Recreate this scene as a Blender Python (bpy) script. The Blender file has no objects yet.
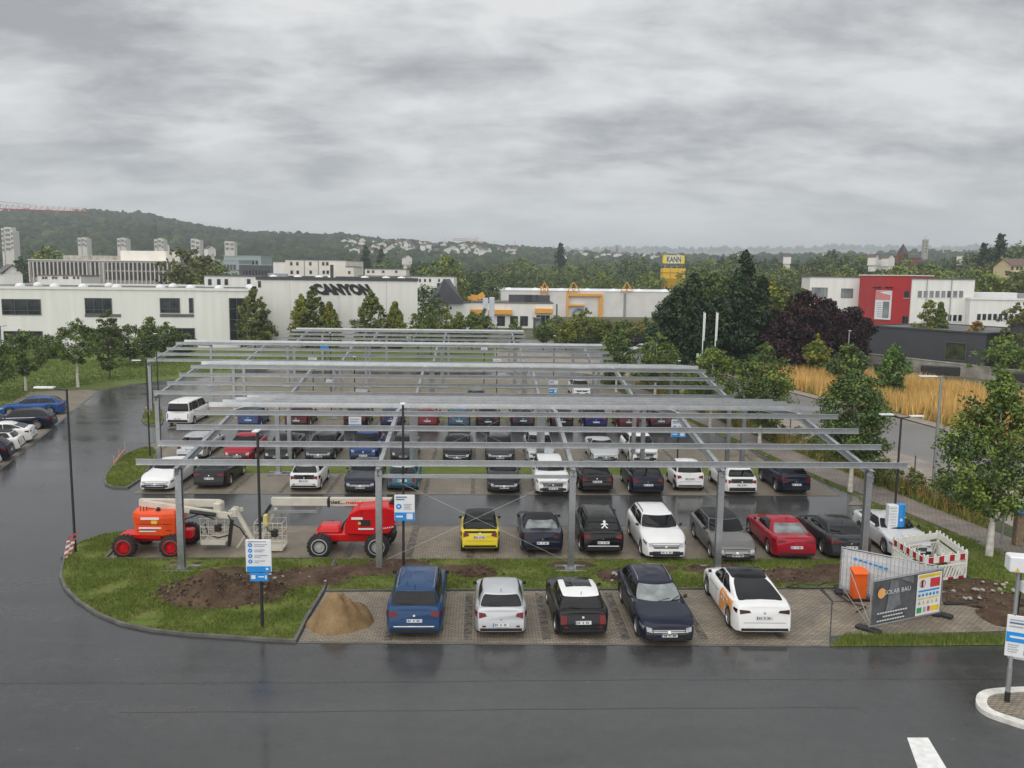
import bpy, bmesh, math, random
import numpy as np
from mathutils import Vector, Matrix, noise
from mathutils.bvhtree import BVHTree
from mathutils.geometry import tessellate_polygon
random.seed(7); rng = np.random.default_rng(7)
S = bpy.context.scene
COL = S.collection
R = math.radians
# ------------------------------------------------------------------ camera model
FPX, TH, ROLL, YAW, CH = 851.0, .1275, .0131, .0384, 11.06
_f = Vector((math.sin(YAW)*math.cos(TH), math.cos(YAW)*math.cos(TH), -math.sin(TH)))
_r = Vector((math.cos(YAW), -math.sin(YAW), 0)); _u = _r.cross(_f)
RT = _r*math.cos(ROLL)+_u*math.sin(ROLL); UP = -_r*math.sin(ROLL)+_u*math.cos(ROLL); FW = _f
C0 = Vector((0, 0, CH))
def ray(px, py): return FW+RT*((px-512)/FPX)+UP*((384-py)/FPX)
def G(px, py, z=0.0):
    d = ray(px, py); return C0+d*((z-CH)/d.z)
def at(px, py, d): return C0+ray(px, py)*d
def AY(px, py, Y):
    d = ray(px, py); return C0+d*(Y/d.y)
cam = bpy.data.objects.new('camera', bpy.data.cameras.new('camera')); COL.objects.link(cam)
cam.matrix_world = Matrix(((RT.x, UP.x, -FW.x, 0), (RT.y, UP.y, -FW.y, 0), (RT.z, UP.z, -FW.z, CH), (0, 0, 0, 1)))
cam.data.sensor_width = 36; cam.data.lens = FPX/1024*36; cam.data.clip_end = 30000; cam.data.clip_start = .2
S.camera = cam
# ------------------------------------------------------------------ materials
MATS = {}
def new_mat(name):
    m = bpy.data.materials.new(name); m.use_nodes = True
    nt = m.node_tree; return m, nt, nt.nodes['Principled BSDF'], nt.nodes, nt.links
def mat(name, col, rough=.6, metal=0., var=.08, scale=3., coat=0., bump=0., bscale=40., spec=.5, tint=False, streak=False):
    if name in MATS: return MATS[name]
    m, nt, b, N, L = new_mat(name)
    tc = N.new('ShaderNodeTexCoord'); nz = N.new('ShaderNodeTexNoise'); nz.inputs['Scale'].default_value = scale
    nz.inputs['Detail'].default_value = 5
    if streak:
        mp_ = N.new('ShaderNodeMapping'); mp_.inputs['Scale'].default_value = (2.2, 2.2, .18); L.new(tc.outputs['Object'], mp_.inputs[0]); L.new(mp_.outputs[0], nz.inputs['Vector'])
    else: L.new(tc.outputs['Object'], nz.inputs['Vector'])
    mr = N.new('ShaderNodeMapRange'); mr.inputs[3].default_value = 1-var*2; mr.inputs[4].default_value = 1+var*2
    mr.inputs[1].default_value = .25; mr.inputs[2].default_value = .75
    L.new(nz.outputs['Fac'], mr.inputs[0])
    mx = N.new('ShaderNodeVectorMath'); mx.operation = 'SCALE'; mx.inputs[0].default_value = col[:3]
    L.new(mr.outputs[0], mx.inputs['Scale'])
    out = mx.outputs[0]
    if tint:
        at_ = N.new('ShaderNodeAttribute'); at_.attribute_name = 'tint'
        m2 = N.new('ShaderNodeVectorMath'); m2.operation = 'MULTIPLY'
        L.new(out, m2.inputs[0]); L.new(at_.outputs['Color'], m2.inputs[1]); out = m2.outputs[0]
    L.new(out, b.inputs['Base Color'])
    b.inputs['Roughness'].default_value = rough; b.inputs['Metallic'].default_value = metal
    b.inputs['Specular IOR Level'].default_value = spec
    b.inputs['Coat Weight'].default_value = coat; b.inputs['Coat Roughness'].default_value = .04
    if bump:
        n2 = N.new('ShaderNodeTexNoise'); n2.inputs['Scale'].default_value = bscale; n2.inputs['Detail'].default_value = 4
        L.new(tc.outputs['Object'], n2.inputs['Vector'])
        bp = N.new('ShaderNodeBump'); bp.inputs['Strength'].default_value = bump; bp.inputs['Distance'].default_value = .02
        L.new(n2.outputs['Fac'], bp.inputs['Height']); L.new(bp.outputs[0], b.inputs['Normal'])
    MATS[name] = m; return m
def paint(name, col, metal=0., rough=.32):
    return mat('paint_'+name, col, rough, metal, .02, 2, coat=.5, spec=.08)
def ramp(N, stops, interp='LINEAR'):
    r = N.new('ShaderNodeValToRGB'); e = r.color_ramp.elements
    e[0].position, e[1].position = stops[0][0], stops[1][0]
    e[0].color, e[1].color = (*stops[0][1], 1), (*stops[1][1], 1)
    for p, c in stops[2:]:
        q = e.new(p); q.color = (*c, 1)
    r.color_ramp.interpolation = interp
    return r
def noise_node(N, L, vec, scale, detail=5, rough=.55):
    n = N.new('ShaderNodeTexNoise'); n.inputs['Scale'].default_value = scale; n.inputs['Detail'].default_value = detail
    n.inputs['Roughness'].default_value = rough
    if vec is not None: L.new(vec, n.inputs['Vector'])
    return n
def asphalt_mat():
    m, nt, b, N, L = new_mat('wet_asphalt')
    g = N.new('ShaderNodeNewGeometry'); P = g.outputs['Position']
    mp = N.new('ShaderNodeMapping'); mp.inputs['Scale'].default_value = (.25, 1.3, 1); L.new(P, mp.inputs[0])
    a = noise_node(N, L, mp.outputs[0], .35, 6, .6); fine = noise_node(N, L, P, 30, 4, .7); big = noise_node(N, L, P, .12, 4)
    cr = ramp(N, [(.3, (.040, .040, .040)), (.75, (.066, .066, .066))]); L.new(a.outputs['Fac'], cr.inputs[0])
    fr = ramp(N, [(.25, (.7, .7, .7)), (.8, (1.25, 1.25, 1.25))]); L.new(fine.outputs['Fac'], fr.inputs[0])
    mu = N.new('ShaderNodeVectorMath'); mu.operation = 'MULTIPLY'; L.new(cr.outputs[0], mu.inputs[0]); L.new(fr.outputs[0], mu.inputs[1])
    med = noise_node(N, L, P, 2.2, 6, .7); mr_ = ramp(N, [(.3, (.86, .86, .86)), (.7, (1.14, 1.14, 1.14))]); L.new(med.outputs['Fac'], mr_.inputs[0])
    mu2 = N.new('ShaderNodeVectorMath'); mu2.operation = 'MULTIPLY'; L.new(mu.outputs[0], mu2.inputs[0]); L.new(mr_.outputs[0], mu2.inputs[1])
    L.new(mu2.outputs[0], b.inputs['Base Color'])
    ad = N.new('ShaderNodeMath'); ad.operation = 'ADD'; L.new(a.outputs['Fac'], ad.inputs[0]); bm_ = N.new('ShaderNodeMath'); bm_.operation = 'MULTIPLY_ADD'; L.new(med.outputs['Fac'], bm_.inputs[0]); bm_.inputs[1].default_value = .45; L.new(big.outputs['Fac'], bm_.inputs[2]); L.new(bm_.outputs[0], ad.inputs[1])
    rr = N.new('ShaderNodeMapRange'); rr.inputs[1].default_value = .95; rr.inputs[2].default_value = 1.5
    rr.inputs[3].default_value = .09; rr.inputs[4].default_value = .30; L.new(ad.outputs[0], rr.inputs[0]); L.new(rr.outputs[0], b.inputs['Roughness'])
    bp = N.new('ShaderNodeBump'); bp.inputs['Strength'].default_value = .025; bp.inputs['Distance'].default_value = .01
    n3 = noise_node(N, L, P, 60, 3); L.new(n3.outputs['Fac'], bp.inputs['Height']); L.new(bp.outputs[0], b.inputs['Normal'])
    b.inputs['Specular IOR Level'].default_value = .5
    return m
def paver_mat(name, c1, c2, mortar, bw=.2, bh=.1, rough=.5, rot=0.):
    m, nt, b, N, L = new_mat(name)
    g = N.new('ShaderNodeNewGeometry'); P = g.outputs['Position']
    mp = N.new('ShaderNodeMapping'); mp.inputs['Rotation'].default_value = (0, 0, rot); L.new(P, mp.inputs[0])
    br = N.new('ShaderNodeTexBrick'); L.new(mp.outputs[0], br.inputs['Vector'])
    br.inputs['Scale'].default_value = 1; br.inputs['Brick Width'].default_value = bw; br.inputs['Row Height'].default_value = bh
    br.inputs['Mortar Size'].default_value = .012; br.inputs['Color1'].default_value = (*c1, 1); br.inputs['Color2'].default_value = (*c2, 1)
    br.inputs['Mortar'].default_value = (*mortar, 1); br.inputs['Bias'].default_value = 0
    n = noise_node(N, L, P, .8, 6, .65); mr = ramp(N, [(.3, (.6, .6, .62)), (.7, (1.2, 1.17, 1.13))]); L.new(n.outputs['Fac'], mr.inputs[0])
    n2 = noise_node(N, L, P, 14, 3); mr2 = ramp(N, [(.2, (.75, .75, .75)), (.8, (1.2, 1.2, 1.2))]); L.new(n2.outputs['Fac'], mr2.inputs[0])
    mu = N.new('ShaderNodeVectorMath'); mu.operation = 'MULTIPLY'; L.new(br.outputs['Color'], mu.inputs[0]); L.new(mr.outputs[0], mu.inputs[1])
    mu2 = N.new('ShaderNodeVectorMath'); mu2.operation = 'MULTIPLY'; L.new(mu.outputs[0], mu2.inputs[0]); L.new(mr2.outputs[0], mu2.inputs[1])
    L.new(mu2.outputs[0], b.inputs['Base Color'])
    rr = N.new('ShaderNodeMapRange'); rr.inputs[1].default_value = .3; rr.inputs[2].default_value = .7; rr.inputs[3].default_value = rough-.12; rr.inputs[4].default_value = rough+.2
    L.new(n.outputs['Fac'], rr.inputs[0]); L.new(rr.outputs[0], b.inputs['Roughness'])
    bp = N.new('ShaderNodeBump'); bp.inputs['Strength'].default_value = .4; bp.inputs['Distance'].default_value = .01
    iv = N.new('ShaderNodeMath'); iv.operation = 'SUBTRACT'; iv.inputs[0].default_value = 1; L.new(br.outputs['Fac'], iv.inputs[1])
    L.new(iv.outputs[0], bp.inputs['Height']); L.new(bp.outputs[0], b.inputs['Normal'])
    b.inputs['Specular IOR Level'].default_value = .35
    return m
def patchy_mat(name, cols, scale=.5, fine=8., rough=.9, bump=.5, fvar=.35):
    m, nt, b, N, L = new_mat(name)
    g = N.new('ShaderNodeNewGeometry'); P = g.outputs['Position']
    a = noise_node(N, L, P, scale, 7, .65); k = len(cols)
    cr = ramp(N, [(.3+.4*i/(k-1), c) for i, c in enumerate(cols)]); L.new(a.outputs['Fac'], cr.inputs[0])
    f = noise_node(N, L, P, fine, 5, .7); fr = ramp(N, [(.25, (1-fvar,)*3), (.75, (1+fvar,)*3)]); L.new(f.outputs['Fac'], fr.inputs[0])
    mu = N.new('ShaderNodeVectorMath'); mu.operation = 'MULTIPLY'; L.new(cr.outputs[0], mu.inputs[0]); L.new(fr.outputs[0], mu.inputs[1])
    L.new(mu.outputs[0], b.inputs['Base Color']); b.inputs['Roughness'].default_value = rough
    bp = N.new('ShaderNodeBump'); bp.inputs['Strength'].default_value = bump; bp.inputs['Distance'].default_value = .06
    L.new(f.outputs['Fac'], bp.inputs['Height']); L.new(bp.outputs[0], b.inputs['Normal'])
    b.inputs['Specular IOR Level'].default_value = .2
    return m
M_ASPH = asphalt_mat()
M_PAVE = paver_mat('brown_pavers', (.245, .21, .16), (.33, .285, .22), (.075, .065, .05))
M_PAVE_D = paver_mat('dark_pavers', (.05, .046, .042), (.26, .225, .175), (.07, .06, .05), .13, .10, .5)
M_PAVE_B = paver_mat('beige_pavers', (.30, .26, .225), (.35, .31, .27), (.16, .14, .12), .3, .15, .6)
M_PATH = paver_mat('path_pavers', (.235, .205, .175), (.28, .245, .21), (.12, .1, .085), .2, .2, .6)
M_GRASSG = patchy_mat('grass_ground', [(.07, .095, .02), (.105, .145, .03), (.14, .16, .04), (.16, .13, .06)], .7, 10)
M_LAWN = patchy_mat('lawn', [(.085, .115, .03), (.11, .15, .035), (.14, .17, .05)], .25, 5)
M_GROUND = patchy_mat('rough_ground', [(.06, .075, .035), (.095, .095, .055), (.15, .14, .11)], .05, 1.5)
M_DIRT = patchy_mat('dug_soil', [(.045, .028, .018), (.085, .055, .036), (.13, .09, .06)], 1.2, 9, .95, .9, .4)
M_SAND = patchy_mat('sand', [(.155, .098, .048), (.22, .148, .075), (.28, .195, .105)], 1.6, 14, .95, .5, .15)
M_DRYF = patchy_mat('dry_field_soil', [(.18, .13, .05), (.26, .18, .07)], .6, 6)
M_GRAVEL = patchy_mat('pale_gravel', [(.22, .19, .15), (.33, .29, .24)], .6, 12, .9, .5)
M_ROADG = patchy_mat('grey_road', [(.15, .145, .14), (.19, .185, .18)], .3, 10, .45, .15, .1)
M_KERB = mat('kerb_concrete', (.115, .11, .10), .7, var=.2, scale=2)
M_WKERB = mat('white_kerb', (.62, .61, .56), .6, var=.15, scale=4)
M_LINE = mat('road_paint', (.72, .72, .70), .5, var=.1, scale=5)
M_JOINT = mat('tar_joint', (.030, .030, .031), .2)
def steel_mat():
    m, nt, b, N, L = new_mat('galvanised_steel')
    tc = N.new('ShaderNodeTexCoord'); v = N.new('ShaderNodeTexVoronoi'); v.inputs['Scale'].default_value = 22
    L.new(tc.outputs['Object'], v.inputs['Vector']); n = noise_node(N, L, tc.outputs['Object'], 1.5, 5, .7)
    mx = N.new('ShaderNodeMath'); mx.operation = 'ADD'; L.new(n.outputs['Fac'], mx.inputs[0])
    sp = N.new('ShaderNodeSeparateColor'); L.new(v.outputs['Color'], sp.inputs[0]); ml = N.new('ShaderNodeMath'); ml.operation = 'MULTIPLY'; ml.inputs[1].default_value = .35
    L.new(sp.outputs[0], ml.inputs[0]); L.new(ml.outputs[0], mx.inputs[1])
    cr = ramp(N, [(.35, (.35, .365, .38)), (.95, (.50, .515, .53))]); L.new(mx.outputs[0], cr.inputs[0]); L.new(cr.outputs[0], b.inputs['Base Color'])
    b.inputs['Metallic'].default_value = .78; b.inputs['Roughness'].default_value = .28
    return m
M_STEEL = steel_mat()
M_BLACK = mat('black_plastic', (.014, .014, .015), .55, var=.1)
M_RUBBER = mat('tyre_rubber', (.018, .018, .018), .8, var=.2, scale=8)
M_RIM = mat('alloy_rim', (.45, .46, .47), .3, .8)
M_RIMD = mat('dark_rim', (.06, .06, .065), .35, .6)
M_GLASS = mat('car_glass', (.006, .007, .008), .03, 0, .05, spec=.28)
M_GLASSL = mat('car_glass_pale', (.19, .21, .21), .05, 0, .25, 2.5, spec=.6)
M_TAIL = mat('tail_lens', (.15, .003, .006), .2, spec=.3)
M_TAILD = mat('tail_lens_dark', (.03, .004, .006), .12, spec=.3)
M_HEAD = mat('head_lens', (.22, .23, .24), .08, .4, .3, 14, coat=1)
M_CHROME = mat('chrome_trim', (.42, .43, .44), .2, 1)
M_PLATE = mat('number_plate', (.55, .56, .56), .4)
M_PTXT = mat('plate_characters', (.03, .03, .035), .5)
M_PBLUE = mat('plate_band', (.02, .06, .30), .4)
M_POLE = mat('dark_pole', (.035, .036, .038), .45, .3)
M_GPOLE = mat('grey_pole', (.32, .33, .33), .45, .5)
M_LAMP = mat('lamp_head', (.68, .69, .69), .35, .1)
M_SWHITE = mat('sign_white', (.74, .75, .76), .4, var=.03)
M_SBLUE = mat('sign_blue', (.015, .26, .68), .4, var=.03)
M_SDARK = mat('sign_lettering', (.10, .16, .26), .5)
M_SGREY = mat('sign_text_grey', (.34, .37, .41), .5)
M_GLAZ = mat('window_glass', (.024, .031, .037), .06, 0, .42, .9, spec=.6)
M_GLAZL = mat('window_glass_pale', (.20, .225, .225), .12, 0, .3, .5, spec=.6)
M_FRAME = mat('window_frame', (.08, .085, .09), .5)
M_FRAMEW = mat('window_frame_white', (.62, .62, .6), .5)
M_WHITEW = mat('white_render', (.74, .735, .70), .8, var=.035, scale=.6, bump=.1, bscale=6, streak=True)
M_CREAMW = mat('cream_render', (.70, .67, .60), .8, var=.05, scale=.4)
M_ROOFG = mat('flat_roof', (.12, .12, .118), .85, var=.15, scale=.3)
M_REDW = mat('red_cladding', (.36, .032, .036), .5, var=.06, scale=.6)
M_GREYW = mat('anthracite_cladding', (.062, .066, .075), .5, var=.06, scale=.5)
M_CONC = mat('concrete', (.33, .305, .265), .85, var=.22, scale=.8, bump=.2, bscale=5)
M_BARK = mat('bark', (.10, .085, .065), .9, var=.25, scale=9, bump=.5, bscale=20)
M_WBARK = mat('whitewashed_bark', (.62, .60, .54), .85, var=.18, scale=5)
M_WOOD = mat('timber', (.22, .16, .10), .8, var=.2, scale=6)
M_ORANGE = mat('orange_plastic', (.82, .13, .015), .45, var=.04)
M_REDB = mat('barrier_red', (.40, .012, .025), .45)
M_WB = mat('barrier_white', (.72, .71, .66), .5, var=.06)
# ------------------------------------------------------------------ mesh helpers
class MB:
    def __init__(s): s.v, s.f, s.sm = [], [], []
    def poly(s, pts, smooth=False):
        n = len(s.v); s.v += [tuple(p) for p in pts]; s.f.append(tuple(range(n, n+len(pts)))); s.sm.append(smooth); return s
    def faces(s, verts, faces, smooth=False):
        n = len(s.v); s.v += [tuple(p) for p in verts]; s.f += [tuple(i+n for i in q) for q in faces]; s.sm += [smooth]*len(faces); return s
    def box(s, c, size, rz=0., M=None):
        x, y, z = (k/2 for k in size); P = [Vector((a*x, b*y, d*z)) for d in (-1, 1) for a, b in ((-1, -1), (1, -1), (1, 1), (-1, 1))]
        Q = M if M is not None else Matrix.Rotation(rz, 3, 'Z')
        c = Vector(c); P = [Q @ p+c for p in P]
        return s.faces(P, [(0, 3, 2, 1), (4, 5, 6, 7), (0, 1, 5, 4), (1, 2, 6, 5), (2, 3, 7, 6), (3, 0, 4, 7)])
    def beam(s, a, b, w, h, up=(0, 0, 1)):
        a, b = Vector(a), Vector(b); d = (b-a); l = d.length; d.normalize(); r_ = d.cross(Vector(up))
        if r_.length < 1e-4: r_ = d.cross(Vector((0, 1, 0)))
        r_.normalize(); u = r_.cross(d); M = Matrix((r_, d, u)).transposed()
        return s.box((a+b)/2, (w, l, h), M=M)
    def profile(s, a, b, pts, up=(0, 0, 1)):          # sweep an open outline (list of closed 2-D loops) from a to b
        a, b = Vector(a), Vector(b); d = (b-a).normalized(); r_ = d.cross(Vector(up)).normalized(); u = r_.cross(d)
        A = [a+r_*p[0]+u*p[1] for p in pts]; B = [b+r_*p[0]+u*p[1] for p in pts]; n = len(pts)
        s.faces(A+B, [(i, (i+1) % n, n+(i+1) % n, n+i) for i in range(n)])
        return s
    def tube(s, pts, rad, n=8, cap=True, smooth=True):
        pts = [Vector(p) for p in pts]; rad = rad if isinstance(rad, (list, tuple)) else [rad]*len(pts)
        V, F = [], []; ref = None
        for i, p in enumerate(pts):
            d = (pts[min(i+1, len(pts)-1)]-pts[max(i-1, 0)]).normalized()
            if ref is None: ref = Vector((1, 0, 0)) if abs(d.x) < .8 else Vector((0, 1, 0))
            u = (ref-d*ref.dot(d)).normalized(); w = d.cross(u); ref = u
            V += [p+(u*math.cos(2*math.pi*k/n)+w*math.sin(2*math.pi*k/n))*rad[i] for k in range(n)]
        for i in range(len(pts)-1):
            F += [(i*n+k, i*n+(k+1) % n, (i+1)*n+(k+1) % n, (i+1)*n+k) for k in range(n)]
        s.faces(V, F, smooth)
        if cap:
            s.poly(V[:n][::-1]); s.poly(V[-n:])
        return s
    def lathe(s, prof, c=(0, 0, 0), axis='X', n=20, smooth=True):
        V = []; c = Vector(c)
        for a, r_ in prof:
            for k in range(n):
                t = 2*math.pi*k/n; y, z = r_*math.cos(t), r_*math.sin(t)
                V.append(c+Vector((a, y, z) if axis == 'X' else (y, z, a) if axis == 'Z' else (z, a, y)))
        F = [(i*n+k, i*n+(k+1) % n, (i+1)*n+(k+1) % n, (i+1)*n+k) for i in range(len(prof)-1) for k in range(n)]
        return s.faces(V, F, smooth)
    def prism(s, pts, z0, z1):
        n = len(pts); lo = [Vector((p[0], p[1], z0)) for p in pts]; hi = [Vector((p[0], p[1], z1)) for p in pts]
        s.faces(lo+hi, [(i, (i+1) % n, n+(i+1) % n, n+i) for i in range(n)]); s.poly(hi); s.poly(lo[::-1]); return s
    def bevbox(s, c, size, bev=.03, rz=0., taper=(1, 1)):
        x, y, z = (k/2 for k in size); Q = Matrix.Rotation(rz, 3, 'Z'); c = Vector(c); rings = []
        for zz, ins, tp in ((-z, bev, 1), (-z+bev, 0, 1), (z-bev, 0, 0), (z, bev, 0)):
            tx, ty = (1, 1) if tp else taper
            a, b = x*tx-ins, y*ty-ins; k = bev*.8
            rings.append([Q @ Vector(p)+c for p in ((-a+k, -b, zz), (a-k, -b, zz), (a, -b+k, zz), (a, b-k, zz), (a-k, b, zz), (-a+k, b, zz), (-a, b-k, zz), (-a, -b+k, zz))])
        V = sum(rings, []); F = [(i*8+k, i*8+(k+1) % 8, (i+1)*8+(k+1) % 8, (i+1)*8+k) for i in range(3) for k in range(8)]
        s.faces(V, F); s.poly(rings[0][::-1]); s.poly(rings[-1]); return s
    def build(s, name, m, parent=None, loc=None, rz=0., sharp=35, merge=False):
        me = bpy.data.meshes.new(name); me.from_pydata(s.v, [], s.f)
        if merge or any(s.sm):
            bm = bmesh.new(); bm.from_mesh(me)
            if merge: bmesh.ops.remove_doubles(bm, verts=bm.verts, dist=1e-4)
            bmesh.ops.recalc_face_normals(bm, faces=bm.faces); bm.to_mesh(me); bm.free()
        if any(s.sm):
            me.polygons.foreach_set('use_smooth', [True]*len(me.polygons)); me.set_sharp_from_angle(angle=R(sharp))
        me.materials.append(m)
        return link(name, me, parent, loc, rz)
def link(name, me, parent=None, loc=None, rz=0.):
    o = bpy.data.objects.new(name, me); COL.objects.link(o)
    if parent is not None: o.parent = parent
    if loc is not None: o.location = loc
    o.rotation_euler.z = rz
    return o
def tag(o, label, cat, group=None):
    o['label'] = label; o['category'] = cat
    if group: o['group'] = group
    return o
def thing(name, label, cat, loc=(0, 0, 0), rz=0., group=None):
    o = link(name, None, None, loc, rz); return tag(o, label, cat, group)
def struct(o, kind='structure'):
    o['kind'] = kind; return o
def np_mesh(name, V, F, m, tint=None, smooth=False):
    me = bpy.data.meshes.new(name); V = np.asarray(V, np.float32); F = np.asarray(F, np.int32); k = F.shape[1]
    me.vertices.add(len(V)); me.vertices.foreach_set('co', V.ravel())
    me.loops.add(F.size); me.loops.foreach_set('vertex_index', F.ravel())
    me.polygons.add(len(F)); me.polygons.foreach_set('loop_start', np.arange(len(F), dtype=np.int32)*k)
    if smooth: me.polygons.foreach_set('use_smooth', np.ones(len(F), bool))
    if tint is not None:
        a = me.color_attributes.new('tint', 'FLOAT_COLOR', 'POINT'); c = np.ones((len(V), 4), np.float32); c[:, :3] = tint
        a.data.foreach_set('color', c.ravel())
    me.update(); me.validate(); me.materials.append(m); return me
def sheet(name, pts, z, m, kind='structure'):
    tri = tessellate_polygon([[Vector((p[0], p[1], 0)) for p in pts]])
    b = MB(); 
    F = []
    for t in tri:
        a, c, d = (Vector((pts[i][0], pts[i][1], 0)) for i in t)
        F.append(t if (c-a).cross(d-a).z > 0 else t[::-1])
    b.faces([(p[0], p[1], z) for p in pts], F)
    o = b.build(name, m); 
    if kind: o['kind'] = kind
    return o
def GP(*pp, z=0.): return [G(x, y, z).xy for x, y in pp]
def rect(x0, x1, y0, y1): return [(x0, y0), (x1, y0), (x1, y1), (x0, y1)]
def smooth_poly(pts, n=2):
    for _ in range(n):
        q = []
        for i in range(len(pts)):
            a, b = Vector(pts[i]), Vector(pts[(i+1) % len(pts)]); q += [a*.75+b*.25, a*.25+b*.75]
        pts = q
    return [Vector(p) for p in pts]
def offset_poly(pts, d):
    out = []; n = len(pts); A = sum(pts[i][0]*pts[(i+1) % n][1]-pts[(i+1) % n][0]*pts[i][1] for i in range(n))
    sg = 1 if A > 0 else -1
    for i in range(n):
        a, b, c = (Vector(pts[(i+k) % n][:2]) for k in (-1, 0, 1)); e1, e2 = (b-a).normalized(), (c-b).normalized()
        n1, n2 = Vector((-e1.y, e1.x))*sg, Vector((-e2.y, e2.x))*sg; m = n1+n2
        m = m/max(m.length_squared/2, .4)
        out.append(b+m*d)
    return out
def kerb_ring(name, pts, w, h, m):
    i_ = offset_poly(pts, w); n = len(pts); b = MB()
    for k in range(n):
        j = (k+1) % n; o0, o1, n0, n1 = (Vector((*p[:2], 0)) for p in (pts[k], pts[j], i_[k], i_[j])); H_ = Vector((0, 0, h))
        b.poly([o0+H_, o1+H_, n1+H_, n0+H_]); b.poly([o0, o1, o1+H_, o0+H_]); b.poly([n1, n0, n0+H_, n1+H_])
    o = b.build(name, m); o['kind'] = 'structure'; return i_
def in_poly(P, poly):
    x, y = P[:, 0], P[:, 1]; ins = np.zeros(len(P), bool); n = len(poly)
    for i in range(n):
        x0, y0 = poly[i][0], poly[i][1]; x1, y1 = poly[(i+1) % n][0], poly[(i+1) % n][1]
        if y0 == y1: continue
        c = ((y0 > y) != (y1 > y)) & (x < (x1-x0)*(y-y0)/(y1-y0)+x0); ins ^= c
    return ins
def scatter(poly, dens):
    a = np.array([p[:2] for p in poly]); lo, hi = a.min(0), a.max(0); n = int(dens*np.prod(hi-lo)); P = rng.uniform(lo, hi, (n, 2)); return P[in_poly(P, poly)]
def blades(P, h0, h1, w, lean=.5, per=3, z=0., cols=((1, 1, 1),), zf=None):
    n = len(P); P3 = np.zeros((n, 3)); P3[:, :2] = P; P3[:, 2] = z if zf is None else zf
    V, T = [], []
    for k in range(per):
        a = rng.uniform(0, 2*np.pi, n); d = np.stack([np.cos(a), np.sin(a), 0*a], 1); b = rng.uniform(0, 2*np.pi, n); t = np.stack([np.cos(b), np.sin(b), 0*b], 1)
        h = rng.uniform(h0, h1, n); off = rng.normal(0, w*1.2, (n, 3)); off[:, 2] = 0
        base = P3+off; tip = base+t*(h*lean*rng.uniform(.1, 1, n))[:, None]; tip[:, 2] += h
        V.append(np.stack([base-d*w/2, base+d*w/2, tip], 1))
        c = np.array(cols)[rng.integers(0, len(cols), n)]*rng.uniform(.75, 1.25, (n, 1)); T.append(np.repeat(c[:, None, :], 3, 1))
    V = np.concatenate(V).reshape(-1, 3); T = np.concatenate(T).reshape(-1, 3); F = np.arange(len(V)).reshape(-1, 3); return V, F, T
M_BLADE = mat('grass_blades', (.125, .18, .036), .7, var=.1, tint=True, spec=.25)
M_DRYB = mat('dry_grass_blades', (.62, .43, .155), .8, var=.12, scale=.4, tint=True, spec=.15)
M_LEAF = mat('leaves', (.084, .122, .036), .6, var=.18, scale=.7, tint=True, spec=.3)
M_FOREST = mat('forest_leaves', (.030, .045, .024), .85, var=.3, scale=.06, tint=True, spec=.1)
def stuff_mesh(name, V, F, T, m):
    o = link(name, np_mesh(name, V, F, m, T)); o['kind'] = 'stuff'; return o
_txt = {}
def text_geo(t, size=1., bold=0., shear=0., res=2):
    cu = bpy.data.curves.new('lettering', 'FONT'); cu.body = t; cu.size = size; cu.offset = bold; cu.shear = shear; cu.align_x = 'CENTER'; cu.align_y = 'CENTER'; cu.resolution_u = res
    ob = bpy.data.objects.new('lettering', cu); COL.objects.link(ob); me = bpy.data.meshes.new_from_object(ob)
    V = [v.co.copy() for v in me.vertices]; F = [tuple(p.vertices) for p in me.polygons]
    bpy.data.objects.remove(ob); bpy.data.curves.remove(cu); bpy.data.meshes.remove(me); return V, F
def fit_text(t, w, h, bold=0., shear=0.):
    V, F = text_geo(t, 1, bold, shear); xs = [v.x for v in V]; ys = [v.y for v in V]
    cx, cy = (max(xs)+min(xs))/2, (max(ys)+min(ys))/2; sx, sy = w/(max(xs)-min(xs)), h/(max(ys)-min(ys))
    return [Vector(((v.x-cx)*sx, (v.y-cy)*sy, 0)) for v in V], F
def put_text(name, t, w, h, M, m, parent=None, bold=0., shear=0., depth=.0):
    V, F = fit_text(t, w, h, bold, shear); b = MB()
    if depth:
        me = bpy.data.meshes.new('t'); me.from_pydata(V, [], F); bm = bmesh.new(); bm.from_mesh(me)
        r_ = bmesh.ops.extrude_face_region(bm, geom=bm.faces[:]); bmesh.ops.translate(bm, vec=(0, 0, depth), verts=[v for v in r_['geom'] if isinstance(v, bmesh.types.BMVert)])
        bm.verts.index_update(); V = [v.co.copy() for v in bm.verts]; F = [tuple(v.index for v in f.verts) for f in bm.faces]; bm.free(); bpy.data.meshes.remove(me)
    b.faces([M @ v for v in V], F); return b.build(name, m, parent)
def face_matrix(o, right, up):          # columns right, up, normal at origin o
    right, up = Vector(right).normalized(), Vector(up).normalized(); n = right.cross(up)
    M = Matrix((right, up, n)).transposed().to_4x4(); M.translation = Vector(o); return M
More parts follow.
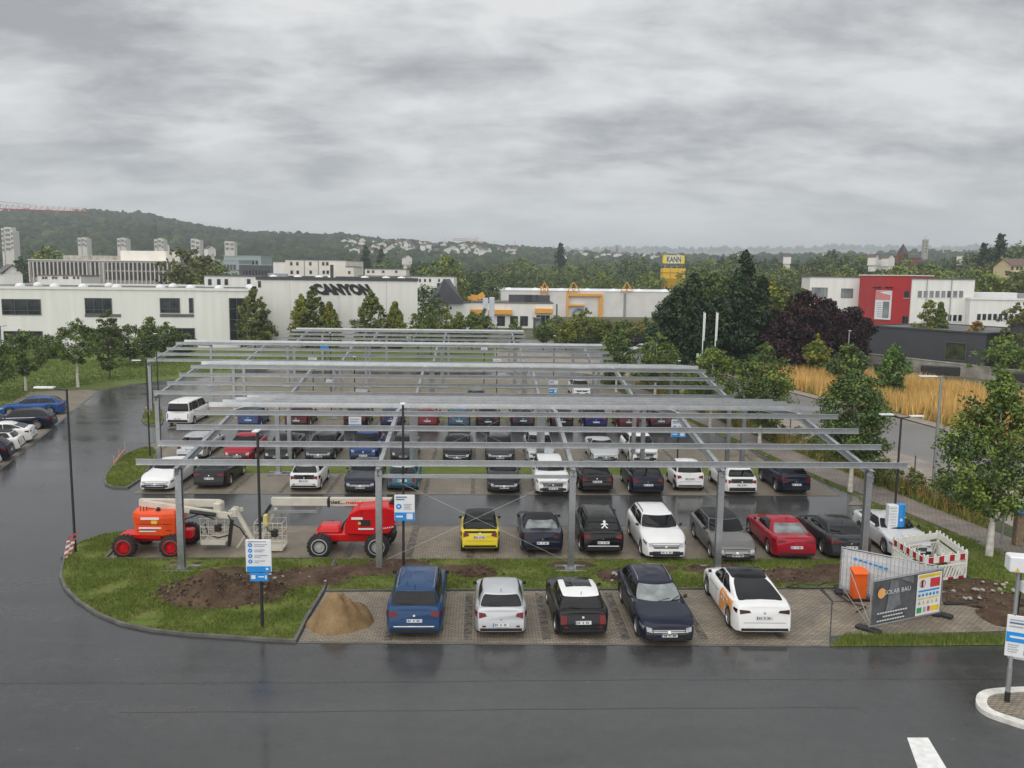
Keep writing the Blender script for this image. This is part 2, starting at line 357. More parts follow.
# ------------------------------------------------------------------ cars
CT = dict(  # L W H, overhangs fo ro, wheel r, hood front zh0, cowl zh1, c cowl, rf roof front, rr roof rear, rb rear-glass base (from tail), zb2 belt rear, zd deck, wt roof width ratio
 hatch=dict(L=3.9, W=1.70, H=1.48, fo=.78, ro=.66, r=.30, zh0=.70, zh1=.96, c=1.0, rf=1.65, rr=.48, rb=.14, zb2=1.02, zd=.96, wt=.70),
 city=dict(L=2.66, W=1.66, H=1.64, fo=.5, ro=.42, r=.29, zh0=.80, zh1=1.0, c=.5, rf=1.0, rr=.36, rb=.10, zb2=1.03, zd=.98, wt=.70),
 mini=dict(L=3.85, W=1.73, H=1.41, fo=.75, ro=.62, r=.31, zh0=.74, zh1=.95, c=1.2, rf=1.68, rr=.50, rb=.22, zb2=.97, zd=.91, wt=.72),
 mpv=dict(L=4.6, W=1.84, H=1.68, fo=.92, ro=.85, r=.32, zh0=.78, zh1=1.04, c=.95, rf=1.75, rr=.42, rb=.14, zb2=1.10, zd=1.02, wt=.72),
 suv=dict(L=4.5, W=1.85, H=1.66, fo=.90, ro=.85, r=.355, zh0=.88, zh1=1.10, c=1.15, rf=1.85, rr=.60, rb=.20, zb2=1.13, zd=1.04, wt=.71),
 estate=dict(L=4.75, W=1.83, H=1.48, fo=.92, ro=1.0, r=.33, zh0=.70, zh1=.96, c=1.3, rf=2.05, rr=.70, rb=.26, zb2=1.02, zd=.95, wt=.69),
 sedan=dict(L=4.65, W=1.83, H=1.43, fo=.82, ro=1.0, r=.33, zh0=.68, zh1=.95, c=1.4, rf=2.12, rr=1.35, rb=.62, zb2=1.02, zd=1.03, wt=.66),
 coupe=dict(L=4.35, W=1.80, H=1.36, fo=.82, ro=.90, r=.33, zh0=.66, zh1=.92, c=1.45, rf=2.1, rr=1.35, rb=.58, zb2=.98, zd=.99, wt=.64),
 fast=dict(L=4.75, W=1.92, H=1.58, fo=.87, ro=.98, r=.36, zh0=.72, zh1=1.02, c=.98, rf=1.85, rr=1.75, rb=.34, zb2=1.13, zd=1.09, wt=.66),
 lift=dict(L=4.45, W=1.83, H=1.45, fo=.9, ro=.95, r=.33, zh0=.70, zh1=.96, c=1.2, rf=1.95, rr=1.05, rb=.25, zb2=1.06, zd=1.0, wt=.67),
 van=dict(L=4.9, W=1.90, H=1.94, fo=.9, ro=.95, r=.34, zh0=.95, zh1=1.18, c=.75, rf=1.45, rr=.14, rb=.03, zb2=1.14, zd=1.10, wt=.80),
)
def lerp(a, b, t): return a+(b-a)*t
def interp(xs, ys, x):
    return float(np.interp(x, xs, ys))
NF, NC, NS = 9, 3, 13
def gh_loop(aF, aR, yF, yR, bF, bR, rc, zfun):
    """closed loop seen from above: front edge (-x to +x), right side, rear edge, left side"""
    pts = []
    for i in range(NF):
        t = -1+2*i/(NF-1); pts.append(((aF-rc)*t, yF-bF*t*t))
    def corner(p0, p1, q):
        return [((1-t)**2*p0[0]+2*t*(1-t)*q[0]+t*t*p1[0], (1-t)**2*p0[1]+2*t*(1-t)*q[1]+t*t*p1[1]) for t in ((k+1)/(NC+1) for k in range(NC))]
    fs, rs = yF-bF-rc, yR+bR+rc
    pts += corner(pts[-1], (aF, fs), (aF, yF-bF-.02))
    side = []
    for i in range(NS):
        t = i/(NS-1); side.append((lerp(aF, aR, t)+.025*math.sin(math.pi*t), lerp(fs, rs, t)))
    pts += side
    rear = [((aR-rc)*(1-2*i/(NF-1)), yR+bR*(1-2*i/(NF-1))**2) for i in range(NF)]
    pts += corner(side[-1], rear[0], (aR, yR+bR+.02)) + rear
    pts += corner(rear[-1], (-aR, rs), (-aR, yR+bR+.02)) + [(-x, y) for x, y in side[::-1]] + corner((-aF, fs), pts[0], (-aF, yF-bF-.02))
    return [Vector((x, y, zfun(x, y))) for x, y in pts]
def make_car(label, typ, col, p, facing='rear', skew=0., roof=None, group='cars in the parking bays', metal=.0, rims='alloy', pale_glass=False,
             rails=False, trim=False, grille='dark', tail=None, cat='car', detail=2, opt=None, sunroof=None, name='parked_car', two_end=True, **kw):
    q = dict(CT[typ]); q.update(opt or {})
    L_, W_, H_ = q['L'], q['W'], q['H']; yf = L_/2
    body_m = paint(col[0], col[1], metal)
    rz = (0 if facing == 'rear' else math.pi)+skew
    root = thing(name, label, cat, (0, 0, 0), 0, group)
    # ---- lower body
    sA, sB = q['fo'], L_-q['ro']; r_ = q['r']; Ra = r_+.055; zc = .24 if typ in ('suv', 'van') else .19
    tx = [0, .03, .12, .35, q['c'], q['c']+.5, L_-q['rb']-.5, L_-q['rb'], L_-.04, L_]
    tz = [q['zh0']-.10, q['zh0']-.04, q['zh0'], lerp(q['zh0'], q['zh1'], .42), q['zh1'], q['zh1']+.01, q['zb2'], q['zb2']-.01, q['zd'], q['zd']-.06]
    if q['rb'] < .3: tx = tx[:7]+[L_-q['rb'], L_-.03, L_]; 
    for i in range(1, len(tx)): tx[i] = max(tx[i], tx[i-1]+.005)
    st = set([0, .02, .05, .11, .22, .38, .6, L_, L_-.02, L_-.06, L_-.13, L_-.25, L_-.42, q['c'], (sA+sB)/2])
    for a in (sA, sB):
        for k in range(9): st.add(a+Ra*math.cos(math.pi*k/8)*1.0)
        st.add(a-Ra-.012); st.add(a+Ra+.012)
    st = sorted(s for s in st if 0 <= s <= L_); st = [s for i, s in enumerate(st) if i == 0 or s-st[i-1] > .006]
    rings = []
    nose, tl = q.get('nose', .9), .55
    for s in st:
        zt = interp(tx, tz, s); pl = 1.
        if s < nose: pl = 1-.20*((nose-s)/nose)**3.2
        if s > L_-tl: pl = min(pl, 1-.13*((s-L_+tl)/tl)**3)
        zb = zc
        if s < .12: zb = zc+.05*(1-s/.12)
        if s > L_-.15: zb = zc+.08*(1-(L_-s)/.15)
        for a in (sA, sB):
            if abs(s-a) < Ra-1e-4: zb = max(zb, r_+math.sqrt(Ra*Ra-(s-a)**2))
        w = W_/2*pl; h = zt-zb; zz = lambda f: zb+h*f
        low = zc if zb < zc+.15 else zb
        half = [(0, zb), (.86*w, zb), (.975*w, zb+.05*min(1, h)), (.995*w, zz(.28)), (w, zz(.55)), (.988*w, zz(.78)), (.955*w, zz(.92)), (.88*w, zt), (.5*w, zt+.025), (0, zt+.035)]
        y = yf-s
        def yo(z):
            if s > L_-.14:
                t = 1-(L_-s)/.14; return y-t*(.055*min(1, max(0, (.62-z)/.10)))+t*.07*min(1, max(0, (z-zt+.22)/.22))
            if s < .14:
                t = 1-s/.14; return y+t*(.05*min(1, max(0, (.56-z)/.10)))-t*.06*min(1, max(0, (z-zt+.16)/.16))
            return y
        rings.append([Vector((x, yo(z), z)) for x, z in half]+[Vector((-x, yo(z), z)) for x, z in half[-2:0:-1]])
    n = len(rings[0]); b = MB(); V = sum(rings, [])
    F = [(i*n+k, i*n+(k+1) % n, (i+1)*n+(k+1) % n, (i+1)*n+k) for i in range(len(rings)-1) for k in range(n)]
    # ---- greenhouse
    mid = L_/2; yc = yf-q['c']; yrf = yf-q['rf']; yrr = -yf+q['rr']; yrb = -yf+q['rb']
    belt = lambda x, y: interp(tx, tz, yf-y)-.015
    ym = (yrf+yrr)/2; hl = max((yrf-yrr)/2, .3)
    rz_ = lambda x, y: H_-.07-.055*((y-ym)/hl)**2-(.05*max(0, (ym-y)/hl)**2 if typ in ('coupe', 'fast', 'lift') else 0)
    wb_ = W_/2*.90; wt_ = W_/2*q['wt']
    bot = gh_loop(wb_*.93, wb_*.95, yc, yrb, .30 if typ != 'van' else .12, .06, .10, belt)
    top = gh_loop(wt_*.97, wt_*.96, yrf, yrr, .10, .05, .10, rz_)
    nl = len(bot)
    def gh(i, v, off=0.):
        def P(i, v):
            i = i % nl; a = int(math.floor(i)); f_ = i-a; B_ = bot[a % nl].lerp(bot[(a+1) % nl], f_); T_ = top[a % nl].lerp(top[(a+1) % nl], f_)
            o = B_.lerp(T_, v); c = Vector((0, (yc+yrb)/2, o.z)); d = (o-c); d.z = 0; d.normalize()
            return o+d*(.035*4*v*(1-v))
        o = P(i, v)
        if off:
            e = .05; n_ = (P(i+e, v)-P(i-e, v)).cross(P(i, min(1, v+e))-P(i, max(0, v-e)))
            if n_.length > 1e-9:
                n_.normalize()
                if n_.dot(o-Vector((0, (yc+yrb)/2, .8))) < 0: n_ = -n_
                o = o+n_*off
        return o
    vs = [0, .25, .5, .75, 1]; gv = [gh(i, v) for v in vs for i in range(nl)]
    gf = [(a*nl+i, a*nl+(i+1) % nl, (a+1)*nl+(i+1) % nl, (a+1)*nl+i) for a in range(len(vs)-1) for i in range(nl)]
    b.faces(V, F, True)
    for e_, rv in ((0, 1), (len(rings)-1, 0)):
        nb_ = e_*n
        for i_ in range(0, 9):
            q_ = [nb_+i_, nb_+i_+1, nb_+(n-i_-1) % n, nb_+(n-i_) % n]; q_ = list(dict.fromkeys(q_)); b.f.append(tuple(q_ if rv else q_[::-1])); b.sm.append(True)
    b.faces(gv, gf, True); pil = kw.get('pillar')
    bvh = BVHTree.FromPolygons([Vector(v) for v in b.v], [tuple(f) for f in b.f])
    if pil:
        k_ = len(V); b.v = b.v[:k_]; nf_ = len(b.f)-len(gf); b.f = b.f[:nf_]; b.sm = b.sm[:nf_]
        MB().faces(gv, gf, True).build('pillars', mat('roof_black', (.010, .010, .011), .45, 0, .05, spec=.3), root, sharp=40)
    body = b.build('body', body_m, root, sharp=40, merge=False)
    # ---- roof
    rm = {None: body_m, 'black': mat('roof_black', (.010, .010, .011), .45, 0, .05, spec=.3), 'white': paint('roof_white', (.72, .72, .71)), 'glass': M_GLASS, 'soft': mat('soft_top', (.016, .016, .017), .85)}.get(roof, body_m)
    rb = MB(); rr_ = []
    cy = (yrf+yrr)/2
    FR = (1, .985, .95, .88, .75, .55, .3)
    for k, f_ in enumerate(FR):
        rr_.append([Vector((p.x*f_, cy+(p.y-cy)*f_, rz_(p.x*f_, cy+(p.y-cy)*f_)+.075*(1-f_*f_)**.7+(.004 if k else .0))) for p in top])
    RV = sum(rr_, []); rb.faces(RV, [(a*nl+i, a*nl+(i+1) % nl, (a+1)*nl+(i+1) % nl, (a+1)*nl+i) for a in range(len(FR)-1) for i in range(nl)], True)
    rb.poly(rr_[-1]); rb.build('roof', rm, root, sharp=50)
    def roof_z(x, y):
        f_ = max(abs(x)/wt_, abs(y-cy)/hl); return rz_(x, y)+.0
    # ---- glass
    gm = M_GLASSL if pale_glass else M_GLASS
    iF0, iF1 = -NC+.6, NF-1+NC-.6
    iS0 = NF+NC; iS1 = iS0+NS-1; iR0 = iS1+NC+1; iR1 = iR0+NF-1
    def rnd(t, v0, v1, k=.16):
        e = max(0, 1-min(t, 1-t)/.10); d_ = k*(v1-v0)*e**2.2; return v0+d_, v1-d_
    def pane(nm, i0, i1, v0, v1, m=M_GLASS, ni=10, nv=4, off=.007, vfun=None):
        pb = MB(); P = [[gh(lerp(i0, i1, a/ni), lerp(vfun(a/ni)[0] if vfun else v0, vfun(a/ni)[1] if vfun else v1, c/nv), off) for a in range(ni+1)] for c in range(nv+1)]
        V = sum(P, []); pb.faces(V, [(c*(ni+1)+a, c*(ni+1)+a+1, (c+1)*(ni+1)+a+1, (c+1)*(ni+1)+a) for c in range(nv) for a in range(ni)], True)
        return pb.build(nm, m, root, sharp=60)
    pane('windscreen', iF0, iF1, .05, .95, gm, ni=20, nv=6, vfun=lambda t: rnd(t, .05, .95))
    if typ != 'van' or True: pane('rear_window', iR0-NC+1.3 if q['rb'] < .3 else iR0-1.2, iR1+NC-1.3 if q['rb'] < .3 else iR1+1.2, .10 if q['rb'] > .3 else .14, .93 if typ != 'fast' else 1.0, M_GLASSL if kw.get('pale_rear') else M_GLASS, ni=20, nv=6, vfun=lambda t: rnd(t, .08 if q['rb'] > .3 else .09, .94 if typ != 'fast' else 1.0, .22))
    d2 = typ in ('coupe', 'city', 'mini', 'hatch2')
    segs = [(.01, .60), (.625, .95)] if d2 else [(.0, .45), (.468, .82)]+([(.83, .97)] if typ in ('estate', 'mpv', 'suv', 'van', 'lift') else [])
    for sd in (0, 1):
        for a, c in segs:
            i0, i1 = iS0+a*(NS-1), iS0+c*(NS-1)
            if sd: i0, i1 = [(iR1+NC+1)+(NS-1)-(i-iS0) for i in (i1, i0)]
            pane('side_window', i0, i1, .06, .92, vfun=lambda t: rnd(t, .06, .92, .10))
    # ---- conforming features
    def proj(nm, m, pts, axis, sign, off=.008, parent=root, nu=6, nv=3, smooth=True):
        """pts: 4 corners (a,b) in the projected plane; axis 'y' (a=x,b=z) or 'x' (a=y,b=z) or 'z' (a=x,b=y)"""
        A = [Vector(p) for p in pts]; P = []
        for j in range(nv+1):
            for i in range(nu+1):
                u, v = i/nu, j/nv; w2 = A[0].lerp(A[1], u).lerp(A[3].lerp(A[2], u), v)
                if axis == 'y': o, d = Vector((w2.x, sign*9, w2.y)), Vector((0, -sign, 0))
                elif axis == 'x': o, d = Vector((sign*9, w2.x, w2.y)), Vector((-sign, 0, 0))
                else: o, d = Vector((w2.x, w2.y, 9)), Vector((0, 0, -1))
                h = bvh.ray_cast(o, d)
                if h[0] is None: P.append(None); continue
                nn = h[1] if h[1].dot(d) < 0 else -h[1]
                P.append(h[0]-d*off*.6+nn*off*.4)
        Fq = [q_ for q_ in ((j*(nu+1)+i, j*(nu+1)+i+1, (j+1)*(nu+1)+i+1, (j+1)*(nu+1)+i) for j in range(nv) for i in range(nu)) if all(P[k] is not None for k in q_)]
        dp = lambda k: abs(P[k].x if axis == 'x' else P[k].y if axis == 'y' else P[k].z)
        Fq = [q_ for q_ in Fq if max(dp(k) for k in q_)-min(dp(k) for k in q_) < .22]
        if not Fq: return None
        used = sorted({k for q_ in Fq for k in q_}); ix = {k: n_ for n_, k in enumerate(used)}
        pb = MB(); pb.faces([P[k] for k in used], [tuple(ix[k] for k in q_) for q_ in Fq], smooth)
        return pb.build(nm, m, parent, sharp=60)
    def sq(x0, x1, z0, z1): return [(x0, z0), (x1, z0), (x1, z1), (x0, z1)]
    hw = W_/2; zh0 = q['zh0']; zd = q['zd']
    tm = M_TAIL if tail != 'dark' else M_TAILD
    # rear
    if typ in ('sedan', 'coupe', 'fast', 'lift'):
        tz0, tz1, tx0 = zd-.26, zd-.10, hw*.46
    elif typ == 'mini': tz0, tz1, tx0 = zd-.36, zd-.09, hw*.62
    elif typ == 'van': tz0, tz1, tx0 = .62, 1.02, hw*.76
    else: tz0, tz1, tx0 = zd-.28, zd-.07, hw*.55
    for s_ in (-1, 1):
        if typ in ('mini', 'van'): pt = sq(tx0, hw*.83, tz0, tz1)
        else: pt = [(tx0, (tz0+tz1)/2-.02), (hw*.845, tz0+.02), (hw*.85, tz1), (tx0+.05, tz1-.03)]
        proj('tail_light', tm, [(s_*x, z) for x, z in pt], 'y', -1, .012)
        if detail > 1 and typ not in ('mini', 'van'):
            y1 = -yf+.10; proj('tail_light_wing', tm, [(y1, tz0+.02), (y1+.26, tz0+.09), (y1+.22, tz1-.0), (y1, tz1)], 'x', s_, .012)
    zpl = kw.get('plate_z', .62 if typ not in ('city', 'mini', 'sedan', 'coupe', 'estate') else (zd-.26 if typ != 'sedan' else .62))
    if typ == 'coupe': zpl = .56
    def plate(sign, zc_, x=0):
        pl = proj('licence_plate', M_PLATE, sq(x-.26, x+.26, zc_-.055, zc_+.055), 'y', sign, .02, nu=4, nv=1, smooth=False)
        if pl and detail > 1:
            for xa, xb, mm, nm in ((-.258, -.222, M_PBLUE, 'plate_band'), (-.19, -.07, M_PTXT, 'plate_characters'), (-.02, .06, M_PTXT, 'plate_characters'), (.09, .22, M_PTXT, 'plate_characters')):
                if nm == 'plate_band': proj(nm, mm, sq(x+sign*-xa if False else x+min(xa*-sign, xb*-sign), x+max(xa*-sign, xb*-sign), zc_-.052, zc_+.052), 'y', sign, .024, pl, 1, 1, False)
                else:
                    kx = np.arange(xa, xb-.03, .05)
                    for k in kx: proj(nm, mm, sq(x+k, x+k+.03, zc_-.032, zc_+.032), 'y', sign, .024, pl, 1, 1, False)
    plate(-1, zpl); plate(1, zc+.22)
    if kw.get('upper_dark'): proj('tailgate_panel', M_BLACK, sq(-hw*.8, hw*.8, zd-.09, zd), 'y', -1, .010, nu=10)
    if trim or typ in ('hatch', 'mini'):
        for s_ in (-1, 1): proj('rear_reflector', M_TAIL, [(s_*x, z) for x, z in sq(hw*.58, hw*.72, zc+.24, zc+.29)], 'y', -1, .012, nu=3, nv=1)
    proj('rear_bumper_trim', M_BLACK, sq(-hw*.80, hw*.80, zc+.10, zc+(.30 if trim else .20)), 'y', -1, .010, nu=10)
    # front
    gz0, gz1 = zh0-.27, zh0-.13
    if grille == 'tall': gz0, gz1 = zh0-.36, zh0-.10
    gw = .60 if grille != 'none' else .2
    if grille != 'none':
        g_ = proj('grille', M_BLACK, [(-hw*gw, gz1), (-hw*gw*.9, gz0), (hw*gw*.9, gz0), (hw*gw, gz1)][::-1], 'y', 1, .012, nu=8)
        if grille in ('chrome', 'tall'):
            for zz_ in (gz1-.03, (gz0+gz1)/2, gz0+.03)[:3 if grille == 'tall' else 2]: proj('grille_bar', M_CHROME, sq(-hw*gw*.92, hw*gw*.92, zz_-.007, zz_+.007), 'y', 1, .020, root, 8, 1)
        proj('badge', M_CHROME, sq(-.045, .045, (gz0+gz1)/2-.035, (gz0+gz1)/2+.035), 'y', 1, .025, root, 2, 1)
    for s_ in (-1, 1):
        hz1 = zh0-.05 if typ != 'mini' else zh0; 
        proj('headlight', M_HEAD, [(s_*x, z) for x, z in [(hw*(.58), hz1-.17), (hw*.775, hz1-.13), (hw*.785, hz1), (hw*.60, hz1-.03)]], 'y', 1, .012)
        proj('headlight_wing', M_HEAD, [(yf-.12, hz1-.12), (yf-.45, hz1+.02), (yf-.42, hz1+.07), (yf-.12, hz1+.01)], 'x', s_, .010)
        proj('fog_light_recess', M_BLACK, [(s_*x, z) for x, z in sq(hw*.5, hw*.76, zc+.10, zc+.24)], 'y', 1, .010)
    proj('front_intake', M_BLACK, sq(-hw*.60, hw*.60, zc+.06, zc+(.26 if typ == 'suv' else .17)), 'y', 1, .010, nu=8)
    proj('bonnet_seam', M_BLACK, sq(-hw*.74, hw*.74, zh0-.075, zh0-.062), 'y', 1, .003, nu=8, nv=1)
    # sides
    for s_ in (-1, 1):
        ym1 = yf-sA-Ra-.22; seams = [yf-q['c']-.15, (yf-q['c']+ -yf+q['ro'])/2+.1, -yf+q['ro']+Ra+.12] if not d2 else [yf-q['c']-.12, -yf+q['ro']+Ra+.16]
        for y_ in seams: proj('door_seam', M_BLACK, sq(y_-.007, y_+.007, zc+.12, q['zh1']-.08), 'x', s_, .003, nu=1, nv=4)
        for y_ in seams[1:]: 
            hm = body_m if not kw.get('chrome_handle') else M_CHROME
            proj('door_handle', hm, sq(y_+.05, y_+.22, .80, .835), 'x', s_, .03, nu=2, nv=1)
        proj('sill', M_BLACK, sq(-yf+q['ro']+Ra+.03, yf-q['fo']-Ra-.03, zc+.04, zc+(.17 if trim else .09)), 'x', s_, .006, nu=6, nv=1)
        if kw.get('strip'): proj('side_strip', M_CHROME, sq(-yf+q['ro']+.1, yc-.25, q['zh1']-.05, q['zh1']-.025), 'x', s_, .012, nu=10, nv=1)
    if kw.get('rear_badge', True): proj('badge', M_CHROME, sq(-.035, .035, zpl+.13, zpl+.19), 'y', -1, .012, root, 2, 1)
    if kw.get('chrome_rear'): proj('chrome_strip', M_CHROME, sq(-hw*.7, hw*.7, zc+.28, zc+.31), 'y', -1, .02, root, 8, 1)
    if kw.get('boot_seam', True): proj('boot_seam', M_BLACK, sq(-hw*.72, hw*.72, zpl-.16, zpl-.147), 'y', -1, .004, nu=8, nv=1)
    # mirrors, wheels
    for s_ in (-1, 1):
        mb = MB(); my = yc-.42; mz = q['zh1']+.06; P = [Vector((s_*(hw*.90+dx), my+dy, mz+dz)) for dx, dy, dz in
            ((.02, .02, -.03), (.16, .0, -.02), (.17, .0, .09), (.05, .02, .09), (.03, .09, -.02), (.13, .08, -.01), (.14, .08, .06), (.05, .09, .06))]
        mb.faces(P, [(0, 1, 2, 3), (4, 7, 6, 5), (0, 4, 5, 1), (1, 5, 6, 2), (2, 6, 7, 3), (3, 7, 4, 0)], True)
        mb.build('mirror', M_BLACK if kw.get('black_mirrors') or two_end else body_m, root, sharp=30, merge=True)
        for a in (sA, sB):
            w0 = hw*.985; tw = .21; wb = MB(); c = (s_*(w0-tw/2), yf-a, r_)
            wb.lathe([(-tw/2, .30*r_), (-tw/2, .86*r_), (-tw/2+.03, .985*r_), (tw/2-.03, .985*r_), (tw/2-.005, .92*r_), (tw/2-.005, .70*r_), (tw/2-.03, .66*r_)] if s_ > 0 else
                     [(tw/2, .30*r_), (tw/2, .86*r_), (tw/2-.03, .985*r_), (-tw/2+.03, .985*r_), (-tw/2+.005, .92*r_), (-tw/2+.005, .70*r_), (-tw/2+.03, .66*r_)], c, 'X', 22)
            wh = wb.build('wheel', M_RUBBER, root, sharp=50)
            rm_ = MB(); xo = s_*(w0-.035); yy = yf-a
            rm_.lathe([(0, .70*r_), (.022*s_, .70*r_), (.022*s_, .62*r_), (-.02*s_, .58*r_)], (xo, yy, r_), 'X', 22)
            ns = 5 if typ not in ('estate', 'fast') else 7
            for k in range(ns):
                t = 2*math.pi*k/ns; d = Vector((0, math.cos(t), math.sin(t))); e = Vector((0, -d.z, d.y)); o = Vector((xo+s_*.008, yy, r_))
                for e_ in (-.055, .055): pass
                rm_.faces([o+e*.06+d*.03, o-e*.06+d*.03, o-e*.045+d*.64*r_, o+e*.045+d*.64*r_], [(0, 1, 2, 3)])
            rm_.lathe([(.012*s_, .001), (.014*s_, .16*r_), (0, .2*r_)], (xo, yy, r_), 'X', 12)
            rm_.build('rim', M_RIM if rims == 'alloy' else M_RIMD, wh, sharp=40)
            bk = MB(); bk.lathe([(0, .001), (0, .68*r_)], (xo-s_*.03, yy, r_), 'X', 18); bk.build('brake_disc', M_BLACK, wh)
    # roof fittings
    if rails:
        for s_ in (-1, 1):
            rl = MB(); ys = np.linspace(yrf-.25, yrr+.15, 8); rl.tube([(s_*wt_*.90, y, rz_(0, y)+(.055 if 0 < i < 7 else .0)) for i, y in enumerate(ys)], .018, 6); rl.build('roof_rail', M_CHROME if rails == 'chrome' else M_BLACK, root)
    if sunroof:
        sb = MB(); y0, y1 = sunroof; nx, ny = 6, 6; P = []
        for j in range(ny+1):
            for i in range(nx+1):
                x = lerp(-wt_*.70, wt_*.70, i/nx); y = lerp(yrf-y0, yrf-y1, j/ny); P.append((x, y, H_-.0))
        rbv = BVHTree.FromPolygons([Vector(v) for v in rb.v], rb.f)
        PP = []
        for x, y, z in P:
            h = rbv.ray_cast(Vector((x, y, 9)), Vector((0, 0, -1))); PP.append(Vector((x, y, (h[0].z if h[0] else H_-.05)+.008)))
        sb.faces(PP, [(j*(nx+1)+i, j*(nx+1)+i+1, (j+1)*(nx+1)+i+1, (j+1)*(nx+1)+i) for j in range(ny) for i in range(nx)], True); sb.build('sunroof', M_GLASS, root, sharp=60)
    if detail > 1 and typ not in ('coupe', 'fast'):
        ab = MB(); ya = yrr+.12 if kw.get('antenna_rear', True) else yrf-.2; za = rz_(0, ya)+.04
        ab.tube([(0, ya, za), (0, ya-.10, za+.13)], [.014, .006], 5); ab.build('antenna', M_BLACK, root)
        wp = MB(); wp.beam((.02, yrb-.0, q['zb2']+.10), (.30, yrb+.02, q['zb2']+.07), .02, .02)
        if q['rb'] < .3: 
            P0 = gh(iR0+NF/2-.5, .12, .02); P1 = gh(iR0+NF/2+2.2, .22, .02); w2 = MB(); w2.beam(P0, P1, .022, .02); w2.build('rear_wiper', M_BLACK, root)
    for sx in (-.35, .15):
        i0 = (NF-1)/2; P0 = gh(i0+sx*6, .05, .02); P1 = gh(i0+sx*6-3.0, .22, .02)
        w3 = MB(); w3.beam(P0, P1, .02, .018); w3.build('wiper', M_BLACK, root)
    if facing == 'rear': cx, cyy = p[0]-math.sin(skew)*L_*.475, p[1]+math.cos(skew)*L_*.475
    else: cx, cyy = p[0]-math.sin(skew)*L_*.475, p[1]+math.cos(skew)*L_*.475
    root.location = (cx, cyy, .012); root.rotation_euler.z = rz; root.scale = (.95, .95, .925)
    return root, bvh, proj, q
WHITE = ('white', (.74, .74, .73)); BLACKC = ('black', (.005, .005, .006)); DBLUE = ('dark_blue', (.006, .009, .024)); BLUE = ('blue', (.008, .045, .125)); SILVER = ('silver', (.47, .485, .50))
GREY = ('grey', (.16, .155, .15)); DGREY = ('dark_grey', (.038, .041, .044)); RED = ('red', (.33, .008, .022)); YELLOW = ('yellow', (.72, .56, .02)); DRED = ('dark_red', (.06, .005, .010))
TEAL = ('teal', (.025, .14, .19)); BBLUE = ('bright_blue', (.010, .055, .18)); RBLUE = ('royal_blue', (.02, .055, .20)); DTEAL = ('petrol', (.025, .09, .15))
# ------------------------------------------------------------------ ground, roads, bays
def bigsheet():
    b = MB(); xs = [-7000, -1500, -400, 0, 400, 1500, 7000]; ys = [-60, 60, 300, 900, 2500, 7500]; nx = len(xs)
    b.faces([(x, y, 0) for y in ys for x in xs], [(j*nx+i, j*nx+i+1, (j+1)*nx+i+1, (j+1)*nx+i) for j in range(len(ys)-1) for i in range(nx-1)])
    o = b.build('ground', M_GROUND); o['kind'] = 'structure'
bigsheet()
sheet('asphalt_road', [(-70, -30), (60, -30), (60, 24.7), (16.6, 24.9), (17.6, 36.6), (19.4, 42.1), (17, 60), (13, 80), (11, 104), (-26, 104), (-27, 91), (-32, 86.5), (-33.6, 83), (-35, 78.7), (-26.6, 47.3), (-20, 23), (-70, 23)], .006, M_ASPH)
sheet('lawn', [(-120, 60), (-41, 76), (-36, 79.2), (-34.2, 83.4), (-32, 87.2), (-27.5, 91.8), (-26.5, 104.4), (12, 105), (12, 140), (-60, 121), (-120, 108)], .003, M_LAWN)
# left row: paved bays along the slanted road
ld = Vector((-.2585, .966)); lp = Vector((-26.6, 47.3)); ln = Vector((-.966, -.2585))
sheet('paved_bays', [lp-ld*26, lp+ld*32.5, lp+ld*33.5+ln*1, lp+ld*33+ln*5.6, lp-ld*26+ln*5.6], .010, M_PAVE)
sheet('kerb_line', [lp-ld*26-ln*.14, lp+ld*32.5-ln*.14, lp+ld*32.5+ln*.06, lp-ld*26+ln*.06], .014, M_KERB)
sheet('lawn', [lp-ld*40+ln*5.6, lp+ld*33+ln*5.6, lp+ld*33+ln*40, lp-ld*40+ln*60], .007, M_LAWN)
E0, E1 = 24.62, 24.24
front = [(-5.4, 24.64), (10.68, 24.26), (12.2, 27.76), (12.3, 28.95), (-5.3, 28.72)]
sheet('paved_bays', front, .010, M_PAVE)
sheet('paved_bays', [(10.78, 24.95), (16.9, 25.3), (18.6, 27.4), (18.6, 28.9), (12.4, 28.95), (12.3, 27.8)], .0105, M_PAVE)
sheet('kerb_line', [(-5.4, 24.56), (10.68, 24.18), (10.70, 24.30), (-5.4, 24.68)], .014, M_KERB)
sheet('drain_line', [(10.69, 24.3), (10.73, 24.3), (12.26, 27.8), (12.28, 28.9), (12.24, 28.9), (12.22, 27.8)], .0145, M_JOINT)
sheet('drain_line', [(12.3, 27.75), (14.8, 27.72), (14.8, 27.80), (12.3, 27.83)], .015, M_JOINT)
sheet('paved_bays', [(-15.3, 32.25), (17.9, 32.2), (17.9, 36.55), (-14.2, 36.55)], .010, M_PAVE)
sheet('kerb_line', [(-14.2, 36.55), (17.9, 36.55), (17.9, 36.68), (-14.2, 36.68)], .013, M_KERB)
ROWS = [(-17.2, 18.6, 42.1, 46.5), (-21, 17.4, 50.2, 54.6), (-22, 16.4, 60.1, 64.6), (-24, 15.6, 68.3, 72.7), (-25, 13.5, 78.2, 82.6), (-25, 12.5, 86.4, 90.8), (-24, 11, 96.3, 100.6)]
for x0, x1, y0, y1 in ROWS:
    sheet('paved_bays', rect(x0, x1, y0, y1), .010, M_PAVE)
for x0, x1, y in ((-17.2, 18.6, 42.04), (-21, 17.4, 54.66), (-22, 16.4, 60.04)): sheet('kerb_line', rect(x0, x1, y-.06, y+.06), .014, M_KERB)
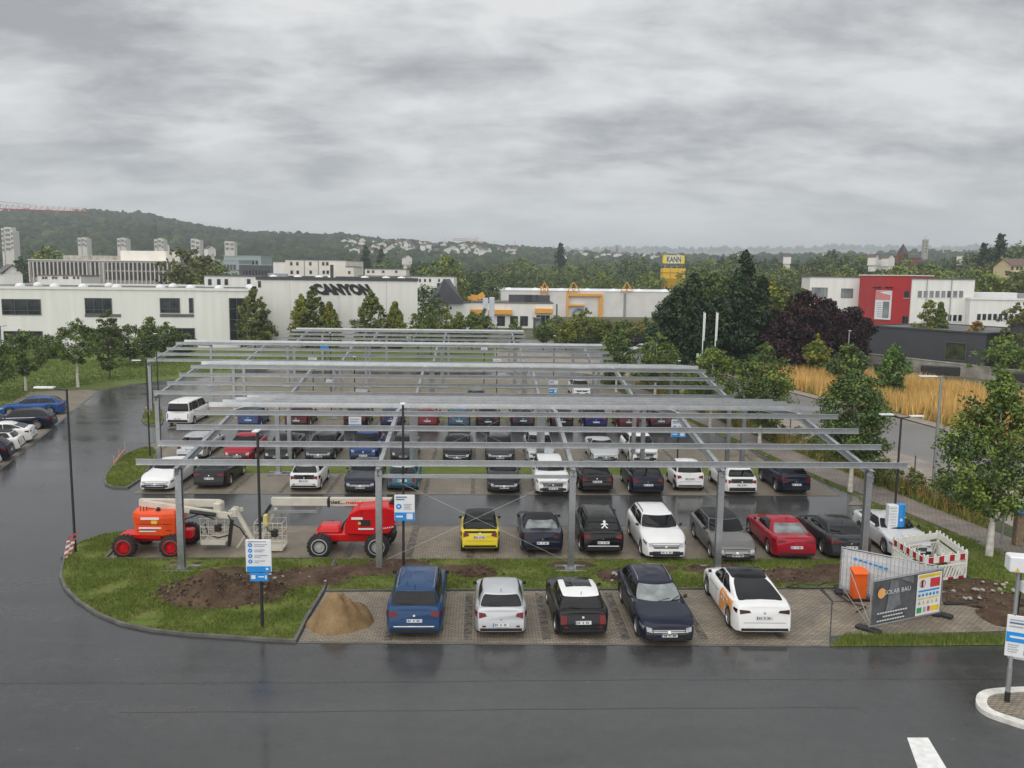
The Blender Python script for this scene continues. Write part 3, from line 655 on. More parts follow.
for x0, x1, y0, y1 in ((-17, 18.6, 46.5, 50.2), (-22, 16, 64.6, 68.3), (-25, 13, 82.6, 86.4), (-24, 11, 100.6, 104)):
    sheet('planted_strip', rect(x0, x1, y0, y1), .012, M_GRASSG)
def marks(xs, y0, y1, w=.30):
    for x in xs: sheet('bay_marking', rect(x-w/2, x+w/2, y0, y1), .0135, M_PAVE_D)
bx0 = -2.73
marks([bx0+2.43*i for i in range(6)], 24.75, 28.6, .26)
marks([bx0+2.43*i for i in range(-1, 9)], 32.35, 36.5)
marks([bx0+2.43*i for i in range(-5, 9)], 42.2, 46.4, .22)
marks([bx0+2.43*i for i in range(-7, 9)], 50.3, 54.5, .22)
marks([bx0+2.43*i for i in range(-7, 8)], 60.2, 64.5, .22)
# tar joints across the wet road
for y, x0, x1 in ((22.1, -14, 15), (20.55, -9, 10)):
    pts = [(x, y+.03*math.sin(x*.35)+.015*math.sin(x*1.7)) for x in np.linspace(x0, x1, 40)]
    sheet('tar_joint', [(x, q+.014) for x, q in pts]+[(x, q-.014) for x, q in pts[::-1]], .0095, M_JOINT)
jl = [G(*p).xy for p in ((0, 680), (60, 690), (110, 700), (160, 705))]
# grass verges with kerbs
isl_px = [(296, 643), (262, 641.5), (230, 639), (190, 636.5), (150, 632), (120, 625.5), (95, 615), (76, 602), (64, 590), (59, 577), (62, 561), (75, 545), (100, 536), (136, 530)]
isl = [G(*p).xy for p in isl_px]+[Vector((-14.3, 32.15)), Vector((-5.5, 32.2)), Vector((-5.36, 28.8)), Vector((-5.45, 26.5))]
inner = kerb_ring('kerb', isl, .10, .09, M_KERB)
sheet('grass_verge', inner, .06, M_GRASSG)
strip = [(-5.36, 28.8), (12.4, 29.0), (19.0, 29.0), (21.5, 31), (17.95, 32.15), (-14.2, 32.15), (-5.45, 32.15)]
strip = [(-5.30, 28.8), (12.4, 29.02), (17.9, 29.0), (17.9, 32.1), (-5.5, 32.14)]
inner2 = kerb_ring('kerb', strip, .06, .05, M_KERB); sheet('grass_verge', inner2, .045, M_GRASSG)
fstrip = [G(*p).xy for p in ((829, 647), (1003, 645.5), (1006, 636), (845, 635.5))]
sheet('grass_verge', fstrip, .02, M_GRASSG)
isl2 = smooth_poly([G(*p).xy for p in ((106, 488), (103, 478), (113, 465), (127, 453), (152, 446), (160, 455), (135, 489))], 1)
i2 = kerb_ring('kerb', isl2, .10, .09, M_KERB); sheet('grass_verge', i2, .06, M_GRASSG)
isl3 = smooth_poly([G(*p).xy for p in ((141, 422), (142, 414), (149, 405), (160, 404), (166, 424), (150, 427))], 1)
i3 = kerb_ring('kerb', isl3, .10, .09, M_KERB); sheet('grass_verge', i3, .06, M_GRASSG)
# right side: verge, path, planting bed, beige forecourt, street, field
def rl(x, Y): return Vector((x-(Y-34.5)*.135, Y))
verge = [(18, 29), (20.6, 27.8), (22.6, 29), (21.5, 34), rl(20.6, 39), rl(20.6, 48), rl(20.7, 62), rl(20.9, 82), rl(19.9, 82), (16.8, 60), (19.0, 44), (19.4, 42.0), (17.95, 36.7), (17.95, 29)]
sheet('grass_verge', verge, .016, M_GRASSG)
path = [(21.6, 30), (23.9, 30), rl(23.2, 34.5), rl(22.9, 48), rl(22.7, 66), rl(22.7, 92), rl(20.9, 92), rl(20.8, 66), rl(20.7, 48), rl(21.2, 36)]
sheet('footpath', path, .020, M_PATH)
sheet('footpath', [rl(21.0, 40.2), rl(20.9, 42), (19.5, 42.2), (18.2, 40.2)], .021, M_PATH)
bed = [rl(23.1, 36), rl(24.7, 38.5), rl(24.6, 60), rl(24.3, 86), rl(22.8, 86), rl(22.8, 60), rl(22.9, 42)]
sheet('planting_bed', bed, .022, M_GRASSG)
sheet('forecourt', [(23.8, 24), (60, 24), (45, 44), (27.6, 50), (25.5, 62), (20.5, 88), rl(24.4, 86), rl(24.7, 60), rl(24.8, 38), (24, 33)], .010, M_PAVE_B)
sheet('street', [(27.6, 50), (34, 40), (60, 30), (60, 41), (37.5, 50), (34.0, 57.4), (34.3, 62), (33.8, 66), (31.4, 74.6), (29.9, 82.5), (29, 90), (24, 112), (12, 140), (5, 138), (17, 108), (20.5, 88), (25.5, 62)], .012, M_ROADG)
kp = [(60, 42), (37.8, 50.2), (34.2, 57.4), (34.5, 62), (34.0, 66), (31.6, 74.6), (30.1, 82.5), (29.2, 90), (24.2, 112)]
sheet('street_kerb', kp+[(25.6, 112), (30.6, 90), (31.5, 82.5), (33.0, 74.6), (35.4, 66), (35.9, 62), (35.6, 57.4), (38.8, 51.2), (60, 44)], .06, M_GRAVEL)
field = [(60, 44), (38.9, 51.4), (35.8, 57.4), (36.0, 62), (35.5, 66), (33.2, 74.6), (31.7, 82.5), (30.6, 92), *[tuple((_r*((px-512)/FPX)*d+Vector((math.sin(YAW), math.cos(YAW), 0))*d).xy) for px, d in ((790, 101), (845, 96), (930, 88), (1024, 77), (1110, 68))]]
sheet('dry_field', field, .05, M_DRYF)
sheet('gravel_patch', [(2, 106), (16, 92), (19, 96), (15, 118), (2, 128)], .008, M_GRAVEL)
sheet('far_car_park', [(4, 128), (26, 112), (34, 119), (52, 127), (48, 142), (8, 146)], .008, M_ROADG)
# traffic island bottom right
ti = smooth_poly([G(*p).xy for p in ((974, 706), (978, 695), (1000, 691.5), (1060, 690), (1120, 704), (1120, 745), (1060, 741), (1005, 724), (983, 716))], 2)
t2 = kerb_ring('kerb', ti, .26, .13, M_WKERB); sheet('traffic_island', t2, .10, M_PAVE)
sheet('road_marking', GP((907, 738), (928, 738), (948, 771), (948, 800), (936, 800), (918, 769)), .011, M_LINE)
# dug soil, heaps, sand
def heap(name, c, rx, ry, h, m, seed=0, label=None, cat=None, rot=0., rag=.22, p=1.5, nr=16, na=52, nz=.16, z0=.05, ridges=0.):
    b = MB(); V = []; 
    for i in range(nr+1):
        q = i/nr
        for k in range(na):
            t = 2*math.pi*k/na; e = 1+rag*noise.noise((math.cos(t)*1.4+seed, math.sin(t)*1.4, seed*3.1))+rag*.5*noise.noise((math.cos(t)*4+seed, math.sin(t)*4, 1.))
            x, y = rx*q*e*math.cos(t), ry*q*e*math.sin(t); z = h*max(0, 1-q**p)
            z *= 1+.5*noise.noise((x*.9+seed, y*.9, 0)); z += (nz*noise.noise((x*1.9+seed, y*1.9, 3))+nz*.6*noise.noise((x*5, y*5, seed)))*(1-q**4)*min(1, h*2+.4)
            if ridges: z += ridges*abs(math.sin(x*5.5+y*2.2+2*noise.noise((x, y, 5))))*(1-q*q)
            V.append((x*math.cos(rot)-y*math.sin(rot), x*math.sin(rot)+y*math.cos(rot), max(z, 0)-.03*q**6+z0))
    F = [(i*na+k, i*na+(k+1) % na, (i+1)*na+(k+1) % na, (i+1)*na+k) for i in range(nr) for k in range(na)]
    b.faces(V, F, True); o = b.build(name, m, None, (c[0], c[1], 0), sharp=180, merge=True)
    if label: tag(o, label, cat)
    else: o['kind'] = 'structure'
    return o
heap('soil_heap', G(222, 596).xy, 2.3, 1.25, .62, M_DIRT, 1, 'large brown heap of dug soil on the grass left of the pole sign', 'soil heap', p=2.1, nz=.30)
heap('soil_heap', G(478, 575).xy, .85, .45, .32, M_DIRT, 2, 'small brown soil heap on the grass strip between the yellow car and the silver hatchback', 'soil heap')
heap('soil_heap', (-4.9, 30.6), .7, .4, .18, M_DIRT, 21, 'low soil ridge beside the second steel post under the red boom lift', 'soil heap')
for i, (px, py, rx, ry, h) in enumerate([(300, 580, 1.9, .95, .10), (350, 572, 2.2, .7, .10), (398, 566, 1.4, .7, .08), (184, 566, 1.1, .55, -.0), (455, 570, 1.4, .5, .06), (572, 566, 1.1, .55, .0), (622, 577, 1.1, .8, .07),
        (655, 570, 1.0, .5, .06), (722, 570, 1.5, .65, .04), (800, 577, 1.7, .9, .05), (842, 570, 1.2, .7, .02), (985, 600, 1.6, .8, .05), (1010, 618, 1.0, .9, .14), (960, 585, 1.6, .7, .05), (240, 572, 1.6, .5, .06), (195, 612, .8, .18, .03), (152, 610, .5, .2, .0)]):
    heap('dug_soil', G(px, py).xy, rx, ry, h, M_DIRT, i+5, nz=.09, z0=.055, p=2.2)
heap('sand_heap', G(341, 622).xy, 1.15, .95, .85, M_SAND, 4, 'orange brown sand heap in the empty front bay left of the blue people carrier', 'sand heap', .35, .16, 1.5, ridges=.13, z0=.012, nz=.16)
# stones lying in the soil
rs = random.Random(5); nst = 0
for c, rx, ry in ((G(225, 592).xy, 1.6, .8), (G(625, 580).xy, .9, .5), (G(300, 580).xy, 1.6, .6), (G(985, 598).xy, 1.2, .5), (G(1000, 590).xy, 1.0, .5)):
    for k in range(8):
        x, y = c.x+rs.uniform(-rx, rx), c.y+rs.uniform(-ry, ry); sz = rs.uniform(.04, .11); b = MB()
        V = [Vector((math.cos(a)*math.cos(e), math.sin(a)*math.cos(e), math.sin(e)*.6))*sz*rs.uniform(.7, 1.2) for e in (-.7, .1, .8) for a in (0, 1.05, 2.1, 3.14, 4.2, 5.2)]
        b.faces(V, [(i*6+j, i*6+(j+1) % 6, (i+1)*6+(j+1) % 6, (i+1)*6+j) for i in range(2) for j in range(6)]); b.poly(V[12:]); b.poly(V[:6][::-1])
        h0 = .45*max(0, 1-((x-c.x)/2.0)**2-((y-c.y)/1.15)**2) if nst < 8 else .10
        tag(b.build('stone', M_CONC, None, (x, y, h0+.06)), 'pale stone lying in the dug brown soil', 'stone', 'stones in the dug soil'); nst += 1
# grass blades
ex = lambda P, cs: P[np.all([((P[:, 0]-c[0])/c[2])**2+((P[:, 1]-c[1])/c[3])**2 > 1 for c in cs], axis=0)]
gcol = [(1, 1, 1), (1.3, 1.15, .9), (.8, .9, .9), (1.9, 1.35, 1.6), (1.1, 1, 1)]
soils = [(*G(220, 594).xy, 2.1, 1.15)]+[(*G(px, py).xy, rx*.95, ry*.95) for px, py, rx, ry in ((300, 580, 1.9, .95), (350, 572, 2.2, .7), (398, 566, 1.4, .7), (184, 566, 1.1, .55), (455, 570, 1.4, .5), (572, 566, 1.1, .55), (622, 577, 1.1, .8), (655, 570, 1.0, .5), (722, 570, 1.5, .65), (800, 577, 1.7, .9), (842, 570, 1.2, .7), (478, 575, .85, .45), (240, 572, 1.6, .5))]
def grass(name, polys, dens, h0, h1, z, w=.018, cs=None, gate=True):
    Vs, Fs, Ts, n = [], [], [], 0
    for po in polys:
        P = scatter(po, dens)
        if cs: P = ex(P, cs)
        if gate and len(P):
            g = np.array([noise.noise((x*.9, y*.9, 0)) for x, y in P]); P = P[g+rng.uniform(-.35, .35, len(P)) > -.18]
        if not len(P): continue
        V, F, T = blades(P, h0, h1, w, z=z, cols=gcol); Vs.append(V); Fs.append(F+n); Ts.append(T); n += len(V)
    return stuff_mesh(name, np.concatenate(Vs), np.concatenate(Fs), np.concatenate(Ts), M_BLADE)
grass('grass', [inner], 420, .05, .15, .06, cs=soils)
grass('grass', [inner2], 420, .04, .12, .045, cs=soils)
grass('grass', [fstrip], 500, .06, .2, .02, gate=False)
grass('grass', [verge], 150, .05, .14, .016, .03)
grass('grass', [i2, i3], 200, .05, .15, .06, .03)
grass('grass', [bed], 90, .1, .45, .02, .05)
V, F, T = blades(scatter(bed, 26), .4, 1.0, .03, lean=.4, per=3, z=.02, cols=[(.6, .6, .6), (.45, .42, .4), (.7, .75, .6)]); stuff_mesh('dry_stems', V, F, T, M_DRYB)
V, F, T = blades(scatter([lp-ld*40+ln*5.6, lp+ld*33+ln*5.6, lp+ld*40-ln*1, lp+ld*62-ln*30, lp+ld*62+ln*50, lp-ld*40+ln*60], 10), .08, .22, .10, z=.0, cols=[(1, .95, 1.1), (1.25, 1.1, 1.2), (.85, .9, 1), (1.5, 1.2, 1.4)])
stuff_mesh('lawn_grass', V, F, T, M_BLADE)
P = scatter(field, 11); zf = None
V, F, T = blades(P, .9, 1.75, .10, lean=.32, per=4, z=.05, cols=[(1, 1, 1), (1.15, 1.05, 1), (.85, .85, .8), (1.05, .95, .8)]); stuff_mesh('tall_dry_grass', V, F, T, M_DRYB)
P = scatter(field, 5); V, F, T = blades(P, .4, .8, .10, lean=.5, per=2, z=.05, cols=[(1.2, 1.2, 1), (1.6, 1.3, 1)]); stuff_mesh('field_undergrowth', V, F, T, M_BLADE)
# ------------------------------------------------------------------ steel canopy frames
POSTX = [-25.8, -18.5, -11.0, -3.7, 3.5, 9.1, 14.73]
def cprof(w, h, t=.012, flip=1):
    w *= flip
    return [(-w/2, -h/2), (w/2, -h/2), (w/2, -h/2+t), (-w/2+t*flip, -h/2+t), (-w/2+t*flip, h/2-t), (w/2, h/2-t), (w/2, h/2), (-w/2, h/2)]
def hprof(w, h, t=.016):
    return [(-w/2, -h/2), (w/2, -h/2), (w/2, -h/2+t), (t/2, -h/2+t), (t/2, h/2-t), (w/2, h/2-t), (w/2, h/2), (-w/2, h/2), (-w/2, h/2-t), (-t/2, h/2-t), (-t/2, -h/2+t), (-w/2, -h/2+t)]
def endcap_safe(b, a, c, pts, up=(0, 0, 1)): b.profile(a, c, pts, up); return b
def canopy(label, xs, xl, xr, Y0, brace=None, dense=False, back=True):
    root = thing('steel_canopy_frame', label, 'steel frame', ((xl+xr)/2, Y0, 0), 0, 'steel frames over the parking bays'); off = Vector(((xl+xr)/2, Y0, 0))
    def zr(y): return 3.86+.92*min(y, 7.4)/7.4 if y <= 7.4 else 4.78-.70*(y-7.4)/7.7
    for x in xs:
        for y in (0., 15.3):
            x_ = x-off.x; b = MB(); top = zr(y)-.0
            b.profile((x_, y, .10), (x_, y, top), hprof(.23, .21), up=(0, 1, 0)); p = b.build('post', M_STEEL, root)
            b = MB(); b.box((x_, y, .09), (.42, .40, .03)); b.box((x_-.0, y-.30, .06), (1.15, .14, .07)); b.box((x_, y+.28, .06), (1.15, .14, .07))
            for sx in (-.15, .15):
                for sy in (-.14, .14): b.tube([(x_+sx, y+sy, .1), (x_+sx, y+sy, .16)], .02, 6)
            b.build('base_plate', M_STEEL, p)
            b = MB(); b.box((x_, y-.13, zr(y)-.22), (.26, .014, .34)); b.build('connector_plate', M_STEEL, p)
        b = MB(); x_ = x-off.x
        b.profile((x_, -.35, zr(-.35)+.1-.10), (x_, 7.4, zr(7.4)), hprof(.16, .26)); b.profile((x_, 7.4, zr(7.4)), (x_, 15.6, zr(15.6)), hprof(.16, .26))
        b.build('rafter', M_STEEL, root)
    ys = [0, 2.13, 4.25, 6.4, 8.6, 10.7, 12.9, 15.0]
    if dense: ys = sorted(ys+[1.07, 3.2, 5.3, 7.5, 9.7, 11.8, 14.0])
    for y in ys:
        z = zr(y)+.13+.115; b = MB(); b.profile((xl-off.x, y, z), (xr-off.x, y, z), cprof(.10, .22, .016, 1 if y < 7 else -1), up=(0, 0, 1) if y < 7 else (0, .11, 1)); pu = b.build('purlin', M_STEEL, root)
        for x in xs: MB().box((x-off.x, y+.058, z-.04), (.12, .012, .2)).build('cleat', M_STEEL, pu)
    for a, c in (brace or []):
        for (x0, z0, x1, z1) in ((a, .25, c, 3.7), (a, 3.7, c, .25)):
            b = MB(); b.tube([(x0-off.x, .14, z0), (x1-off.x, .14, z1)], .005, 6); b.build('bracing_rod', M_STEEL, root)
        b = MB(); b.beam((a-off.x, -.0, 3.62), (c-off.x, 0, 3.62), .12, .12); b.build('eaves_tube', M_STEEL, root)
    return root
canopy('galvanised steel roof frame nearest the road, standing behind the boom lifts and front cars', [-11.0, -3.7, 3.5, 9.1, 14.73], -12.53, 16.2, 30.95, [(-3.7, 3.5)])
canopy('second steel roof frame, reaching from the white van to the bushy tree in the verge', POSTX[1:], -18.7, 15.0, 49.08, [(-3.7, 3.5)])
canopy('widest steel roof frame, third from the front, its left end by the lawn', POSTX[:6], -26.0, 10.95, 67.2, [(-3.7, 3.5)])
canopy('farthest steel roof frame, in front of the row of pointed trees at the white building', [-18.5, -11, -3.7, 3.5], -20.1, 4.8, 85.35)
# ------------------------------------------------------------------ the parked cars
def car_at(px, py): return G(px, py, .20).xy
CARS = [
 # front row
 ('dark blue people carrier with silver roof rails, parked beside the sand heap', 'mpv', BLUE, (414, 634), 'rear', dict(rails='chrome', metal=.05, opt=dict(H=1.66, L=4.55), plate_z=.66, chrome_rear=True)),
 ('small silver hatchback in the front row between the blue people carrier and the white-roofed car', 'hatch', SILVER, (501, 633), 'rear', dict(metal=.35, opt=dict(L=3.7, W=1.68), plate_z=.5)),
 ('small black hatchback with a white roof and dark sunroof in the front row', 'mini', BLACKC, (583, 634), 'rear', dict(roof='white', sunroof=(.15, 1.05), skew=.03, plate_z=.6)),
 ('dark blue estate with pale windscreen and silver roof rails, facing the road in front', 'estate', DBLUE, (669, 641), 'front', dict(rails='chrome', metal=.0, grille='chrome', pale_glass=True, strip=True, skew=.01)),
 ('white fastback car with dark glass roof and an orange panel on its rear door', 'fast', WHITE, (764, 633), 'rear', dict(roof='glass', tail='dark', grille='none', skew=-.02, black_mirrors=False, plate_z=.72)),
 # second row
 ('tiny yellow two-seater with dark roof, leftmost car of the second row', 'city', YELLOW, (480, 549), 'rear', dict(roof='black', skew=.01, pillar=True, black_mirrors=True, upper_dark=True)),
 ('dark blue convertible with black soft top between the yellow two-seater and the steel post', 'coupe', DBLUE, (542.5, 551), 'rear', dict(roof='soft', metal=.3, pale_rear=True, tail='dark', opt=dict(L=4.4, W=1.8))),
 ('black people carrier with a white figure sticker on its rear window', 'mpv', BLACKC, (603, 552), 'rear', dict(rails='black', trim=True, chrome_rear=True, opt=dict(L=4.5))),
 ('white compact off-roader facing the road in the second row, beside the black people carrier', 'suv', WHITE, (666, 558), 'front', dict(grille='chrome', rails='black', trim=False, pale_glass=False)),
 ('grey brown estate with dark panoramic roof, half behind the fourth steel post', 'estate', GREY, (737, 560), 'front', dict(roof='black', metal=.35, grille='chrome', opt=dict(L=4.6, H=1.49), skew=.0)),
 ('red saloon with pale rear window in the second row', 'sedan', RED, (796, 557), 'rear', dict(metal=.2, pale_rear=True, skew=-.03)),
 ('dark grey hatchback partly hidden by the banner fence, right of the red saloon', 'lift', DGREY, (851, 557), 'rear', dict(metal=.3, skew=-.03)),
 ('silver coupe behind the blue and white box sign', 'lift', ('pale_silver', (.60, .61, .62)), (914, 556), 'front', dict(metal=.1, skew=-.02, opt=dict(L=4.35, H=1.40), strip=True)),
 # third row
 ('white coupe at the left end of the third row, nose to the lane', 'coupe', WHITE, (155, 489), 'front', dict(grille='chrome', opt=dict(L=4.65))),
 ('black hatchback next to the white coupe, behind the orange boom lift', 'lift', BLACKC, (209, 486), 'rear', dict(opt=dict(L=4.4))),
 ('small white city car with black tailgate, alone in the third row above the boom arms', 'hatch', WHITE, (304, 488.5), 'rear', dict(opt=dict(L=3.6, W=1.65), black_tail=True)),
 ('dark navy saloon with chrome grille left of the teal small car', 'sedan', DBLUE, (360, 491), 'front', dict(metal=.3, grille='chrome', opt=dict(L=4.75))),
 ('small teal car with white roof behind the sign pole', 'mini', TEAL, (402, 488.5), 'rear', dict(roof='white', metal=.2, opt=dict(L=3.6))),
 ('low black roadster alone between two empty bays of the third row', 'coupe', BLACKC, (504, 491), 'front', dict(opt=dict(L=4.1, H=1.30), grille='chrome')),
 ('white off-roader with wide dark grille, third row, left of the middle post', 'suv', WHITE, (553, 493), 'front', dict(grille='tall')),
 ('black estate with dark red tail lights right of the middle post in the third row', 'estate', BLACKC, (597, 490.5), 'rear', dict(rails='black')),
 ('black upright hatchback between the black estate and the tiny white car', 'mpv', DBLUE, (648, 492.5), 'rear', dict(opt=dict(L=4.2, H=1.58))),
 ('tiny white two-seater in the third row', 'city', WHITE, (690, 488), 'rear', dict()),
 ('white hatchback with black rear window band, third row behind the fourth post', 'hatch', WHITE, (742, 492.5), 'rear', dict(opt=dict(L=4.1, W=1.78, H=1.52), trim=True, black_tail=True)),
 ('navy compact crossover at the right end of the third row', 'suv', DBLUE, (796, 492), 'rear', dict(opt=dict(L=4.15, W=1.74, H=1.5), rails='black')),
 # fourth row
 ('silver grey estate behind the white coupe in the fourth row', 'estate', SILVER, (190, 457), 'rear', dict(metal=.3)),
 ('bright red hatchback facing the lane, behind the black hatchback', 'lift', RED, (237, 459.5), 'front', dict(opt=dict(L=4.2))),
 ('black car under the purlins, second left of the blue off-roader in the fourth row', 'sedan', BLACKC, (277, 460), 'front', dict()),
 ('charcoal car directly left of the blue off-roader in the fourth row', 'estate', DGREY, (318, 459.5), 'front', dict(grille='chrome')),
 ('mid blue off-roader facing the lane in the fourth row', 'suv', RBLUE, (363, 459.5), 'front', dict(metal=.3)),
 ('dark car hidden behind the teal small car and the sign pole', 'hatch', DGREY, (403, 459.5), 'front', dict()),
 ('black saloon with chrome grille and round badge left of the black roadster', 'sedan', BLACKC, (457, 461), 'front', dict(grille='tall')),
 ('dark grey estate straight behind the low black roadster', 'estate', DGREY, (500, 461), 'front', dict(grille='chrome')),
 ('pale silver van-like car behind the white off-roader of the third row', 'mpv', SILVER, (541, 461), 'front', dict(metal=.3)),
 ('low silver sports car in the fourth row with dark windscreen', 'coupe', SILVER, (606, 461.5), 'front', dict(metal=.2, opt=dict(L=4.3, H=1.28))),
 ('white crossover at the right end of the fourth row beside a steel post', 'suv', WHITE, (645, 462), 'front', dict(grille='tall', trim=True)),
 # fifth row
 ('blue car in the fifth row behind the white van', 'hatch', BBLUE, (248, 425.5), 'rear', dict()),
 ('dark maroon car left of the small pole sign in the fifth row', 'sedan', DRED, (296, 426), 'rear', dict()),
 ('black estate half hidden by the small pole sign in the fifth row', 'estate', BLACKC, (355, 426), 'rear', dict()),
 ('deep blue car in the fifth row at the second rafter', 'hatch', ('deep_blue', (.008, .014, .07)), (391, 426), 'rear', dict()),
 ('red car in the fifth row right of the second rafter', 'hatch', ('crimson', (.16, .01, .02)), (427, 426.5), 'rear', dict()),
 ('petrol blue car right of the red one in the fifth row', 'hatch', DTEAL, (459, 426.5), 'rear', dict()),
 ('black car right of the petrol blue one in the fifth row', 'sedan', BLACKC, (488, 427), 'rear', dict()),
 ('dark navy car left of the third rafter in the fifth row', 'estate', DBLUE, (523, 427), 'rear', dict()),
 ('black car with red tail lights just right of the third rafter in the fifth row', 'lift', BLACKC, (562, 427), 'rear', dict()),
 ('vivid blue car in the right half of the fifth row', 'suv', ('vivid_blue', (.010, .016, .11)), (596, 427.5), 'rear', dict()),
 ('dark red car left of the double steel post in the fifth row', 'hatch', DRED, (629, 427.5), 'rear', dict()),
 ('dark plum estate at the right end of the fifth row', 'estate', ('plum', (.03, .006, .012)), (661, 427.5), 'rear', dict()),
 # beyond
 ('pale grey car far back under the second frame left of centre', 'hatch', ('pale_grey', (.3, .3, .3)), (357, 408), 'front', dict(detail=1)),
 ('grey car far back under the second frame near the middle', 'sedan', GREY, (476, 406), 'front', dict(detail=1)),
 ('white pickup-like car at the right edge of the far bays', 'suv', WHITE, (582, 396), 'front', dict(detail=1, opt=dict(L=4.9))),
]
SPEC = {}
for lab, typ, col, pp, fac, kw in CARS:
    kw = dict(kw); bt = kw.pop('black_tail', False)
    if fac == 'front': kw['opt'] = kw.get('opt')
    r_ = make_car(lab, typ, col, car_at(*pp), fac, **kw); SPEC[lab] = r_
    if bt: 
        _, bvh_, prj, q = r_; hw = q['W']/2; prj('tailgate_panel', M_GLASS, [(-hw*.62, q['zd']-.24), (hw*.62, q['zd']-.24), (hw*.66, q['zd']-.02), (-hw*.66, q['zd']-.02)], 'y', -1, .009, nu=10)
# orange panel and lettering on the white fastback
_, bvh_, prj, q = SPEC[CARS[4][0]]
yr = -q['L']/2+q['ro']; M_OR = mat('orange_foil', (.78, .30, .05), .4, coat=.5)
pan = prj('orange_panel', M_OR, [(yr+1.05, .26), (yr-.48, .60), (yr-.45, 1.09), (yr+.92, 1.06)], 'x', -1, .010, nu=40, nv=20)
wheelarch = None
def side_text(t, y0, z0, w, h, m, parent, car, bold=.01):
    root_, bv, *_ = car; V, F = fit_text(t, w, h, bold); P = []
    for v in V:
        y, z = y0-v.x, z0+v.y; hit = bv.ray_cast(Vector((-9, y, z)), Vector((1, 0, 0))); P.append(Vector(((hit[0].x if hit[0] else -.9)-.018, y, z)))
    b = MB(); b.faces(P, F); return b.build('lettering', m, parent)
side_text('ITE', yr+.34, .86, .86, .26, M_SWHITE, pan, SPEC[CARS[4][0]], .02)
for k in range(5):
    prj('side_lettering', M_SGREY, [(yr+1.25+k*.24, .80), (yr+1.42+k*.24, .80), (yr+1.42+k*.24, .86), (yr+1.25+k*.24, .86)], 'x', -1, .012, nu=1, nv=1)
# white figure sticker on the black people carrier
rt_, _, _, q = SPEC[CARS[7][0]]
yb, zb = -q['L']/2+q['rb'], q['zb2']; yt_ = -q['L']/2+q['rr']
def figure():
    b = MB(); n_ = Vector((0, -(q['H']-.12-zb), -(yt_-yb))).normalized(); n_ = Vector((0, -(q['H']-.12-zb), (yt_-yb))).normalized(); u = Vector((0, yt_-yb, q['H']-.12-zb)).normalized(); o = Vector((.06, (yb+yt_)/2-.05, (zb+q['H']-.12)/2+.0))+n_*.045
    def P(x, y): return o+Vector((x, 0, 0))+u*y
    b.poly([P(.06*math.cos(a), .13+.06*math.sin(a)) for a in np.linspace(0, 6.28, 12)[:-1]])
    b.poly([P(-.04, .07), P(.04, .07), P(.05, -.06), P(-.05, -.06)])
    for s_ in (-1, 1):
        b.poly([P(s_*.04, .06), P(s_*.15, .03), P(s_*.15, -.01), P(s_*.045, .01)][::s_]); b.poly([P(s_*.0, -.05), P(s_*.05, -.05), P(s_*.15, -.15), P(s_*.08, -.16)][::s_])
    return b.build('sticker', M_SWHITE, rt_)
figure()
# white van, slanted a little
make_car('white panel van with dark rear window at the left edge of the bays', 'van', WHITE, car_at(178, 424), 'rear', skew=-.02, cat='van', name='parked_van', trim=True)
# left row beside the slanted road: tails to the road
la = math.atan2(.2585, .966)     # bays run across the slanted road
def left_car(lab, typ, col, px, py, front=False, **kw):
    p = G(px, py).xy; d = -ln if not front else ln          # direction from nose to tail is towards the road
    q = dict(CT[typ]); q.update(kw.get('opt') or {}); L_ = q['L']
    r_, *_ = make_car(lab, typ, col, (0, 0), 'rear', group='cars in the bays along the left road', **kw)
    hd = (ln if not front else -ln); c = p+ln*(L_/2)
    r_.location = (c.x, c.y, .012); r_.rotation_euler.z = math.atan2(-hd.x, hd.y)
left_car('bright blue estate in the left bays, farthest of that row', 'estate', ('azure', (.012, .07, .24)), 68, 413, metal=.2)
left_car('black off-roader estate in the left bays, second from the far end', 'estate', DBLUE, 57, 427, opt=dict(H=1.52), strip=True)
left_car('white hatchback in the left bays next to the black estate', 'lift', WHITE, 36, 441, opt=dict(L=4.25))
left_car('white small car with black roof in the left bays', 'mini', WHITE, 24, 450, roof='black')
left_car('dark blue car with red tail lights cut by the left edge of the photo', 'hatch', DBLUE, 14, 459)
left_car('white car only just inside the left edge of the photo', 'hatch', WHITE, 0, 469)
# far cars
def far_car(lab, typ, col, px, py, hd, grp='cars on the far car park', **kw):
    p = G(px, py).xy; r_, *_ = make_car(lab, typ, col, (0, 0), 'rear', group=grp, detail=1, **kw); r_.location = (p.x, p.y, .012); r_.rotation_euler.z = hd
far_car('white off-roader with dark windows in front of the dark conifers', 'suv', WHITE, 731, 367, R(70))
far_car('dark red car beside the purple-leaved trees', 'hatch', ('maroon', (.16, .008, .016)), 786, 369, R(60))
far_car('dark car behind the golden grass near the purple-leaved trees', 'estate', DGREY, 829, 362, R(75))
far_car('black car left of the silver one beyond the frames, near the bushy trees', 'estate', BLACKC, 634, 346, R(110))
far_car('silver car beyond the frames between two bushy trees', 'hatch', SILVER, 641, 353, R(110))
far_car('light grey car right of the bushy tree beyond the frames', 'hatch', ('pale_grey', (.3, .3, .3)), 672, 355, R(100))
far_car('white car on the road in front of the dark hedge at the lawn', 'hatch', WHITE, 133, 354, R(80))
far_car('dark car parked before the white building left of the pointed trees', 'sedan', BLACKC, 283, 338, R(88))
far_car('pale car in front of the dark one before the white building', 'hatch', SILVER, 345, 337, R(88))
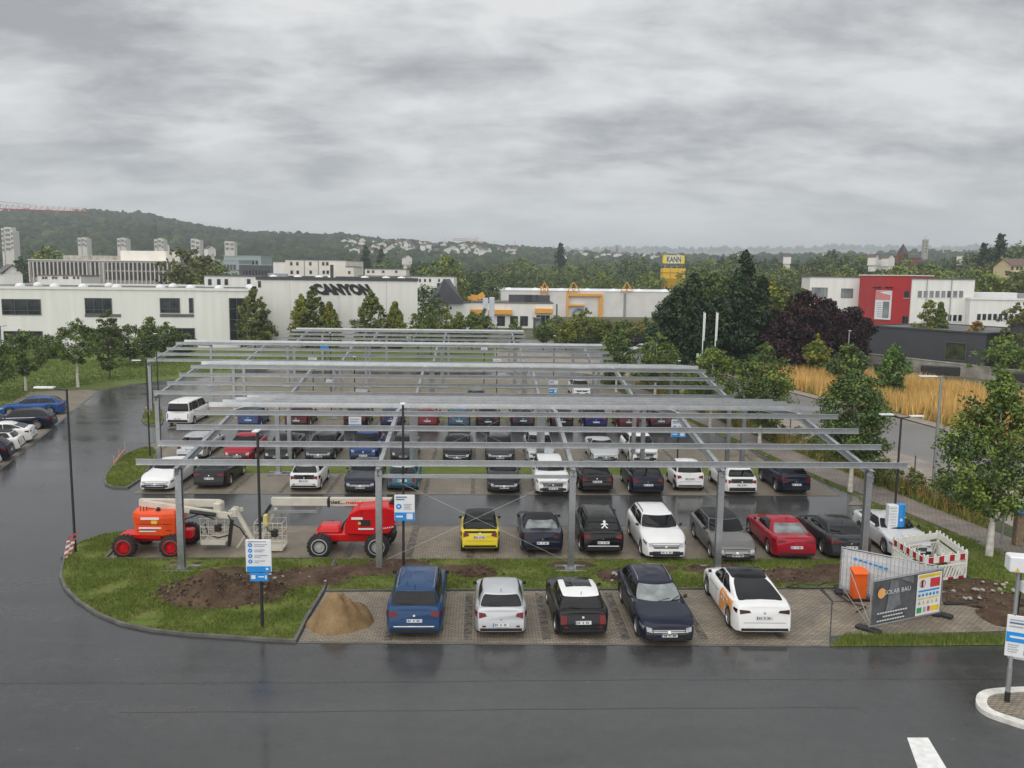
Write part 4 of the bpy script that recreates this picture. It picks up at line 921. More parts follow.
# ------------------------------------------------------------------ boom lifts
M_LORG = paint('lift_orange', (.78, .085, .018), 0, .4); M_LRED = paint('lift_red', (.58, .008, .012), 0, .4); M_CREAM = mat('boom_cream', (.58, .55, .46), .45, var=.06)
def lift_wheel(root, x, y, r, w, rim):
    b = MB(); b.lathe([(-w/2, .45*r), (-w/2, .88*r), (-w/2+.05, r), (w/2-.05, r), (w/2, .88*r), (w/2, .62*r), (w/2-.04, .58*r)], (x, y, r), 'Y', 26); o = b.build('wheel', M_RUBBER, root, sharp=50)
    b = MB()
    for k in range(18):
        a = 2*math.pi*k/18; c = Vector((x, y, r))+Vector((math.cos(a), 0, math.sin(a)))*r*.985
        b.box(c, (.05, w*.92, .07), M=Matrix.Rotation(-a, 3, 'Y'))
    b.build('tread', M_RUBBER, o)
    b = MB(); b.lathe([(-w/2+.0, .68*r), (-w/2-.01, .62*r), (-w/2+.07, .50*r), (-w/2+.07, .2*r), (-w/2+.03, .17*r), (-w/2+.03, .001)], (x, y, r), 'Y', 20); b.build('rim', rim, o, sharp=40)
def basket(root, c, w, d, h, m=None):
    m = m or M_CREAM; b = MB(); x0, x1, y0, y1 = c[0]-w/2, c[0]+w/2, c[1]-d/2, c[1]+d/2; z0 = c[2]
    for z in (z0+.35, z0+.7, z0+h):
        for a, e in (((x0, y0), (x1, y0)), ((x1, y0), (x1, y1)), ((x1, y1), (x0, y1)), ((x0, y1), (x0, y0))): b.tube([(*a, z), (*e, z)], .014, 6)
    for x in np.linspace(x0, x1, 4):
        for y in (y0, y1): b.tube([(x, y, z0), (x, y, z0+h)], .014, 6)
    o = b.build('basket', m, root)
    b = MB(); b.box((c[0], c[1], z0), (w, d, .07)); b.box((c[0], y0, z0+.1), (w, .015, .16)); b.box((c[0], y1, z0+.1), (w, .015, .16)); b.build('basket_floor', m, o)
    b = MB(); b.bevbox((c[0]+w*.22, y0+.06, z0+h*.62), (.26, .2, .3), .03); b.build('control_box', M_BLACK, o)
    return o
def P2(px, py, Y):
    v = AY(px, py, Y); return v
# orange lift
Y0 = 33.35
base = Vector(((AY(150, 550, Y0).x), Y0, 0)); L1 = thing('boom_lift', 'orange boom lift with red wheels and folded cream arms at the left end', 'boom lift', base, 0, 'boom lifts')
lx = lambda px, py, Y=Y0: AY(px, py, Y)-base
for px, yy, in ((125, -.95), (172, -.95)): 
    lift_wheel(L1, lx(px, 550, Y0-.95).x, yy, .44, .34, M_LRED); lift_wheel(L1, lx(px, 550, Y0-.95).x+.12, .75, .44, .34, M_LRED)
xa, xb = lx(125, 550).x, lx(172, 550).x
b = MB(); b.bevbox(((xa+xb)/2, 0, .60), (xb-xa+.1, .8, .26), .05); b.beam((xa, -1., .45), (xa, .8, .45), .16, .2); b.beam((xb, -1, .45), (xb, .8, .45), .16, .2); b.bevbox(((xa+xb)/2, -.5, .74), (1.5, .3, .22), .04); b.bevbox((xb+.5, .25, .62), (.6, .5, .36), .05); b.build('chassis', M_LRED, L1)
b = MB(); b.lathe([(.78, .001), (.78, .6), (.92, .6), (.92, .001)], ((xa+xb)/2+.15, 0, 0), 'Z', 24); b.build('slew_ring', M_BLACK, L1)
tx0, tx1 = lx(129, 520, Y0-.7).x, lx(178, 520, Y0-.7).x; tc = (tx0+tx1)/2; tw = tx1-tx0
def turret():
    prof = [(-.50, .0), (-.46, -.30), (-.30, -.42), (.2, -.46), (.44, -.40), (.50, .0), (.44, .40), (0, .48), (-.40, .40)]; R0 = []
    for z, k in ((.76, .86), (.82, .93), (1.50, 1.0), (1.66, .98), (1.74, .92)): R0.append([Vector((tc+x*tw*k, y*1.75*k, z)) for x, y in prof])
    n = len(prof); b = MB(); V = sum(R0, []); b.faces(V, [(i*n+k, i*n+(k+1) % n, (i+1)*n+(k+1) % n, (i+1)*n+k) for i in range(4) for k in range(n)]); b.poly(R0[-1]); b.poly(R0[0][::-1]); return b.build('turret_cover', M_LORG, L1, merge=True)
tur = turret()
M_LYEL = mat('yellow_sticker', (.75, .5, .03), .5)
ys_ = -.46*1.75-.012
b = MB(); b.box((tc-.10, ys_+.02, 1.50), (.70, .04, .085)); b.build('label_strip', M_SWHITE, tur); b = MB(); b.box((tc+.06, ys_+.02, 1.36), (.22, .045, .13)); b.build('label_strip', M_LYEL, tur); b = MB(); b.box((tc-.12, ys_+.05, 1.12), (.85, .04, .06)); b.build('label_strip', M_SWHITE, tur)
b = MB(); b.box((tc-.10, ys_+.10, .98), (.9, .05, .05)); b.build('label_strip', M_SWHITE, tur)
def arm(root, name, a, c, w, h, m=M_CREAM): 
    b = MB(); b.beam(a, c, w, h); return b.build(name, m, root)
p0, p1 = lx(140, 502, Y0+.3), lx(220, 503, Y0+.3); arm(L1, 'upper_boom', p0, p1, .22, .26)
p2, p3 = lx(143, 503, Y0-.15), lx(232, 516, Y0-.15); arm(L1, 'lower_boom', p2, p3, .2, .22)
b = MB(); b.tube([lx(190, 511.5, Y0-.28), lx(216, 515, Y0-.28)], .085, 8); b.build('hydraulic_ram', M_BLACK, L1)
b = MB(); b.bevbox(lx(219, 509, Y0+.1), (.30, .55, .62), .05); b.build('boom_joint', M_CREAM, L1)
b = MB(); b.bevbox(lx(235, 512, Y0), (.26, .4, .40), .05); b.build('boom_joint', M_CREAM, L1)
arm(L1, 'jib', lx(234, 507, Y0-.1), lx(256, 545, Y0-.1), .12, .14); arm(L1, 'jib', lx(229, 512, Y0+.15), lx(243, 509, Y0+.15), .12, .14); arm(L1, 'jib_link', lx(246, 534, Y0+.2), lx(236, 549, Y0+.2), .06, .08)
arm(L1, 'support_leg', lx(232, 520, Y0), lx(229, 546, Y0), .14, .12, M_BLACK)
basket(L1, lx(216, 541, Y0+.2), .95, .8, 1.05)
b = MB(); b.tube([lx(205, 524, Y0), lx(208, 534, Y0), lx(218, 538, Y0-.3), lx(232, 534, Y0-.1)], .03, 6); b.build('hydraulic_hose', M_BLACK, L1)
for z_, a_ in ((1.28, .96), (1.02, .90)):
    b = MB(); b.box((tc+.02, -.46*1.75*a_-.012, z_), (tw*.7, .012, .018)); b.build('panel_seam', M_BLACK, tur)
b = MB(); b.tube([(tc+tw*.5, -.2, 1.3), lx(186, 519, Y0-.3), lx(200, 514, Y0-.2), lx(214, 519, Y0-.2), lx(226, 515, Y0)], .028, 6); b.build('hydraulic_hose', M_BLACK, L1)
b = MB(); b.tube([lx(228, 515, Y0-.25), lx(233, 524, Y0-.3), lx(240, 528, Y0-.2), lx(247, 538, Y0-.2)], .03, 6); b.build('hydraulic_hose', M_BLACK, L1)
b = MB(); [b.tube([(tc-tw*.3+k*.12, -.5, 1.74), (tc-tw*.3+k*.12, -.5, 1.9)], .015, 5) for k in range(3)]; b.build('lifting_eye', M_BLACK, tur)
b = MB(); b.tube([lx(159, 508, Y0-.5), lx(157, 512, Y0-.5)], .08, 8); b.build('exhaust', M_BLACK, L1)
# red lift
base2 = Vector((AY(348, 552, Y0).x, Y0, 0)); L2 = thing('boom_lift', 'red boom lift with grey wheel hubs and a long cream lettered boom', 'boom lift', base2, 0, 'boom lifts')
lx = lambda px, py, Y=Y0: AY(px, py, Y)-base2
M_RIMG = mat('grey_rim', (.38, .38, .37), .5)
for px, yy in ((320, -.95), (377, -.95)):
    xx = lx(px, 550, Y0-.95).x; lift_wheel(L2, xx, yy, .47, .36, M_RIMG); lift_wheel(L2, xx+.12, .75, .47, .36, M_RIMG)
xa, xb = lx(320, 550).x, lx(377, 550).x
b = MB(); b.bevbox(((xa+xb)/2, -.05, .66), (xb-xa+.3, .95, .34), .06); b.bevbox((xa+.45, -.05, .95), (.95, .9, .30), .08, taper=(.92, .9)); b.beam((xa, -1, .48), (xa, .8, .48), .18, .2); b.beam((xb, -1, .48), (xb, .8, .48), .18, .2); b.build('chassis', M_LRED, L2)
tx0, tx1 = lx(345, 520, Y0-.7).x, lx(396, 520, Y0-.7).x
def hood():
    prof = [(0, .90), (0, 1.25), (.10, 1.72), (.30, 1.95), (.80, 2.02), (.97, 1.90), (1.0, 1.35), (.86, .92), (.5, .86)]; n = len(prof); R0 = []
    for y, k in ((-.86, .90), (-.78, 1), (.6, 1), (.72, .9)): R0.append([Vector((lerp(tx0, tx1, .5+(x-.5)*(k*.06+.94)), y, 1.35+(z-1.35)*k)) for x, z in prof])
    b = MB(); V = sum(R0, []); b.faces(V, [(i*n+k, i*n+(k+1) % n, (i+1)*n+(k+1) % n, (i+1)*n+k) for i in range(3) for k in range(n)]); b.poly(R0[0]); b.poly(R0[-1][::-1]); return b.build('turret_cover', M_LRED, L2, merge=True)
hd = hood(); yf_ = -.875
b = MB(); b.box((lx(365, 525, Y0-.87).x, yf_, 1.37), (.42, .02, .24)); b.build('vent_grille', M_BLACK, hd)
b = MB(); b.box((lx(360, 525, Y0-.87).x-.02, yf_-.002, 1.36), (.10, .02, .10)); b.build('label_strip', M_LYEL, hd)
b = MB(); b.box((lx(357, 520, Y0-.87).x, yf_-.002, 1.55), (.44, .02, .09)); b.build('label_strip', M_SWHITE, hd)
b = MB(); b.box((lx(366, 532, Y0-.87).x, yf_-.004, 1.13), (.6, .02, .06)); b.build('label_strip', M_SWHITE, hd)
b = MB(); [b.box((lx(385, 532, Y0-.87).x+k*.07-.25, yf_-.004, 1.12+k*.012), (.035, .02, .05)) for k in range(9)]; b.build('label_strip', M_SWHITE, hd)
for x_ in (.33, .64):
    b = MB(); b.box((lerp(tx0, tx1, x_), yf_-.0, 1.42), (.016, .015, .95)); b.build('panel_seam', M_BLACK, hd)
b = MB(); b.tube([lx(352, 514, Y0-.5), lx(344, 523, Y0-.3), lx(340, 533, Y0-.2)], .03, 6); b.build('hydraulic_hose', M_BLACK, L2)
b = MB(); b.tube([lx(267, 509, Y0), lx(262, 518, Y0-.1), lx(268, 530, Y0-.1), lx(276, 536, Y0)], .025, 6); b.build('hydraulic_hose', M_BLACK, L2)
b = MB(); b.bevbox((lx(379, 540).x+.2, 0, .78), (.9, 1.1, .24), .05); b.build('counterweight', M_BLACK, L2)
q0, q1 = lx(272, 507, Y0+.25), lx(392, 506.5, Y0+.25); q0.z = q1.z = 1.93; bm_ = arm(L2, 'main_boom', q0, q1, .24, .30)
arm(L2, 'inner_boom', lx(268, 511.5, Y0-.0), lx(318, 511.5, Y0-.0), .12, .10, M_GPOLE)
b = MB(); b.bevbox((lx(329, 511, Y0+.2).x, .25, 1.91), (.10, .34, .40), .03); b.build('boom_collar', M_BLACK, L2)
tm_ = face_matrix(Vector((lerp(q0.x, q1.x, .60), q0.y-.128, 1.92)), (1, 0, 0), (0, 0, 1))
xc = lambda px: AY(px, 508, Y0+.12).x-base2.x
put_text('lettering', 'miet...', xc(345)-xc(327), .17, face_matrix((( xc(345)+xc(327))/2, q0.y-.126, 1.93), (1, 0, 0), (0, 0, 1)), M_BLACK, bm_, .03)
put_text('lettering', 'mateco', xc(367)-xc(346), .13, face_matrix(((xc(367)+xc(346))/2, q0.y-.126, 1.91), (1, 0, 0), (0, 0, 1)), M_LRED, bm_, .03)
b = MB(); b.faces([Vector((lx(389, 505).x, -.3, 1.98)), Vector((lx(396, 500).x, -.3, 2.25)), Vector((lx(398, 512).x, -.3, 1.9)), Vector((lx(389, 505).x, .5, 1.98)), Vector((lx(396, 500).x, .5, 2.25)), Vector((lx(398, 512).x, .5, 1.9))], [(0, 1, 2), (3, 5, 4), (0, 3, 4, 1), (1, 4, 5, 2), (2, 5, 3, 0)]); b.build('boom_pivot', M_BLACK, L2)
arm(L2, 'jib', lx(271, 505, Y0), lx(258, 525, Y0), .12, .12, M_BLACK); arm(L2, 'jib', lx(276, 508, Y0+.1), lx(262, 538, Y0+.1), .10, .12)
b = MB(); b.bevbox(lx(266, 520, Y0-.1), (.18, .3, .5), .04); b.build('control_box', mat('pale_yellow', (.6, .55, .2), .5), L2)
basket(L2, lx(271, 547, Y0), 1.1, .8, 1.1)
# ------------------------------------------------------------------ lamps, signs
def lamp(lab, base_px, top_px, arms=((0, 0),), m=M_POLE, rad=(.048, .040), head=(.55, .18, .05), Y=None):
    g = G(*base_px) if Y is None else None
    if g is None: v = AY(*base_px, Y); g = Vector((v.x, Y, 0))
    h = AY(top_px[0], top_px[1], g.y).z; root = thing('street_lamp', lab, 'street lamp', (g.x, g.y, 0), 0, 'lamp posts on the car park')
    b = MB(); b.tube([(0, 0, 0), (0, 0, 1.1), (0, 0, h)], [rad[0]*1.25, rad[0], rad[1]], 10); b.build('pole', m, root)
    for ax, az in arms:
        b = MB(); a0 = Vector((0, 0, h-.05)); a1 = Vector((ax, 0, h+az-.05)) if ax else Vector((0, -.12, h))
        if ax: b.tube([a0, a1], .03, 6); b.build('arm', m, root)
        d = math.copysign(1, ax) if ax else 0
        b = MB(); c = a1+Vector((d*head[0]/2, 0, .03)); 
        if ax: b.bevbox(c, (head[0], head[1], head[2]), .02)
        else: b.bevbox((0, -.12, h+.03), (.20, .40, .05), .015)
        b.build('lamp_head', M_LAMP, root)
    return root, h
lamp('dark lamp post left of the orange boom lift, its arm over the left road', (75.5, 553), (66.5, 389), ((-.45, .07),), head=(.75, .24, .08))
lamp('dark post carrying the numbered white and blue sign beside the large soil heap', (262.5, 629), (256, 431), ((0, 0),))
lamp('dark lamp post rising behind the blue people carrier', (403.5, 568), (404, 404), ((0, 0),))
lamp('dark lamp post with two heads behind the silver coupe', (892, 548), (903, 417), ((-.35, .12), (.35, .06)), head=(.55, .22, .07))
lamp('dark thin lamp post on the small grass tip behind the white coupe', (150, 457), (147, 361), ((-.3, .05),), head=(.5, .2, .06))
lamp('dark thin lamp post beside the white panel van', (159, 413), (158, 334), ((0, 0),))
lamp('slim lamp post between the second and third steel frames, left of the middle', (355, 412), (355, 357), ((0, 0),))
lamp('slim lamp post left of centre at the third frame', (331, 384), (330, 333), ((0, 0),))
lamp('slim lamp post at the far frame before the pointed trees', (312.5, 364), (312, 321), ((0, 0),))
lamp('slim lamp post right of the far frame end', (553.5, 384), (553.5, 336), ((0, 0),))
lamp('slim lamp post at the right end of the third frame', (677, 412), (678, 361), ((0, 0),))
lamp('slim far lamp post behind the farthest frame, near the middle', (496.5, 362), (497, 323), ((0, 0),))
lamp('tall pale grey lamp post by the street with a small notice on it', (932, 500), (942, 376), ((-.25, .0),), M_GPOLE, (.09, .06), head=(.9, .3, .06))
lamp('pale lamp post at the edge of the golden grass field', (846, 385), (849, 331), ((0, 0),), M_GPOLE, (.08, .06))
lamp('thin lamp post before the white building', (198.5, 342), (197, 318), ((-.6, .1),), M_GPOLE, (.07, .05))
lamp('thin lamp post far left at the tree by the lawn', (3, 372), (4, 326), ((.7, .1),), M_POLE, (.07, .05))
lamp('short lamp on the forecourt before the white building entrance', (215, 341), (215, 326), ((0, 0),), M_GPOLE, (.08, .06))
def sign(lab, px0, py0, px1, py1, Y, pole_base=None, style=0, yaw=0., cat='sign', thick=.05, group='parking signs'):
    a, c = AY(px0, py1, Y), AY(px1, py0, Y); w, h = c.x-a.x, c.z-a.z; ctr = Vector(((a.x+c.x)/2, Y, (a.z+c.z)/2))
    root = thing('parking_sign', lab, cat, (ctr.x, Y-.11, 0), yaw, group); zc = ctr.z
    b = MB(); b.bevbox((0, 0, zc), (w, thick, h), .012); bd = b.build('board', M_SWHITE, root)
    y = -thick/2-.004
    def r_(x0, z0, x1, z1, m, nm, dy=0.):       # fractions of the board, from the lower left
        b = MB(); b.box((w*((x0+x1)/2-.5), y-dy, zc+h*((z0+z1)/2-.5)), (w*(x1-x0), .008, h*(z1-z0))); b.build(nm, m, bd)
    def dot(x, z, rad, m, dy=0.):
        b = MB(); b.poly([(w*(x-.5)+rad*math.cos(t), y-.006-dy, zc+h*(z-.5)+rad*math.sin(t)) for t in np.linspace(0, 6.283, 17)[:-1]]); b.build('symbol', m, bd)
    if style == 0:          # numbered instructions
        r_(0.03, .0, .97, .18, M_SBLUE, 'blue_band')
        for k in range(4):
            z = .84-.17*k; dot(.18, z, w*.085, M_SBLUE); r_(.16, z-.02, .20, z+.02, M_SWHITE, 'symbol', .009)
            r_(.34, z+.005, .85-.1*(k % 2), z+.03, M_SGREY, 'text_line'); r_(.34, z-.045, .75-.08*k, z-.02, M_SGREY, 'text_line')
        r_(.1, .93, .8, .965, M_SGREY, 'text_line'); r_(.78, .07, .88, .13, M_SWHITE, 'symbol', .006)
        b = MB(); b.bevbox((.0, .0, zc-h*.5-.17), (w*.72, thick, .26), .01); o2 = b.build('supplementary_plate', M_SBLUE, root)
        for (x0, x1, z0, z1) in ((-.30, -.14, -.05, .07), (-.02, .20, -.0, .035), (.24, .30, -.06, .06)):
            b = MB(); b.box((w*(x0+x1)/2, y, zc-h*.5-.17+(z0+z1)/2), (w*(x1-x0), .008, z1-z0)); b.build('symbol', M_SWHITE, o2)
    elif style == 1:
        r_(0.01, .0, .99, .32, M_SBLUE, 'blue_band'); r_(.08, .89, .62, .935, M_SDARK, 'text_line'); r_(.08, .80, .50, .845, M_SDARK, 'text_line')
        dot(.22, .55, w*.14, M_SBLUE); r_(.17, .52, .27, .58, M_SWHITE, 'symbol', .009)
        for k in range(4): r_(.46, .62-.06*k, .86-.05*(k % 3), .645-.06*k, M_SGREY, 'text_line')
        r_(.08, .13, .42, .19, M_SWHITE, 'text_line', .006); r_(.6, .06, .9, .28, M_SWHITE, 'symbol', .006)
    elif style == 2:
        r_(0.01, .36, .99, .62, M_SBLUE, 'blue_band'); r_(.12, .46, .88, .52, M_SWHITE, 'text_line', .006)
        for k in range(3): r_(.12, .90-.06*k, .75-.1*k, .92-.06*k, M_SGREY, 'text_line')
        for k in range(4): r_(.12, .28-.06*k, .55, .30-.06*k, M_SGREY, 'text_line')
    elif style == 3:
        r_(0.01, .0, .99, .35, M_SBLUE, 'blue_band'); r_(.1, .55, .7, .62, M_SGREY, 'text_line'); r_(.1, .75, .8, .82, M_SGREY, 'text_line')
    if pole_base is not None:
        g = pole_base; b = MB(); b.tube([(g.x-ctr.x, .11, 0), (g.x-ctr.x, .11, zc+h/2)], .045, 8); b.build('pole', M_POLE, root)
    return root
sign('white sign with four blue symbols on the post by the large soil heap', 247.3, 538.5, 272, 570.5, 25.50, style=0)
sign('white and blue sign on the lamp post behind the blue people carrier', 394.7, 494, 415, 519.5, 31.05, style=1)
for lab, x0, y0, x1, y1, Y, st, pole in [
    ('small white sign before the black estate of the fifth row', 349, 416.5, 361.5, 428, 57.5, 3, 1), ('white sign with blue arrow foot at the fourth row right of the double post', 670.5, 419.5, 686, 436.5, 48.2, 1, 1),
    ('small white sign near the light grey lamp post left of centre, second frame', 326, 379.5, 336, 385, 66.5, 3, 1), ('small white and blue sign beyond the second frame right of the middle', 548.5, 380.5, 558, 393, 66.5, 1, 1),
    ('little blue sign at the far frame left of centre', 320.5, 344.5, 329, 350, 84.6, 4, 1), ('little white sign at the third frame left of centre', 308.5, 357.5, 317, 361.5, 80, 3, 1),
    ('little blue and white sign under the far frame in the middle', 481, 347.5, 487.5, 351, 84.6, 3, 1), ('little white sign under the third frame in the middle', 493, 359, 501, 363, 76, 3, 1)]:
    v = AY((x0+x1)/2, y1, Y); o = sign(lab, x0, y0, x1, y1, Y, Vector((v.x, Y, 0)), st)
    if st == 4:
        for c in o.children:
            if c.name.startswith('board'): c.data.materials[0] = M_SBLUE
# box sign right
def box_sign():
    Y = 33.5; a = AY(886.5, 531, Y); b_ = AY(905, 504.5, Y); w = .62; zc = (a.z+b_.z)/2; h = b_.z-a.z; x = (a.x+b_.x)/2
    root = thing('box_sign', 'white and bright blue box sign on the lamp post before the silver coupe', 'sign', (x, Y, 0), .0, 'parking signs')
    b = MB(); b.bevbox((-.17, 0, zc), (.40, .30, h), .015); p = b.build('white_panel', M_SWHITE, root)
    for k in range(7):
        b = MB(); b.box((-.19+(.02 if k % 2 else 0), -.154, zc+h*(.40-.11*k)), (.28-.05*(k % 2), .006, .028)); b.build('text_line', M_SGREY, p)
    pr = [(-.03, -.155), (.14, -.17), (.26, -.12), (.32, 0), (.26, .12), (.14, .17), (-.03, .155)]
    b = MB(); b.prism([(q[0]+.06, q[1]) for q in pr], zc-h/2-.02, zc+h/2+.02); bp = b.build('blue_panel', M_SBLUE, root)
    b = MB(); b.poly([(.09, -.1785, zc-.09), (.21, -.178, zc-.09), (.18, -.178, zc+.02), (.155, -.178, zc-.01), (.13, -.178, zc+.06)]); b.build('symbol', M_SWHITE, bp)
box_sign()
# sign mast on the traffic island
def mast():
    g = G(1006.5, 705); Y = g.y; root = thing('sign_mast', 'galvanised mast with black foot on the white-kerbed traffic island', 'mast', (g.x, g.y, .1))
    ztop = AY(1023, 560, Y).z; b = MB(); b.tube([(0, 0, .02), (0, 0, .95)], .062, 10); b.tube([(0, 0, .95), (0, 0, 1.0), (0.0, 0, ztop)], [.062, .05, .047], 10); b.build('pole', M_GPOLE, root)
    b = MB(); b.tube([(0, 0, .005), (0, 0, .28)], .068, 10); b.build('foot_sleeve', M_BLACK, root)
    a = AY(1003, 640, Y-.1); zc = AY(1015, 637, Y-.1).z
    sg = thing('parking_sign', 'tilted white sign with a blue band on the mast of the traffic island', 'sign', (g.x+.12, g.y-.09, 0), R(-26), 'parking signs')
    w, h = .62, 1.12; b = MB(); b.bevbox((0, 0, zc), (w, .04, h), .01); bd = b.build('board', M_SWHITE, sg)
    def r_(x0, z0, x1, z1, m, nm, dy=0.): b = MB(); b.box((w*((x0+x1)/2-.5), -.026-dy, zc+h*((z0+z1)/2-.5)), (w*(x1-x0), .008, h*(z1-z0))); b.build(nm, m, bd)
    r_(.01, .36, .99, .60, M_SBLUE, 'blue_band'); r_(.14, .46, .86, .51, M_SWHITE, 'text_line', .006); r_(.1, .88, .7, .91, M_SGREY, 'text_line'); r_(.1, .80, .85, .84, M_SDARK, 'text_line'); r_(.1, .72, .6, .75, M_SGREY, 'text_line')
    for k in range(4): r_(.1, .28-.055*k, .5-.06*(k % 2), .30-.055*k, M_SGREY, 'text_line')
    r_(.68, .08, .86, .19, M_SGREY, 'symbol')
    b = MB(); b.bevbox((.10, .10, zc-.12), (w, .04, h*.95), .01); b.build('rear_board', M_SWHITE, sg)
    bx = thing('camera_box', 'white metal box with a small yellow warning mark on top of the island mast', 'camera box', (g.x+.05, g.y, 0)); zb = AY(1020, 563, Y).z
    b = MB(); b.bevbox((-.02, 0, zb), (.62, .42, .42), .03, R(-15)); hb = b.build('housing', M_SWHITE, bx)
    b = MB(); b.poly([(-.26, -.155, zb-.18), (-.14, -.19, zb-.18), (-.2, -.175, zb-.07)]); b.build('warning_mark', M_LYEL, hb)
    b = MB(); b.bevbox((.16, -.05, zb-.62), (.26, .2, .3), .02); b.build('junction_box', M_SWHITE, bx)
    b = MB(); b.tube([(.05, .06, zb-.3), (.09, .07, zb-.8), (.06, .06, zb-1.6)], .02, 6); b.build('cable', M_BLACK, bx)
mast()
# ------------------------------------------------------------------ building site fence, barrier, markers
M_WIRE = mat('fence_wire', (.42, .43, .43), .45, .6); M_MESH = mat('white_fence_sheet', (.62, .63, .64), .7, var=.08, scale=2); M_BANN = patchy_mat('banner_print', [(.075, .08, .085), (.115, .12, .13), (.07, .075, .08)], 1.4, 3, .5, .05, .15)
M_BANL = mat('banner_panel_grey', (.17, .18, .19), .5, var=.15, scale=4); M_YEL = mat('sign_yellow', (.75, .52, .03), .5); M_SRED = mat('sign_red', (.55, .04, .05), .5); M_GRN = mat('sign_green', (.03, .30, .08), .5); M_SUN = mat('banner_sun', (.80, .42, .14), .5)
def fence_panel(lab, A, B, h, sheet_m, z0=.12):
    A, B = Vector((A.x, A.y, 0)), Vector((B.x, B.y, 0)); w = (B-A).length; rz = math.atan2(B.y-A.y, B.x-A.x); root = thing('construction_fence', lab, 'fence', (A.x, A.y, 0), rz, 'building site fence panels')
    b = MB()
    for x in (0, w): b.tube([(x, 0, .05), (x, 0, h)], .021, 8)
    for z in (z0+.02, h-.02): b.tube([(0, 0, z), (w, 0, z)], .021, 8)
    b.build('frame', M_WIRE, root); b = MB()
    yw = .012 if sheet_m is M_BANN else -.065
    for x in np.arange(.1, w, .13): b.tube([(x, yw, z0), (x, yw, h)], .006, 4, False)
    for z in np.arange(z0+.15, h, .22): b.tube([(0, yw, z), (w, yw, z)], .006, 4, False)
    b.build('wire_mesh', M_WIRE, root)
    nx, nz = 24, 10; b = MB(); F = [(j*(nx+1)+i, j*(nx+1)+i+1, (j+1)*(nx+1)+i+1, (j+1)*(nx+1)+i) for j in range(nz) for i in range(nx)]
    f = lambda x, z: -.03-.02*math.sin(x*4)*math.sin(z*3)*(z/h)
    b.faces([(.04+(w-.08)*i/nx, f(w*i/nx, 1), z0+.06+(h-z0-.12)*j/nz) for j in range(nz+1) for i in range(nx+1)], F, True); sh = b.build('banner' if sheet_m is M_BANN else 'sheeting', sheet_m, root)
    for x in (0, w):
        b = MB(); b.bevbox((x+(.02 if x else -.02), 0, .065), (.26, .78, .13), .03, R(20)); b.build('foot_block', M_BLACK, root)
    return root, w, sh
PA = G(868.7, 631); PB = G(939.5, 616); PC = G(839, 591.5)
hF = AY(871, 580, PA.y).z
fr, w, sh = fence_panel('grey banner fence panel with lettering and a safety notice, facing the road', PA, PB, hF, M_BANN)
def on(sh, x0, z0, x1, z1, m, nm, d=.058, par=None):
    b = MB(); b.faces([(w*x0, -d, hF*z0), (w*x1, -d, hF*z0), (w*x1, -d, hF*z1), (w*x0, -d, hF*z1), (w*x0, -d+.004, hF*z0), (w*x1, -d+.004, hF*z0), (w*x1, -d+.004, hF*z1), (w*x0, -d+.004, hF*z1)], [(0, 1, 2, 3), (4, 7, 6, 5), (0, 4, 5, 1), (2, 6, 7, 3), (1, 5, 6, 2), (0, 3, 7, 4)]); return b.build(nm, m, par or sh)
def txt(t, xc, zc, ww, hh, m, d=.066, bold=0.): return put_text('lettering', t, w*ww, hF*hh, face_matrix((w*xc, -d, hF*zc), (1, 0, 0), (0, 0, 1)), m, sh, bold)
def disc(x, z, r, m, d=.066, nm='symbol'):
    b = MB(); b.poly([(w*x+r*math.cos(t), -d, hF*z+r*math.sin(t)) for t in np.linspace(0, 6.2832, 25)[:-1]]); return b.build(nm, m, sh)
b = MB(); b.poly([(w*.19, -.056, hF*.28), (w*.40, -.056, hF*.44), (w*.34, -.056, hF*.90), (w*.24, -.056, hF*.95)]); b.build('printed_panel', M_BANL, sh)
b = MB(); b.poly([(w*.36, -.057, hF*.95), (w*.56, -.057, hF*.80), (w*.55, -.057, hF*.95)]); b.build('printed_panel', M_BANL, sh)
disc(.12, .72, .17, M_SUN); txt('SOLAR BAU', .34, .72, .36, .085, M_SWHITE)
for k, (a, c) in enumerate(((.08, .52), (.16, .47), (.08, .50))):
    for q in range(int((c-a)/.035)): on(sh, a+q*.035, .31-.075*k, a+q*.035+.026, .335-.075*k, M_SWHITE, 'text_line', .062)
on(sh, .615, .12, .965, .95, M_SWHITE, 'safety_notice', .060)
on(sh, .63, .87, .95, .93, M_YEL, 'notice_strip', .064); on(sh, .80, .66, .94, .84, M_SRED, 'notice_field', .064)
b = MB(); 
for t in range(24):
    a0, a1 = 2*math.pi*t/24, 2*math.pi*(t+1)/24; P_ = [(w*.69+r_*math.cos(a), -.066, hF*.755+r_*math.sin(a)) for a, r_ in ((a0, .135), (a1, .135), (a1, .105), (a0, .105))]; b.poly(P_)
b.build('symbol', M_SRED, sh); on(sh, .672, .69, .70, .82, M_BLACK, 'symbol', .064)
on(sh, .64, .59, .94, .625, M_SBLUE, 'notice_strip', .064)
for k in range(6): disc(.655+k*.052, .525, .055, M_SBLUE)
on(sh, .63, .44, .94, .465, M_YEL, 'notice_strip', .064)
for k in range(5):
    x = .66+k*.062; b = MB(); b.poly([(w*x-.06, -.066, hF*.34), (w*x+.06, -.066, hF*.34), (w*x, -.066, hF*.42)]); b.build('symbol', M_YEL if k % 2 else M_SGREY, sh)
on(sh, .63, .17, .70, .28, M_GRN, 'notice_field', .064); on(sh, .72, .18, .76, .28, M_SGREY, 'notice_field', .064); on(sh, .78, .18, .82, .28, M_SRED, 'notice_field', .064); on(sh, .83, .17, .95, .28, M_YEL, 'notice_field', .064)
wF, hFr = w, hF
